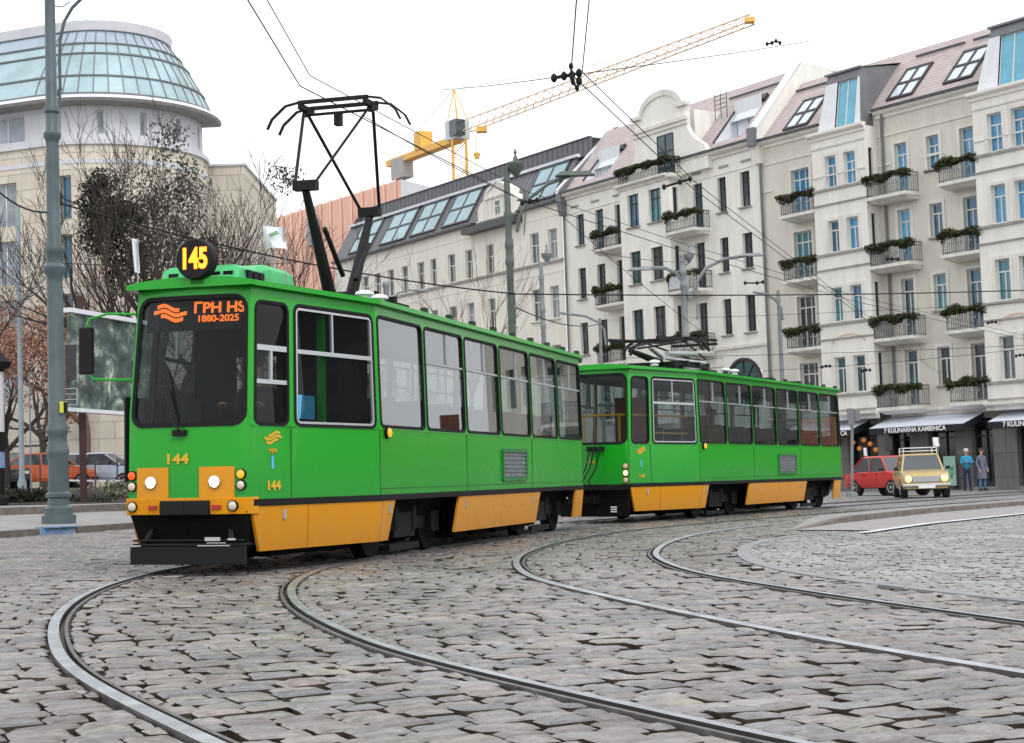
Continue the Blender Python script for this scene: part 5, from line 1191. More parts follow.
# roof
gs_=slope(.25,18.15,-3.2,21.7); mb=MB(); mb.quad(gs_(.6,18.15),gs_(GE,18.15),gs_(GE,21.7),gs_(.6,21.7),0); mb.quad(gs_(.6,21.7),gs_(GE,21.7),Vector((GE,7,21.7)),Vector((.6,7,21.7)),1); mb.quad((GE,-.25,18.15),(GE,7,18.15),(GE,7,21.7),(GE,3.2,21.7),1)
rf=mb.build('roof',[M['tiles'],M['zincplain']],G)
mb=MB(); 
for a,b in ((.5,4.9),(8.4,14.8),(18.6,GE)): mb.box(a,b,-.5,-.3,18.13,18.25)
for a,b in ((9,12),(12.5,14.5),(.8,4)): mb.bar(gs_((a),21.05,.12),gs_(b,21.05,.12),.05,.12)
mb.build('gutter',M['zincdark'],rf)
def skylight(root,f,s0,s1,z0,z1,n=2,rows_=2,gm=None,fm=None):
    mb=MB(); fw=.07; w=(s1-s0)/n; hh=(z1-z0)/rows_
    for i in range(n+1): a=s0+i*w; mb.prism([f(a-fw,z0,-.02),f(a+fw,z0,-.02),f(a+fw,z1,-.02),f(a-fw,z1,-.02)],[f(a-fw,z0,.1),f(a+fw,z0,.1),f(a+fw,z1,.1),f(a-fw,z1,.1)])
    for j in range(rows_+1): z=z0+j*hh; q=fw*.8; mb.prism([f(s0-fw,z-q,-.02),f(s1+fw,z-q,-.02),f(s1+fw,z+q,-.02),f(s0-fw,z+q,-.02)],[f(s0-fw,z-q,.11),f(s1+fw,z-q,.11),f(s1+fw,z+q,.11),f(s0-fw,z+q,.11)])
    o=mb.build('skylight',fm or M['fd'],root); mb=MB(); mb.quad(f(s0,z0,.06),f(s1,z0,.06),f(s1,z1,.06),f(s0,z1,.06)); mb.build('pane',gm or M['sky1'],o); return o
skylight(rf,gs_,8.95,10.45,18.65,20.35); skylight(rf,gs_,12.35,13.9,18.75,20.45); skylight(rf,gs_,2.1,3.7,18.5,20.2)
for (a,b,a2,b2,w0,w1) in ((5.3,8.15,5.75,7.85,6.45,7.75),(15.05,18.3,15.7,18.0,16.22,17.7)):
    mb=MB(); D0,D1=.95,.45; z0,z1=17.5,20.5
    fr=lambda s,z,off=0: Vector((s,-(D0+(D1-D0)*(z-z0)/(z1-z0)+off),z))
    hh=(w0,w1,17.62,20.02); 
    L=lambda z:a+(a2-a)*(z-z0)/(z1-z0); Rr=lambda z:b+(b2-b)*(z-z0)/(z1-z0)
    for za,zb_,segs in ((z0,17.62,0),(17.62,20.02,1),(20.02,z1,0)):
        if segs: mb.quad(fr(L(za),za),fr(w0,za),fr(w0,zb_),fr(L(zb_),zb_),0); mb.quad(fr(w1,za),fr(Rr(za),za),fr(Rr(zb_),zb_),fr(w1,zb_),0)
        else: mb.quad(fr(L(za),za),fr(Rr(za),za),fr(Rr(zb_),zb_),fr(L(zb_),zb_),0 if za<18 else 1)
    for s_,X,X2 in ((1,b,b2),(-1,a,a2)):
        mb.add([Vector((X,-D0,z0)),Vector((X,1.2,z0+.7)),Vector((X2,3.0,z1+.55)),Vector((X2,-D1,z1))],[(0,1,2,3)],1); mb.add([Vector((X,-D0,z0)),Vector((X,0,z0)),Vector((X,1.2,18.2))],[(0,1,2)],1)
    mb.quad(Vector((a2-.1,-D1-.12,z1+.0)),Vector((b2+.1,-D1-.12,z1)),Vector((b2+.1,3.2,z1+.7)),Vector((a2-.1,3.2,z1+.7)),1); mb.box(a2-.12,b2+.12,-D1-.14,-D1+.1,z1-.04,z1+.06,1)
    dm=mb.build('dormer',[M['flash'],M['zincplain']],rf)
    bldwin(dm,fr,w0,w1,17.62,20.02,M['fw'],M['cyan'],.12,0,1,name='dormer_window',fw=.05)
# drainpipes
def pipe(root,s,d,z0,z1): mb=MB(); mb.tube([(s,-d,z0),(s,-d,z1-.4),(s+.1,-d-.05,z1)],.07,8); mb.build('drainpipe',M['zincplain'],root,True)
pipe(G,.42,.15,-.5,18.0); pipe(G,8.75,.12,3.4,18.0)
# party wall between W and G
mb=MB(); pr=[(.55,18.1),(.35,18.9),(-3.3,22.9),(-6.0,22.9),(-12,22.9),(-12,17),(0.3,17)]
mb.prism([Vector((0.12,-d,z)) for d,z in pr],[Vector((.55,-d,z)) for d,z in pr],0); p2=[(.6,18.9),(.6,18.15),(.1,18.15),(-3.35,22.55),(-3.3,23.0)]
mb.prism([Vector((-.1,-d,z)) for d,z in ((.42,18.92),(-3.3,23.0),(-3.1,22.8),(.42,18.7))],[Vector((.57,-d,z)) for d,z in ((.42,18.92),(-3.3,23.0),(-3.1,22.8),(.42,18.7))],1); mb.box(.1,.6,-.75,-.5,17.9,18.9,2)
mb.build('party_wall',[M['pw'],M['flash'],M['zincplain']],G)
# shop front
mb=MB(); piers=[(.3,2.2),(4.9,5.6),(7.5,8.25),(9.5,10.6),(12.2,13.1),(14.3,15.6),(18.0,19.2),(21.6,GE)]
for a,b in piers: mb.box(a,b,-.12,.6,-.8,3.02)
mb.box(.3,GE,-.02,.5,2.75,3.3); mb.build('pier',M['pier'],G)
mb=MB(); mb.box(.3,GE,.28,.33,-.8,2.8); mb.build('shop_window',M['shop'],G)
mb=MB()
for a,b in zip(piers[:-1],piers[1:]):
    s0,s1=a[1],b[0]; mb.box(s0,s1,.2,.28,-.7,-.2); 
    for s in (s0,(s0+s1)/2,s1-.06): mb.box(s,s+.06,.2,.28,-.2,2.75)
    mb.box(s0,s1,.2,.27,1.9,1.96)
mb.build('shop_frame',M['fd'],G)
mb=MB(); mb.box(.3,GE,-.1,3,-1.0,-.42); mb.build('plinth',M['slab'],G)
def awning(root,s0,s1,txt,ts,full=True,al='CENTER'):
    mb=MB(); mb.prism([Vector((s0,-.1,3.02)),Vector((s0,-1.6,2.52)),Vector((s0,-1.6,2.49)),Vector((s0,-.1,2.99))],[Vector((s1,-.1,3.02)),Vector((s1,-1.6,2.52)),Vector((s1,-1.6,2.49)),Vector((s1,-.1,2.99))],0)
    mb.box(s0,s1,-1.62,-1.6,2.2,2.5,1); mb.add([Vector((s1,-.1,3.0)),Vector((s1,-1.6,2.5)),Vector((s1,-1.6,2.2)),Vector((s1,-.1,2.6))],[(0,1,2,3)],1); mb.add([Vector((s0,-.1,3.0)),Vector((s0,-1.6,2.5)),Vector((s0,-1.6,2.2)),Vector((s0,-.1,2.6))],[(0,1,2,3)],1)
    a=mb.build('awning',[M['awn'],M['awnd']],root); text_mesh('lettering',txt,.30,M['letter'],a,basis((1,0,0),(0,0,1),(ts,-1.626,2.35)),.003,1.02,.008,al)
awning(G,8.3,13.85,'7 KULINARNA KAMIENICA',11.05); awning(G,15.2,20.6,'7 KULINARNA KAMIENICA',16.0,al='LEFT'); awning(G,2.4,7.1,'7 KULINARNA KAMIENICA',6.9,al='RIGHT')
mb=MB()
for s,d,z in ((5.9,.3,1.9),(6.3,.4,1.6),(6.6,.3,2.0),(7.0,.4,1.8),(7.35,.3,1.5)): mb.lathe([(.01,-.13),(.1,-.06),(.12,0),(.09,.09),(.01,.12)],(s,-.1,z),10)
mb.build('pendant_lamp',M['warm'],G,True)
mb=MB(); mb.box(8.3,8.75,-.5,-.46,1.4,2.1); mb.build('hanging_sign',M['shop'],G)
o=empty('poster_board',G.matrix_world@Vector((12.1,-.5,-.45)),R(36.5-90),'pale green poster board standing by the shop window, left of the people','sign'); mb=MB(); mb.box(-.33,.33,-.03,.03,.12,1.5,0); mb.box(-.33,.33,-.2,.2,0,.12,1); mb.build('board',[mat('poster_green',(.35,.6,.48),.6,var=.0),M['fd']],o)
mb=MB()
for k in range(7): leaves(mb,(random.uniform(-.18,.2),-.036,.5+random.random()*.6),(.1,.002,.12),6,.05)
mb.build('leaf_print',M['green'],o)

# --- W: white tenement ---------------------------------------------------------------
Wb=frame_root('apartment_building',(13.5,85),34,'white tenement with a curved gable, dark windows and dark balconies in the middle'); bpy.context.view_layer.update(); W0s,W1s=-17.7,.42
wr=[(14.95,16.85),(11.6,13.5),(8.15,10.1),(4.7,6.7)]; wslab=[14.2,10.83,7.35,4.0]
cols=[(-16.42,-15.62,0),(-14.48,-13.65,1),(-12.5,-11.9,1),(-5.28,-4.48,1),(-3.2,-2.5,0),(-1.35,-.58,0)]
hs_=[]
for r_,(a,b) in enumerate(wr):
    for s0,s1,door in cols:
        if r_==3 and s0>-4: continue
        hs_.append((s0,s1,wslab[r_]+.05 if door else a,b))
hs_.append((-3.1,-.3,4.2,6.05)); mb=MB(); f0=plane(0); holed(mb,f0,W0s,W1s,-.8,18.35,hs_,.22)
fb=plane(1.0); hb=[]
for r_,(a,b) in enumerate(wr): hb+=[(-9.97,-8.95,a+.1,b+.08),(-8.0,-6.93,a+.1,b+.08)]
BA,BB=-10.7,-6.2; holed(mb,fb,BA,BB,3.5,17.5,hb,.22)
holed(mb,lambda s,z,off=0: Vector((BB+off,-s,z)),0,1,3.5,17.5,[(.35,.7,a,b) for a,b in wr],.15); holed(mb,lambda s,z,off=0: Vector((BA-off,-s,z)),0,1,3.5,17.5,[]); mb.quad((BA,0,17.5),(BB,0,17.5),(BB,-1,17.5),(BA,-1,17.5))
mb.quad((BA,0,3.5),(BA,-1,3.5),(BB,-1,3.5),(BB,0,3.5)); mb.quad((W0s,0,-.8),(W0s,0,18.35),(W0s,12,18.35),(W0s,12,-.8))
mb.build('wall',M['pw'],Wb)
wgl=[M['wd2'],M['wd'],M['wd'],M['wd2']]
for r_,(a,b) in enumerate(wr):
    for s0,s1,door in cols:
        if r_==3 and s0>-4: continue
        bldwin(Wb,f0,s0,s1,wslab[r_]+.05 if door else a,b,M['fd'],wgl[r_],.22,.72,1,None if door else M['trimg'])
    for s0,s1 in ((-9.97,-8.95),(-8.0,-6.93)): bldwin(Wb,fb,s0,s1,a+.1,b+.08,M['fd'],M['wb2'] if r_==0 else M['wd2'],.22,.72,1,M['trimg'])
    bldwin(Wb,lambda s,z,off=0: Vector((BB+off,-s,z)),.35,.7,a,b,M['fd'],M['wd'],.15,0,0)
# arched big window
mb=MB(); c=-1.7
P=[Vector((c+1.4*math.cos(t),-.01,5.3+1.4*math.sin(t))) for t in [PI*i/16 for i in range(17)]]
mb=MB(); mb.add(P+[Vector((c-1.4,-.01,4.2)),Vector((c+1.4,-.01,4.2))],[tuple(range(19))]); o=mb.build('arched_window',M['wd2'],Wb); mb=MB()
for a,b in zip(P[:-1],P[1:]): mb.bar(a+Vector((0,-.03,0)),b+Vector((0,-.03,0)),.1,.16)
for t in (.3,.5,.7): mb.bar((c,-.04,5.3),(c+1.35*math.cos(PI*t),-.04,5.3+1.35*math.sin(PI*t)),.05,.05)
mb.bar((c-1.4,-.04,5.3),(c+1.4,-.04,5.3),.06,.08); mb.build('window_frame',M['fd'],o)
mb=MB(); mb.box(-6.1,.4,-.14,.01,7.32,7.47,0); mb.box(W0s,BA,-.1,.01,7.0,7.1,0)
for z in (6.9,6.4,5.9,5.4,4.9,4.4): mb.box(-6.1,-3.3,-.015,.0,z,z+.035,1); mb.box(-.1,.4,-.015,.0,z,z+.035,1)
mb.box(-.2,.35,-.06,.01,0,7.32,0)
for s in (-16.9,-14.8,-12.6,-5.3,-3.0,-1.2): mb.box(s,s+.8,-.05,.01,17.35,17.47,1)
mb.box(W0s,W1s-.1,-.035,.01,17.0,17.05,0); mb.build('string_course',[M['trim'],M['trimg']],Wb)
cornice(Wb,W0s,BA,17.9,0,.45,.4,M['trim']); cornice(Wb,BB+.4,W1s-.1,17.9,0,.45,.4,M['trim']); cornice(Wb,BA-.1,BB+.1,17.25,1,.35,.35,M['trim']); mb=MB(); mb.box(BB,BB+.35,-1.2,0,17.35,17.58); mb.build('cornice_return',M['trim'],Wb)
for r_,z in enumerate(wslab):
    nm=['top','second highest','third highest','lowest'][r_]
    balcony(Wb,-13.5,-10.75,z,0,1.0); balcony(Wb,-6.45,-3.95,z,0,1.15)
    if r_<3:
        boughs(Wb,-13.5,-11.2,z,.98,'evergreen bush on the %s small balcony left of the white house bay'%nm,.9,.4)
        boughs(Wb,-6.4,-4.0,z,1.12,'evergreen garland on the %s balcony right of the white house bay'%nm,.8 if r_!=1 else .25,.8)
mb=MB(); mb.box(-6.2,-4.6,-1.22,-1.2,wslab[1]+.1,wslab[1]+.85); q=mb.build('banner',mat('grey_banner',(.6,.6,.66),.8,var=.3,vs=4),None); q.matrix_world=Wb.matrix_world.copy(); tag(q,'pale banner hung on the middle right balcony of the white house','banner')
balcony(Wb,BA,BB+.35,17.56,.0,1.1,'gable_balcony'); boughs(Wb,BA,BB+.3,17.5,1.08,'long evergreen garland on the railing under the curved gable of the white house',1.2,1.0)
# gable
mb=MB(); gp=[(-10.6,17.5),(-10.6,18.6)]+[(-10.4+.5*math.sin(t),18.6+1.2*(1-math.cos(t))/1) for t in (.4,.8,1.2)]+[(-9.75,20.3),(-9.75,21.5)]
rt=[(-5.2,21.5),(-5.2,20.2)]+[(-4.9,19.7),(-4.5,19.2),(-4.1,19.0),(-3.8,18.9),(-3.6,18.3)]+[(-3.6,17.5)]
arch=[(-7.4+1.85*math.cos(t),21.35+1.15*math.sin(t)) for t in [PI-PI*i/14 for i in range(15)]]
full=[(-10.6,17.5),(-10.6,18.4),(-10.2,18.9),(-9.9,19.5),(-9.8,20.2),(-9.8,21.3)]+arch+[(-5.2,21.3),(-5.2,20.2),(-4.9,19.7),(-4.5,19.3),(-4.1,19.1),(-3.8,18.9),(-3.5,18.4),(-3.5,17.5)]
mb=MB(); mb.prism([Vector((s,-.02,z)) for s,z in full],[Vector((s,-.35,z)) for s,z in full]); mb.box(-9.8,-5.2,.3,2.5,18,21.2); gb=mb.build('gable',M['pw'],Wb)
mb=MB(); mb.box(-10.0,-5.0,-.5,-.3,20.55,20.75); mb.box(-10.0,-5.0,-.46,-.3,20.3,20.4); mb.box(-10.05,-9.2,-.55,-.2,21.35,21.55); mb.box(-5.9,-4.95,-.55,-.2,21.35,21.55)
for a,b in zip(arch[:-1],arch[1:]): mb.bar((a[0],-.38,a[1]),(b[0],-.38,b[1]),.34,.14,up=Vector((0,-1,0)))
mb.build('moulding',M['trim'],gb)
bldwin(gb,plane(.42),-7.8,-6.35,17.6,20.05,M['fd'],M['wb2'],.06,.6,1,name='gable_window')
ws_=slope(.25,18.35,-3.6,22.7); mb=MB()
ins=[(-3.6,-1.35,18.9,21.1),(-15.8,-13.6,18.9,20.6)]; holed(mb,ws_,W0s,W1s-.1,18.35,22.7,ins,0.0,0)
for s0,s1,z0,z1 in ins:
    pa,pb_=ws_(s0,z0),ws_(s0,z1); dep=pb_.y+.0
    for s,k in ((s0,1),(s1,1)): mb.add([Vector((s,ws_(s,z0).y,z0)),Vector((s,ws_(s,z1).y,z1)),Vector((s,ws_(s,z1).y,z0))],[(0,1,2)],k)
    mb.quad((s0,pa.y,z0),(s1,pa.y,z0),(s1,dep,z0),(s0,dep,z0),1); mb.quad((s0,dep-.3,z0),(s1,dep-.3,z0),(s1,dep-.3,z1+.3),(s0,dep-.3,z1+.3),1)
mb.quad(ws_(W0s,22.7),ws_(W1s-.1,22.7),Vector((W1s-.1,10,22.7)),Vector((W0s,10,22.7)),2)
rf=mb.build('roof',[M['tiles'],M['flash'],M['zincplain']],Wb)
for s0,s1,z0,z1 in ins:
    dep=ws_(s0,z1).y-.32; f=lambda s,z,off=0,dep=dep: Vector((s,dep-off,z)); bldwin(rf,f,s0+.15,s1-.1,z0+.05,z1-.75,M['fd'],M['cyan'] if s0>-5 else M['wb2'],.05,.0,1,name='dormer_window')
    mb=MB(); mb.prism([ws_(s0-.1,z1-.1,.02),ws_(s1+.1,z1-.1,.02),ws_(s1+.1,z1+.25,.02),ws_(s0-.1,z1+.25,.02)],[ws_(s0-.1,z1-.1,.2),ws_(s1+.1,z1-.1,.2),ws_(s1+.1,z1+.25,.2),ws_(s0-.1,z1+.25,.2)])
    mb.bar(ws_(s0,z0,.05),ws_(s0,z1,.05),.1,.08); mb.build('dormer_frame',M['fd'],rf)
    mb=MB(); mb.quad(ws_(s0+.05,z1-.85,-.1),ws_(s1-.05,z1-.85,-.1),ws_(s1-.05,z1-.1,-.02),ws_(s0+.05,z1-.1,-.02)); mb.build('roof_blind',M['sky1'],rf)
mb=MB(); mb.box(W0s,BA,-.5,-.3,18.33,18.45); mb.box(BB+.3,W1s-.1,-.5,-.3,18.33,18.45); mb.bar(ws_(-5,21.9,.12),ws_(-.6,21.9,.12),.04,.12); mb.build('gutter',M['zincdark'],rf)
mb=MB(); 
for k in range(4): mb.tube([(-4.9,1.6,21.2+k*.25),(-3.9,1.6,21.2+k*.25)],.02,5)
for s in (-4.9,-4.4,-3.9): mb.tube([(s,1.6,20.6),(s,1.6,22.1)],.025,5)
mb.build('roof_railing',M['iron'],rf)
pipe(Wb,-17.55,.12,0,18.2)
mb=MB(); pr=[(.5,17.9),(.45,18.6),(-4.2,23.0),(-8,23.0),(-12,23.0),(-12,17),(0.3,17)]
mb.prism([Vector((W0s-.1,-d,z)) for d,z in pr],[Vector((W0s+.35,-d,z)) for d,z in pr],2); mb.prism([Vector((W0s-.12,-d,z)) for d,z in ((.52,18.62),(-4.15,23.05),(-4.0,22.75),(.52,18.35))],[Vector((W0s+.2,-d,z)) for d,z in ((.52,18.62),(-4.15,23.05),(-4.0,22.75),(.52,18.35))],1); mb.build('party_wall',[M['pw'],M['flash'],M['zincplain']],Wb)

# --- T: cream building with a dark zinc roof -----------------------------------------
Tb=frame_root('office_building',(3.39,100),34,'long cream building with a dark zinc mansard roof and slanted glazing behind the tram wires'); T0,T1e=-30.5,.2
tc_=[(-28.2,-27.2),(-26.1,-25.1),(-24.2,-23.2),(-22.1,-21.2),(-20.1,-19.15),(-17.8,-16.85),(-16.0,-15.15),(-13.6,-12.65),(-11.3,-10.4),(-8.65,-7.75),(-6.35,-5.35),(-3.45,-2.45),(-1.42,-.45)]
hh=[]
for s0,s1 in tc_: hh+=[(s0,s1,14.45,16.4),(s0,s1,10.7,12.75),(s0,s1,7.0,9.0)]
mb=MB(); holed(mb,f0,T0,T1e,-.8,18.1,hh,.2); mb.quad((T0,0,-.8),(T0,0,18.1),(T0,14,18.1),(T0,14,-.8)); mb.build('wall',M['pt'],Tb)
for s0,s1 in tc_:
    bldwin(Tb,f0,s0,s1,14.45,16.4,M['fw'],M['wg'],.2,.6,1); bldwin(Tb,f0,s0,s1,10.7,12.75,M['fw'],M['wg'],.2,.6,1,M['trim']); bldwin(Tb,f0,s0,s1,7.0,9.0,M['fw'],M['wg'],.2,.6,1,M['trim'])
mb=MB(); mb.box(T0,T1e,-.12,.01,14.22,14.38,0); mb.box(T0,T1e,-.03,.01,13.6,13.64,1); mb.box(T0,T1e,-.03,.01,17.2,17.25,1); mb.box(T0,T1e,-.03,.01,11.9,11.93,1) if 0 else None; mb.build('string_course',[M['trimg'],M['pt']],Tb)
ts_=slope(.15,18.1,-1.55,20.95); mb=MB(); mb.quad(ts_(T0,18.1),ts_(T1e,18.1),ts_(T1e,20.95),ts_(T0,20.95),0)
mb.quad(ts_(T0,20.95),ts_(T1e,20.95),Vector((T1e,2.4,21.1)),Vector((T0,2.4,21.1)),1); mb.box(T0,T1e,2.4,2.6,21.0,22.3,0); mb.quad((T0,2.6,22.3),(T1e,2.6,22.3),(T1e,14,22.3),(T0,14,22.3),1); mb.add([(T0,-.15,18.1),(T0,14,18.1),(T0,14,22.3),(T0,2.5,22.3),(T0,1.55,20.95)],[(0,1,2,3,4)],0)
rf=mb.build('roof',[M['zinc'],M['zincplain']],Tb)
mb=MB(); mb.box(T0,T1e,1.35,1.6,20.93,21.12); mb.build('parapet_strip',M['flash'],rf); mb=MB(); mb.box(T0,-9.9,-.35,.0,17.98,18.12); mb.box(-4.5,T1e,-.35,0,17.98,18.12); mb.box(-10.6,-4.2,-.75,.0,17.35,17.75); mb.box(-10.3,-4.4,-.5,.0,17.75,17.85); mb.box(T0,T1e,2.33,2.62,22.28,22.36); mb.build('eaves',M['zincdark'],rf)
for s0,s1 in ((-28.2,-24.9),(-23.3,-19.6),(-18.75,-15.3),(-14.3,-10.9),(-3.95,-.65)): skylight(rf,ts_,s0,s1,18.45,20.8,2,2,M['glz'],M['zincdark'])
mb=MB(); pp=[(-9.3,17.8),(-9.3,18.9),(-8.9,19.3),(-8.3,19.5),(-8.1,19.9),(-6.9,20.5),(-5.7,19.9),(-5.5,19.5),(-4.9,19.3),(-4.6,18.9),(-4.6,17.8)]
mb.prism([Vector((s,.9,z)) for s,z in pp],[Vector((s,-.15,z)) for s,z in pp]); gb=mb.build('gable',M['pt'],Tb)
mb=MB(); 
for a,b in zip(pp[3:7],pp[4:8]): mb.bar((a[0],-.2,a[1]),(b[0],-.2,b[1]),.18,.1,up=Vector((0,-1,0)))
mb.box(-8.4,-5.4,-.26,-.14,19.4,19.55); mb.box(-9.4,-4.5,-.26,-.14,18.0,18.1)
for s in (-8.1,-7.5,-6.2,-5.7): mb.box(s,s+.12,-.2,-.14,18.1,19.4)
mb.build('moulding',M['trim'],gb); bldwin(gb,plane(.2),-7.15,-6.5,18.2,19.2,M['fw'],M['wg'],.04,.6,1,name='gable_window')

M['wl']=wglass('pane_light',(.30,.36,.42))
# --- L: building with the curved glass roof on the left --------------------------------
Lb=empty('office_building',(-22.2,88,0),0,'beige stone building with a rounded corner and a pale green glass roof','building')
def Lplan(off,narc=16):
    # local coords; outward offset off from wall line; returns polyline from left end around the curve to the right
    Rr=5.6+off; a0=math.atan2(-.932,-.363); pts=[]
    n0=Vector((-.363,-.932)); d0=Vector((-.932,.363)); t0=n0*Rr
    for t in (30,22,16,12,8,4): pts.append(t0+d0*t)
    a1=R(10)
    for i in range(narc+1): a=a0+(a1-a0)*i/narc; pts.append(Vector((math.cos(a),math.sin(a)))*Rr)
    return pts
def Lband(mb,o0,z0,o1,z1,k=0,nm=16):
    A=Lplan(o0,nm);B=Lplan(o1,nm)
    for i in range(len(A)-1): mb.quad((*A[i],z0),(*A[i+1],z0),(*B[i+1],z1),(*B[i],z1),k)
# wall with windows on straight part: local frame along straight
mb=MB(); Lf=lambda s,z,off=0: Vector((*( Vector((-.363,-.932))*(5.6+off)+Vector((-.932,.363))*(-s)),z))
lw=[]
for a,b in ((14.9,17.2),(11.8,14.1),(8.7,11.0),(5.6,7.9)):
    lw+=[(-14.2,-12.0,a,b),(-9.5,-7.5,a,b),(-4.1,-1.6,a,b),(.95,1.7,a+.1,b+.1)]
A_=[w_ for w_ in lw if w_[0]<0]
holed(mb,Lf,-30,0,-.5,18.9,A_,.25,0)
AL=Lplan(0,24)[6:]; AN=len(AL)-1
def arcf(s,z,off=0):
    a0=math.atan2(-.932,-.363); a=a0+s/5.6; return Vector((math.cos(a)*(5.6+off),math.sin(a)*(5.6+off),z))
asz=5.6*(R(10)-math.atan2(-.932,-.363)); ss=[asz*i/20 for i in range(21)]
for i in range(20):
    hz=[(max(ss[i],h[0]),min(ss[i+1],h[1]),h[2],h[3]) for h in lw if h[0]>0 and h[0]<ss[i+1] and h[1]>ss[i]]
    hz+=[(x0,min(x0+.8,ss[i+1]),a+.1,b+.1) for x0 in () for a,b in ()]
    holed(mb,arcf,ss[i],ss[i+1],-.5,18.9,hz,.25,0)
mb.box(1.0,7.4,2.0,14,-.5,19.0,0); mb.box(3.0,7.5,1.9,14,19.0,19.12,1)
Lband(mb,.0,18.9,.12,18.9,1); Lband(mb,.12,18.9,.12,19.15,1); Lband(mb,.12,19.15,-.25,19.15,1); Lband(mb,.03,17.9,.03,18.15,1)
holes_att=[(-14.5,-12,19.5,20.7),(-9.8,-8.2,19.5,20.7),(-6.5,-5,19.5,20.7),(-3.6,-1.2,19.4,20.8)]
AT=lambda s,z,off=0: Lf(s,z,off-.25); holed(mb,AT,-30,0,19.15,21.05,holes_att,.2,1)
for i in range(20):
    hz=[(ss[i]+.1,ss[i+1]-.1,19.5,20.75)] if i%4 in (1,) else []
    holed(mb,lambda s,z,off=0: arcf(s,z,off-.25),ss[i],ss[i+1],19.15,21.05,hz,.2,1)
mb.build('wall',[M['stone'],M['attic']],Lb)
for h in lw:
    ff=Lf if h[0]<0 else arcf; bldwin(Lb,ff,*h,M['fw'],M['wl'] if h[0]<0 else M['wb2'],.25,.0,2 if h[0]<0 else 0)
    if h[0]<0:
        mb=MB()
        for k in range(9): z=h[2]+.1+k*.1; mb.bar(ff(h[0],z,.06),ff(h[1],z,.06),.02,.02)
        mb.build('window_railing',M['ironlt'],Lb)
for h in holes_att: bldwin(Lb,AT,*h,M['fw'],M['wl'],.2,.0,1)
for i in range(1,20,4): bldwin(Lb,lambda s,z,off=0: arcf(s,z,off-.25),ss[i]+.1,ss[i+1]-.1,19.5,20.75,M['fw'],M['wl'],.2,0,0)
mb=MB(); Lband(mb,-.25,21.0,.75,21.05,0); Lband(mb,.75,21.05,.85,21.2,0); Lband(mb,.85,21.2,.75,21.38,1); Lband(mb,.75,21.38,.2,21.42,1); mb.build('cornice',[M['trimg'],M['flash']],Lb)
zo=lambda t:(.45-1.75*t-.65*t*t, 21.4+4.1*t)
mb=MB(); 
for i,(ta,tb_,k) in enumerate(((0,.14,0),(.14,.28,0),(.28,.45,0),(.45,.62,0),(.62,.78,0),(.78,.9,1),(.9,1.0,1))): Lband(mb,zo(ta)[0],zo(ta)[1],zo(tb_)[0],zo(tb_)[1],k)
gr=mb.build('glass_roof',[M['dome'],M['domeblue']],Lb)
mb=MB(); 
A=Lplan(zo(0)[0]);B=Lplan(zo(1)[0])
for i in range(len(A)):
    for ta,tb_ in ((0,.28),(.28,.62),(.62,1)):
        A=Lplan(zo(ta)[0]);B=Lplan(zo(tb_)[0]); za,zb_=zo(ta)[1],zo(tb_)[1]; mb.bar((*A[i],za),(*B[i],zb_),.06,.08)
        if i<5:
            for q in (1/3,2/3): mb.bar((*A[i].lerp(A[i+1],q),za),(*B[i].lerp(B[i+1],q),zb_),.05,.07)
for t in (0.02,.28,.62,.78,.99):
    C=Lplan(zo(t)[0]+.03); z=zo(t)[1]+.03
    for a,b in zip(C[:-1],C[1:]): mb.bar((*a,z),(*b,z),.08,.08)
mb.build('mullion',M['zincplain'],gr)
mb=MB(); Lband(mb,-1.85,25.5,-1.8,26.0,0); Lband(mb,-1.8,26.0,-2.4,26.05,0); 
C=Lplan(-2.4); mb.add([(*p,26.03) for p in C]+[(C[-1].x-1,8,26.03),(-22,16,26.03)],[tuple(range(len(C)+2))],0)
mb.box(-3.5,-2.3,-.5,.6,26.0,26.4,1); mb.box(-.3,.6,-.5,.5,26.0,26.45,1); mb.build('parapet',[M['attic'],M['trimg']],Lb)
mb=MB()
mb.box(-26,-1,-6.9,-6.5,3.2,3.3,0)
for a,b in ((-17,-14.5),(-14.2,-11.5),(-11.2,-8.5)): 
    q=[Lf(a,.8,.03),Lf(b,.8,.03),Lf(b,4.4,.03),Lf(a,4.4,.03)]; mb.quad(*q,1); q=[Lf(a,4.5,.03),Lf(b,4.5,.03),Lf(b,5.3,.03),Lf(a,5.3,.03)]; mb.quad(*q,2)
for a,b in ((-7.6,-5.2),(-5,-3.6),): mb.quad(Lf(a,.8,.03),Lf(b,.8,.03),Lf(b,4.9,.03),Lf(a,4.9,.03),1)
mb.build('ground_floor_glazing',[M['zincdark'],mat('pale_teal_pane',(.3,.45,.45),.15,var=.3),mat('blue_fascia',(.04,.1,.15),.4)],Lb)
# orange roofed building behind
oA=at(285,216,168); oB=at(401,179,150); oC=at(424,184,160)
ob=empty('apartment_building',(0,0,0),0,'orange copper clad building rising behind the bare trees and the zinc roof','building'); mb=MB()
def vp(a,b,zt1,zt2,k): mb.quad((a.x,a.y,0),(b.x,b.y,0),(b.x,b.y,zt2),(a.x,a.y,zt1),k)
zt=29.2; ex=(oA-oB).normalized(); oA2=oA+ex*30; vp(oA2,oB,zt,zt,0); vp(oB,oB+Vector((9,14,0)),zt,zt-.3,1); mb.quad((oB.x,oB.y,zt),(oA2.x,oA2.y,zt),(oA2.x+9,oA2.y+14,zt-.5),(oB.x+9,oB.y+14,zt-.5),1)
mb.build('wall',[M['terra'],M['attic']],ob); mb=MB()
for i in range(26):
    p=oB+(oA2-oB)*((i+.5)/26); mb.box(p.x-.08,p.x+.08,p.y-.3,p.y-.05,18,zt+.15)
mb.build('seam',M['terra'],ob)
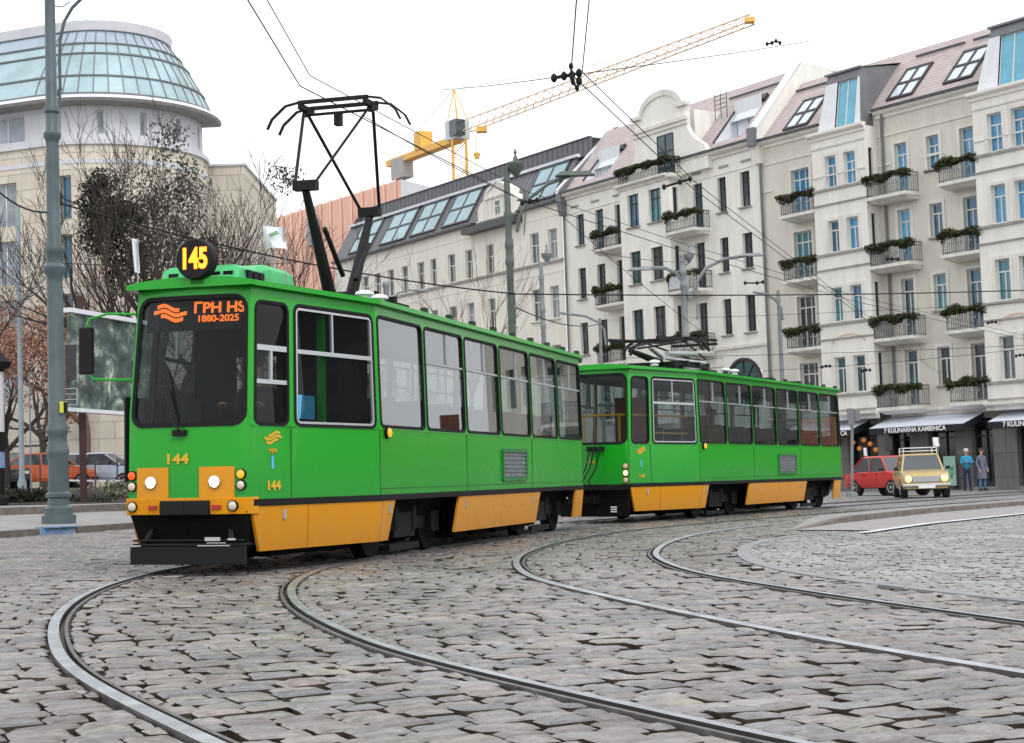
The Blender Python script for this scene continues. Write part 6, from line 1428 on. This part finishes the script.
for px,yy in ((317,236),):
    q=at(px,yy,157); 
    mb=MB(); mb.box(q.x-.6,q.x+.6,q.y-2.6,q.y-1.2,q.z-1.3,q.z+1.3); mb.build('window',M['wl'],ob)
# far brick house seen mirrored, and an added unseen block for dark trailer reflections
fbh=empty('brick_house',(44,92,0),R(-38),'low red brick house mirrored in the side windows of the leading tram','building'); mb=MB(); mb.box(-14,14,-4,4,-1,2.0,0); mb.prism([Vector((-14.3,-4.5,2.0)),Vector((-14.3,4.5,2.0)),Vector((-14.3,0,4.4))],[Vector((14.3,-4.5,2.0)),Vector((14.3,4.5,2.0)),Vector((14.3,0,4.4))],0); mb.box(4,5.2,-1,.2,4,5.6,0); mb.build('wall',[M['brick'],M['tiles']],fbh)
tb_=empty('mirrored_block',(66,72,0),R(-62),'added grey block, out of view, mirrored in the side windows of the trailer','building'); mb=MB(); rr=[(x,x+1.7,z,z+2.2) for z in (1,4.4,7.8) for x in (-20,-16.8,-13.5,-9,-6.2,-1.5,1.7,6,9.2,13,16)]; holed(mb,plane(0),-22,20,-1,11,rr,.2); mb.box(-22,-4,.01,10,11,13,1); mb.box(2,9,.01,10,11,14.5,0); mb.build('wall',[M['pier'],M['tiles']],tb_); mb=MB(); mb.box(-22,20,.2,.3,-1,15); mb.build('window_glass',M['wd'],tb_)
#@@PART6
# ------------------------------------------------------------------ poles
def pole_root(px,Y,label,name='tram_pole',cat='pole',dz=0): q=at(px,480,Y); return empty(name,(q.x,Y,gz(q.x,Y)+dz),0,label,cat)
pb_=g(59,529); big=empty('street_pole',(pb_.x,pb_.y,gz(pb_.x,pb_.y)+.11),0,'big grey blue steel pole with ring collars in the left foreground','pole')
def zp(y,px=57,Y=32.23): return at(px,y,Y).z-big.location.z
mb=MB(); prof=[(.33,0),(.33,.16),(.27,.17),(.27,.30),(.21,.36),(.2,.5),(.245,.52),(.245,.58),(.2,.62),(.185,zp(462)),(.22,zp(455)),(.225,zp(451)),(.18,zp(446)),(.18,zp(437)),(.215,zp(434)),(.215,zp(430)),(.165,zp(424)),(.155,zp(288)),(.15,zp(282)),(.215,zp(276)),(.215,zp(272)),(.15,zp(268)),(.15,zp(260)),(.175,zp(258)),(.175,zp(252)),(.14,zp(248)),(.125,zp(152)),(.13,zp(148)),(.17,zp(145)),(.17,zp(141)),(.125,zp(138)),(.12,zp(122)),(.15,zp(120)),(.15,zp(116)),(.115,zp(113)),(.1,zp(0)),(.095,zp(-45)),(.12,zp(-46)),(.02,zp(-60))]
mb.lathe(prof,n=28); mb.build('shaft',M['steelblue'],big,True)
def lp(px,y,Y=32.23): return at(px,y,Y)-big.location
mb=MB(); pts=[lp(59,110),lp(60,88),lp(59.5,60),lp(60,40),lp(64,22),lp(72,8),lp(84,-4),lp(105,-16),lp(140,-22)]; mb.tube(pts,.035,8); mb.tube([lp(54,98),lp(61,88)],.04,6); mb.tube([lp(55,6),lp(62,7),lp(70,2)],.012,5); mb.build('lamp_bracket',M['steelblue'],big,True)
mb=MB(); e=lp(150,-22); mb.lathe([(.05,.1),(.2,.05),(.22,0),(.12,-.06)],e,12); mb.build('lamp_head',M['greypole'],big,True)
mb=MB()
for y in (262,203,196): mb.tube([lp(55,y),lp(62,y-1)],.07,6)
mb.box(.12,.2,-.06,.06,zp(415),zp(405)); mb.build('wire_clamp',M['black'],big)
mb=MB(); mb.box(.11,.17,-.2,-.12,zp(415),zp(404)); mb.build('sticker',mat('yellow_sticker',(.6,.6,.05),.6),big)
def simple_pole(px,Y,ytop,r0,r1,m,label,rings=(),name='tram_pole',arms=(),lamp=None,lean=0):
    t=pole_root(px,Y,label,name,'street lamp' if lamp else 'pole'); L=lambda x,y,dY=0: at(x,y,Y+dY)-t.location; zt=L(px,ytop).z; r0*=.85; r1*=.85; pr=[(r0*1.7,0),(r0*1.7,.3),(r0*1.2,.45),(r0,.6)]
    for y in sorted([L(px,v).z for v in rings]): rr=r0+(r1-r0)*y/zt; pr+=[(rr,y-.12),(rr*1.3,y-.05),(rr*1.3,y+.05),(rr,y+.12)]
    pr+=[(r1,zt)]; mb=MB(); mb.lathe(pr,n=14); mb.build('shaft',m,t,True)
    if arms:
        mb=MB()
        for pts,rr in arms: mb.tube([L(*p) for p in pts],rr,6)
        mb.build('arm',m,t,True)
    if lamp:
        mb=MB()
        for kind,x,y in lamp:
            c=L(x,y)
            if kind=='head':  mb.lathe([(.02,.16),(.16,.1),(.3,.02),(.28,-.05),(.1,-.1)],c,14)
            elif kind=='flat': 
                mb.add([c+Vector((x_*.5,y_*.18,z_)) for z_,k_ in ((-.05,1),(.06,.7)) for x_,y_ in ((-k_,-k_),(k_,-k_*.7),(k_,k_*.7),(-k_,k_))],[(0,3,2,1),(4,5,6,7),(0,1,5,4),(1,2,6,5),(2,3,7,6),(3,0,4,7)])
            else: mb.lathe([(.06,0),(.1,.06),(.2,.2),(.22,.32),(.07,.38),(.06,.46),(.02,.55),(.045,.6),(.01,.7)],c,12)
        mb.build('lamp_head',m,t,True)
    return t
simple_pole(517.5,40,168,.13,.09,M['greenpole'],'tall green grey pole with a lantern top and curved lamp arm behind the tram',(262,245,215),arms=[([(517,232),(520,215),(530,198),(548,184),(570,176)],.045),([(517,200),(536,201)],.03),([(524,235),(526,205),(524,190)],.015)],lamp=[('lantern',516,176),('flat',575,174)],name='lamp_post')
simple_pole(549,60,262,.13,.09,M['greypole'],'slim grey lamp post just right of the tall green grey pole',(278,310,326),lamp=[('lantern',547,262)],name='lamp_post')
simple_pole(692,62,255,.17,.13,M['greypole'],'ornate silver lamp post with two sweeping arms above the trailer pantograph',(350,335,285,272),arms=[([(690,300),(686,285),(676,273),(665,268),(642,268)],.07),([(690,300),(697,282),(706,268),(724,259),(748,255)],.07),([(684,320),(684,285)],.03),([(697,320),(697,285)],.03),([(676,273),(690,262)],.03)],lamp=[('lantern',689,262),('flat',640,269),('flat',751,255)],name='lamp_post')
simple_pole(606,66,318,.1,.07,M['greypole'],'thin grey pole with an arm curving left in front of the white house',(),arms=[([(606,345),(604,330),(598,322),(585,316),(560,313)],.05)],name='tram_pole')
simple_pole(787,66,290,.13,.09,M['greypole'],'grey pole with a curved arm beside the drainpipe between the white and beige houses',(300,),arms=[([(783,320),(781,308),(775,299),(765,294),(753,292)],.06)],name='tram_pole')
simple_pole(392,60,282,.14,.12,M['greypole'],'short grey pole top showing above the roof of the leading tram',(285,),arms=[([(392,300),(398,293),(410,290),(428,291)],.04)],name='tram_pole')
sp=g(852,496.5); t=empty('sign_post',(sp.x,sp.y,gz(sp.x,sp.y)),0,'grey sign post with small boxes on top standing behind the end of the trailer','sign'); L=lambda x,y: at(x,y,sp.y)-t.location
mb=MB(); mb.tube([(0,0,0),L(852,412)],.055,8); mb.lathe([(.22,0),(.2,.12),(.08,.16)],n=10); mb.build('post',M['greypole'],t,True); mb=MB(); c=L(851,417); mb.box(c.x-.12,c.x+.1,-.08,.08,c.z-.3,c.z+.3); mb.box(c.x+.12,c.x+.3,-.08,.08,c.z-.15,c.z+.25); mb.build('box',M['zincplain'],t)
simple_pole(22,60,205,.12,.1,mat('pale_pole',(.3,.36,.4),.5,var=.2),'pale blue grey pole at the left between the advertising column and the big pole',(),name='street_pole')
simple_pole(31,58,372,.03,.03,M['greypole'],'very thin white flagpole right of the pale pole at the left',(),name='flagpole')
# advertising column
q=g(0,506); t=empty('advertising_column',(at(-9,480,50).x,50,gz(-17,50)+.2),0,'round advertising column with a white poster and a cone roof at the left edge','column'); L=lambda x,y: at(x,y,50)-t.location
mb=MB(); za,zb2=L(0,478).z,L(0,372).z; mb.lathe([(.5,0),(.5,.3),(.42,.4)],n=24); mb.lathe([(.47,zb2+.1),(.62,zb2+.15),(.68,zb2+.3),(.45,zb2+.5),(.12,zb2+.9),(.03,zb2+1.3)],n=24); mb.build('roof_and_base',M['black'],t,True)
mb=MB(); mb.lathe([(.42,.4),(.42,zb2+.12)],n=28); mb.build('drum',M['black'],t,True); mb=MB(); mb.lathe([(.428,L(0,432).z),(.428,zb2)],n=28); dr=mb.build('poster',mat('white_poster',(.7,.68,.72),.6,var=.1,vs=5),t,True)
mb=MB(); mb.lathe([(.428,L(0,468).z),(.43,L(0,452).z)],n=28); mb.build('blue_poster',M['bluep'],t,True)
mb=MB(); c=L(4,418); mb.tube([(.33,-.29,c.z+.22),(.25,-.36,c.z+.1),(.36,-.25,c.z),(.28,-.34,c.z-.15)],.02,5); mb.build('painted_mark',M['black'],dr)
# billboard
t=empty('billboard',(at(95,480,51).x,51,gz(-13,51)),0,'large dark billboard with a chalky white mural left of the tram','billboard'); L=lambda x,y,Y: at(x,y,Y)-t.location
def bbm():
    m=bpy.data.materials.new('mural'); m.use_nodes=True; nt=m.node_tree; N=nt.nodes; K=nt.links; b=N['Principled BSDF']; b.inputs['Roughness'].default_value=.5; tc=N.new('ShaderNodeTexCoord')
    n=N.new('ShaderNodeTexNoise'); n.inputs['Scale'].default_value=1.1; n.inputs['Detail'].default_value=12; n.inputs['Roughness'].default_value=.72; n.inputs['Distortion'].default_value=.35; K.new(tc.outputs['Object'],n.inputs[0]); r=N.new('ShaderNodeValToRGB')
    e=r.color_ramp.elements; e[0].position=.38; e[0].color=(.035,.05,.045,1); e[1].position=.66; e[1].color=(.75,.78,.72,1); x=e.new(.5); x.color=(.07,.11,.10,1); x=e.new(.57); x.color=(.2,.25,.2,1); K.new(n.outputs[0],r.inputs[0]); K.new(r.outputs[0],b.inputs['Base Color']); return m
a,b,c,d=L(67,408,50),L(150,414,54.5),L(150,326,54.5),L(67,312,50); back=Vector((.1,.25,0)); mb=MB(); mb.prism([p+back for p in (a,b,c,d)],[a,b,c,d]); mb.build('board',bbm(),t)
mb=MB(); mb.bar(d+Vector((0,-.05,.06)),c+Vector((0,-.05,.06)),.3,.14); mb.bar(a+Vector((0,-.05,-.05)),b+Vector((0,-.05,-.05)),.25,.12); mb.build('frame',M['flash'],t)
mb=MB(); p0=L(81,487,51.3); p1=L(80,296,51.3); mb.bar((p1.x,.3,0),(p1.x,.3,p1.z),.18,.18); q=L(140,487,54); mb.bar((q.x,3.3,0),(q.x,3.3,q.z+3),.18,.18); mb.build('post',mat('rusty_post',(.055,.02,.02),.7,var=.3),t)
mb=MB(); x0=L(67,380,49.8); x1=L(76,345,49.8); mb.box(x0.x,x1.x,-1.35,-1.2,x0.z,x1.z); mb.build('panel',M['fd'],t); mb=MB(); x0=L(66,405,49.8); x1=L(77,388,49.8)
for k in range(4): z=x0.z+k*.17; mb.bar((x0.x,-1.2,z),(x1.x,-1.2,z),.02,.02)
mb.bar((x1.x,-1.2,x0.z),(x1.x,-1.2,x1.z),.03,.03); mb.build('bracket',M['ironlt'],t)
# low fence rail in front of parked cars
t=empty('fence',(-15,60,gz(-15,60)),0,'low pale rail with thin dark posts in front of the parked cars','fence'); mb=MB(); a=at(66,480.5,61)-t.location; b=at(150,481,60.2)-t.location; mb.bar(a,b,.05,.07); mb.build('rail',M['flash'],t); mb=MB()
for px in (40,68,95,117,140): p=at(px,459,60.6)-t.location; mb.bar((p.x,p.y,-.1),(p.x,p.y,p.z),.05,.05)
mb.build('fence_post',M['iron'],t)
# ------------------------------------------------------------------ trees
def tree(px,Y,label,h,r,mt,seed,spread=.5,levels=5,lean=0,trunk=.35,nb=(3,4),tw=.008,name='bare_tree',ivy=(),group='bare winter trees on the left',start=.25,lf=None,up=.25):
    random.seed(seed); q=at(px,480,Y); t=empty(name,(q.x,Y,gz(q.x,Y)),0,label,'tree',group); tm_=MB(); bm_=MB(); tips=[]
    def grow(p,d,L_,r_,lv,mbx):
        n=4 if lv>1 else 3; pts=[p];rs=[r_]; dd=d.copy()
        for i in range(n):
            dd=(dd+Vector((random.gauss(0,.13),random.gauss(0,.13),random.gauss(0,.08)+up*.12))).normalized(); p=p+dd*L_/n; pts.append(p); rs.append(max(tw,r_*(1-.55*(i+1)/n)))
        mbx.tube(pts,rs,8 if lv>=levels-1 else (5 if lv>2 else 3),cap=False)
        if lv<=0: tips.append(p); return
        k=random.randint(*nb)
        for j in range(k):
            i=random.randint(1,n) if j else n; a=(pts[min(i,n)]-pts[max(i-1,0)]).normalized(); o=a.orthogonal().normalized(); o.rotate(Matrix.Rotation(random.random()*2*PI,3,a)); nd=(a+o*random.uniform(.35,.9)*spread*1.6).normalized(); nd.z+=up*.3; nd.normalize()
            grow(pts[i],nd,L_*random.uniform(.58,.82),max(tw,rs[i]*random.uniform(.55,.75)),lv-1,bm_)
    n=5; pts=[Vector((lean*h*start*i/n+random.gauss(0,.03),random.gauss(0,.03),h*start*i/n)) for i in range(n+1)]; tm_.tube([Vector((0,0,-.3))]+pts[1:],[r*1.25]+[r*(1-.3*i/n) for i in range(1,n+1)],10)
    for j in range(random.randint(3,4)):
        a=Vector((random.gauss(0,spread),random.gauss(0,spread),1)).normalized(); grow(pts[-1]-Vector((0,0,.2*j)),a,h*.30,r*.62,levels-1,bm_)
    tm_.build('trunk',mt,t,True); bm_.build('branches',mt,t)
    if ivy:
        mb=MB()
        for (x,y,rx,rz,n,k) in ivy:
            c=at(x,y,Y)-t.location
            for i in range(n):
                a=random.random()*2*PI; rr=random.random()**.5; p=c+Vector((math.cos(a)*rr*rx,random.uniform(-.5,.5)*rx,math.sin(a)*rr*rz)); leaves(mb,p,(.5,.5,.5),70 if k==0 else 30,.075,k if random.random()<(.95 if k==0 else .6) else 2)
        mb.build('ivy',[M['ivy'],M['fir'],M['barkg']],t)
    if lf:
        mb=MB()
        for p in tips: leaves(mb,p,(lf[1],lf[1],lf[1]),lf[2],lf[3])
        mb.build('leaves',lf[0],t)
    random.seed(seed+1); return t
tree(180,60,'tree overgrown with dark ivy clumps behind the route disc of the leading tram',14.0,.55,M['bark'],11,.45,6,ivy=((106,205,.8,1.3,40,0),(118,238,1.2,1.3,50,0),(150,225,.9,1.6,40,2),(172,175,1.1,1.7,26,1),(170,135,.5,.8,10,2),(190,215,.9,1.5,26,2),(150,270,1.5,1.2,40,2),(200,268,.8,.8,16,2)),up=.45,start=.22)
tree(146,57,'leaning bare tree with long upright twigs in front of the stone building',12.6,.24,M['bark'],5,.33,4,lean=.06,up=.7,start=.3)
tree(236,60,'bare tree with many fine upright branches right of the ivy covered tree',11,.24,M['bark'],23,.42,5,up=.6,start=.25)
tree(268,62,'bare tree with mistletoe behind the front pantograph arm',11.5,.22,M['bark'],31,.5,5,up=.5,start=.25,ivy=((284,180,.45,.5,9,1),(215,250,.4,.45,8,1)))
tree(318,56,'low spreading bare tree with reddish twigs between the pantograph arms',7.6,.18,M['twigp'],42,.75,5,up=.12,start=.25)
tree(360,60,'small bare pinkish tree in front of the left end of the cream building',7.2,.15,M['twigp'],57,.6,5,up=.3,start=.25)
tree(474,80,'small bare street tree in front of the cream building above the tram roof',10.5,.12,M['twigp'],61,.35,4,up=.7,start=.5,group=None)
tree(-12,44,'bare tree reaching in from the left edge of the picture',8.6,.18,M['bark'],77,.6,5,up=.25,start=.25)
tree(44,76,'tree with dry rust coloured leaves between the pale pole and the big pole',9.2,.2,M['bark'],91,.55,4,name='beech_tree',lf=(M['beech'],.55,48,.075),start=.28,group='trees with dry reddish foliage',up=.15)
tree(6,64,'tree with dry rust coloured leaves behind the advertising column',7.2,.18,M['bark'],93,.55,4,name='beech_tree',lf=(M['beech'],.5,26,.07),start=.28,group='trees with dry reddish foliage',up=.15)
tree(88,82,'reddish brown twiggy tree rising above the billboard',12.5,.22,M['twigp'],95,.6,4,name='beech_tree',lf=(M['pinktw'],.6,34,.06),start=.25,group='trees with dry reddish foliage',up=.2)
tree(125,84,'dusky pink twiggy tree above the right half of the billboard',12.8,.22,M['twigp'],98,.6,4,name='beech_tree',lf=(M['pinktw'],.6,30,.06),start=.25,group='trees with dry reddish foliage',up=.2)
# ------------------------------------------------------------------ crane
c0=at(459,133,222); cz=c0.z; gr_=empty('tower_crane',(c0.x,222,0),0,'yellow tower crane with a long lattice jib above the roofs','crane'); jd=(Vector((at(750,27,171).x,171,0))-Vector((c0.x,222,0))); JL=jd.length; jd.normalize(); jn=Vector((-jd.y,jd.x,0))
def lat(mb,a,b,w,h,n,k=0,r=.09,taper=1):
    a=Vector(a);b=Vector(b); d=(b-a); ax=d.normalized(); s=ax.cross(Vector((0,0,1))); s=s.normalized() if s.length>.1 else Vector((1,0,0)); u=s.cross(ax).normalized()
    def P(i): 
        q=a+d*i/n; k_=1+(taper-1)*i/n; return q-s*w/2,q+s*w/2,q+u*h*k_
    for i in range(n):
        A=P(i);B=P(i+1)
        for x,y in zip(A,B): mb.tube([x,y],r,4,k,False)
        mb.tube([A[0],B[1]],r*.5,3,k,False); mb.tube([A[0],B[2]],r*.5,3,k,False); mb.tube([A[1],B[2]],r*.5,3,k,False); mb.tube([A[2],B[0]],r*.5,3,k,False)
mb=MB(); w_=1.9
for x in (-1,1):
    for y in (-1,1): mb.tube([(x*w_/2,y*w_/2,0),(x*w_/2,y*w_/2,cz-1)],.19,5)
for k in range(24):
    z=cz-1-2*k; s=1 if k%2 else -1
    for y in (-1,1): mb.tube([(-s*w_/2,y*w_/2,z),(s*w_/2,y*w_/2,z-2)],.07,4); mb.tube([(y*w_/2,-s*w_/2,z),(y*w_/2,s*w_/2,z-2)],.07,4)
mb.build('mast',M['craney'],gr_)
zj=cz-.2; mb=MB(); lat(mb,Vector((0,0,zj))+jd*2,Vector((0,0,zj))+jd*JL,1.3,1.7,30,r=.085,taper=.6); mb.build('jib',M['jib'],gr_); e=Vector((0,0,zj))+jd*JL; mb=MB(); mb.box(e.x-.5,e.x+.5,e.y-.5,e.y+.5,zj+.1,zj+.6); mb.box(-.7+jd.x*6,.7+jd.x*6,jd.y*6-.7,jd.y*6+.7,zj-.9,zj-.2); mb.build('jib_tip',M['craney'],gr_)
mb=MB(); cj=Vector((0,0,zj-.6))-jd*20; mb.bar(Vector((0,0,zj-.6)),cj,1.6,.9); p=Vector((0,0,zj+.9))-jd*10; T=Matrix.Translation(p)@Matrix.Rotation(math.atan2(jd.y,jd.x),4,'Z'); mb.box(-1,1,-1,1,-1.2,1.4,None,T); mb.build('counter_jib',M['craney'],gr_)
mb=MB(); T=Matrix.Translation(Vector((0,0,zj-1.0))-jd*16.5)@Matrix.Rotation(math.atan2(jd.y,jd.x),4,'Z'); mb.box(-1.8,1.8,-.9,.9,-2.4,.6,None,T); mb.build('counterweight',M['ballast'],gr_)
mb=MB(); T=Matrix.Translation(Vector((0,0,zj-.8)))@Matrix.Rotation(math.atan2(jd.y,jd.x),4,'Z'); mb.box(-1.4,1.1,-1.4,1.1,0,2.7,None,T); cb=mb.build('cab',M['craneg'],gr_); mb=MB(); mb.box(.2,2.0,-1.7,-.2,.3,2.5,None,T); mb.build('cab_window',M['wd'],cb)
mb=MB(); ap=Vector((0,0,at(452,88,222).z))-jd*1
for s in (-.9,.9):
    mb.tube([Vector((0,0,zj+2))+jn*s+jd*.9,ap],.1,4); mb.tube([Vector((0,0,zj+2))+jn*s-jd*1.6,ap],.1,4)
mb.build('tower_head',M['craney'],gr_); mb=MB(); mb.tube([ap,Vector((0,0,zj+1.6))+jd*JL*.62],.05,4); mb.tube([ap,cj+Vector((0,0,.5))],.05,4); mb.build('tie_bar',M['craneg'],gr_)
mb=MB(); hx=Vector((0,0,zj))+jd*4.5; mb.tube([hx,hx-Vector((0,0,3.5))],.06,4); mb.lathe([(.1,.5),(.5,.2),(.3,-.5)],hx-Vector((0,0,3.8)),8); mb.build('hook',M['craney'],gr_)
# ------------------------------------------------------------------ wires
def wire(pts,r,label,name='overhead_wire',group='overhead tram wires',sag=0,m=None):
    o=Vector(pts[0]); mb=MB(); P=[Vector(p) for p in pts]; out=[]
    for a,b in zip(P[:-1],P[1:]):
        n=10 if sag else 1
        for i in range(n): t=i/n; q=a.lerp(b,t); q.z-=sag*4*t*(1-t); out.append(q)
    out.append(P[-1]); mb.tube(out,r,5); x=mb.build(name,m or M['black'],None); tag(x,label,'wire',group); return x
wz=5.5
def cw(px,y):  # point on the contact wire plane
    d=ray(px,y); z=wz
    for _ in range(20): q=CAM+d*((z-H)/d.z); z=gz(q.x,q.y)+wz
    return q
c1=[cw(248,0)+(cw(248,0)-cw(302,88))*.3,cw(300,86),cw(520,199)]; k=Vector((.09,0,.0))
far1=[Vector((3.3,32.5,wz+gz(3.3,32.5))),Vector((9.4,43.5,wz-.2)),Vector((20,60,wz-.4))]
wire(c1+far1,.0075,'left one of the two parallel contact wires above the leading tram'); wire([p+Vector((.12,0,.12)) for p in c1+far1],.006,'right one of the two parallel wires above the leading tram')
c2=[cw(577,0)+(cw(577,0)-cw(572,76))*.6,cw(571,74),cw(690,186),cw(880,330),cw(960,390)]
wire(c2,.0075,'left wire of the steep pair crossing the sky above the gable'); wire([cw(588,0)+(cw(588,0)-cw(579,76))*.6]+[p+Vector((.13,0,.02)) for p in c2[1:]],.0065,'right wire of the steep pair crossing the sky above the gable')
def clamp(px,y,Y,label,s=1,pts=((-7,3),(0,0),(6,-2))):
    o=at(px,y,Y); t=empty('wire_clamp',o,0,label,'wire clamp','clamps on the overhead wires'); mb=MB(); P=[at(px+a,y+b,Y)-o for a,b in pts]; mb.tube(P,.018*s,6)
    for p in P: mb.lathe([(.012*s,-.045*s),(.032*s,-.02*s),(.032*s,.02*s),(.012*s,.045*s)],p,8)
    mb.build('fitting',M['black'],t); return t
clamp(572,75,17.6,'black clamp joining the pair of steep wires in the sky left of the curved gable',1.1,((-18,3),(-8,1),(0,0),(7,-2),(7,6)))
clamp(571,66,17.5,'small black insulator just above the joining clamp of the steep wires',.8,((0,0),(1,12)))
clamp(577,88,18.0,'black splice where the steep wires turn towards the white house',.8,((-4,-6),(0,0)))
clamp(772,43,30,'row of small black clamps in the sky above the party wall',.9,((-5,1),(0,0),(4,-2),(8,0)))
clamp(688,182,24.5,'black clamp in front of the upper right balcony of the white house',1.0,((-24,5),(-8,0),(2,-3)))
clamp(530,201,26,'black clamp beside the tall green grey pole',1,((-8,2),(0,0),(7,-1)))
clamp(757,283,40,'black clamp in front of the white wall left of the long drainpipe',1.1,((-12,0),(0,0),(6,-1)))
clamp(892,259,34,'black clamp in front of the balcony right corner on the beige house',1,((-5,0),(0,0),(6,0)))
def span(a,b,label,r=.012,sag=.15,grp='overhead span wires'): return wire([at(*a),at(*b)],r,label,'span_wire',grp,sag)
span((58,203,32.2),(516,294,40),'thick span cable running from the big left pole down to the tall green grey pole',.018,.25)
span((517,294,40),(1060,289,52),'thick span cable running level across the white and beige houses',.018,.1)
span((517,308,40),(606,322,66),'cable from the tall green grey pole to the thin pole by the white house',.016,.3)
span((440,90,30),(571,75,17.6),'thin wire coming from the crane top towards the joining clamp',.006,.02); span((571,75,17.6),(810,41,32),'thin wire from the joining clamp to the row of small clamps in the sky',.006,.02)
span((58,196,32.2),(240,250,46),'cable from the big left pole into the ivy covered tree',.016,.2); span((-30,160,28),(58,210,32.2),'cable from the left edge to the big left pole',.018,.35)
span((58,263,32.2),(300,262,50),'lower cable from the big left pole to the bare trees',.01,.1); span((230,112,50),(300,118,60),'thin wire between bare trees',.006,.02) if 0 else None
span((362,115,20),(520,199,26),'thin wire from the pantograph head to the clamp by the tall pole',.006,.05)
span((560,214,42),(700,330,60),'thin diagonal wire in front of the white house windows',.01,.1); span((620,358,45),(1030,345,50),'thin level cable in front of the first floor of the beige house',.008,.05); span((690,318,62),(1030,302,62),'thin level cable in front of the second floor of the beige house',.008,.05)
span((740,372,58),(1030,348,58),'thin cable just above the trailer roof end',.008,.1); span((590,250,42),(690,262,62),'thin wire towards the ornate silver lamp post',.01,.1)
for i,(px,y) in enumerate(((826,366),(866,370),(884,363),(992,322),(1020,355),(900,362),(840,235))): 
    if i in (0,1,3,4): clamp(px,y,50,['small black clamp just above the end of the trailer roof','small black clamp with a short bar at the first floor of the beige house','black clamp left of the arched relief at the right edge','black clamp at the right edge near the first floor windows'][(0,1,3,4).index(i)],1.2,((-4,1),(0,0),(4,0)))
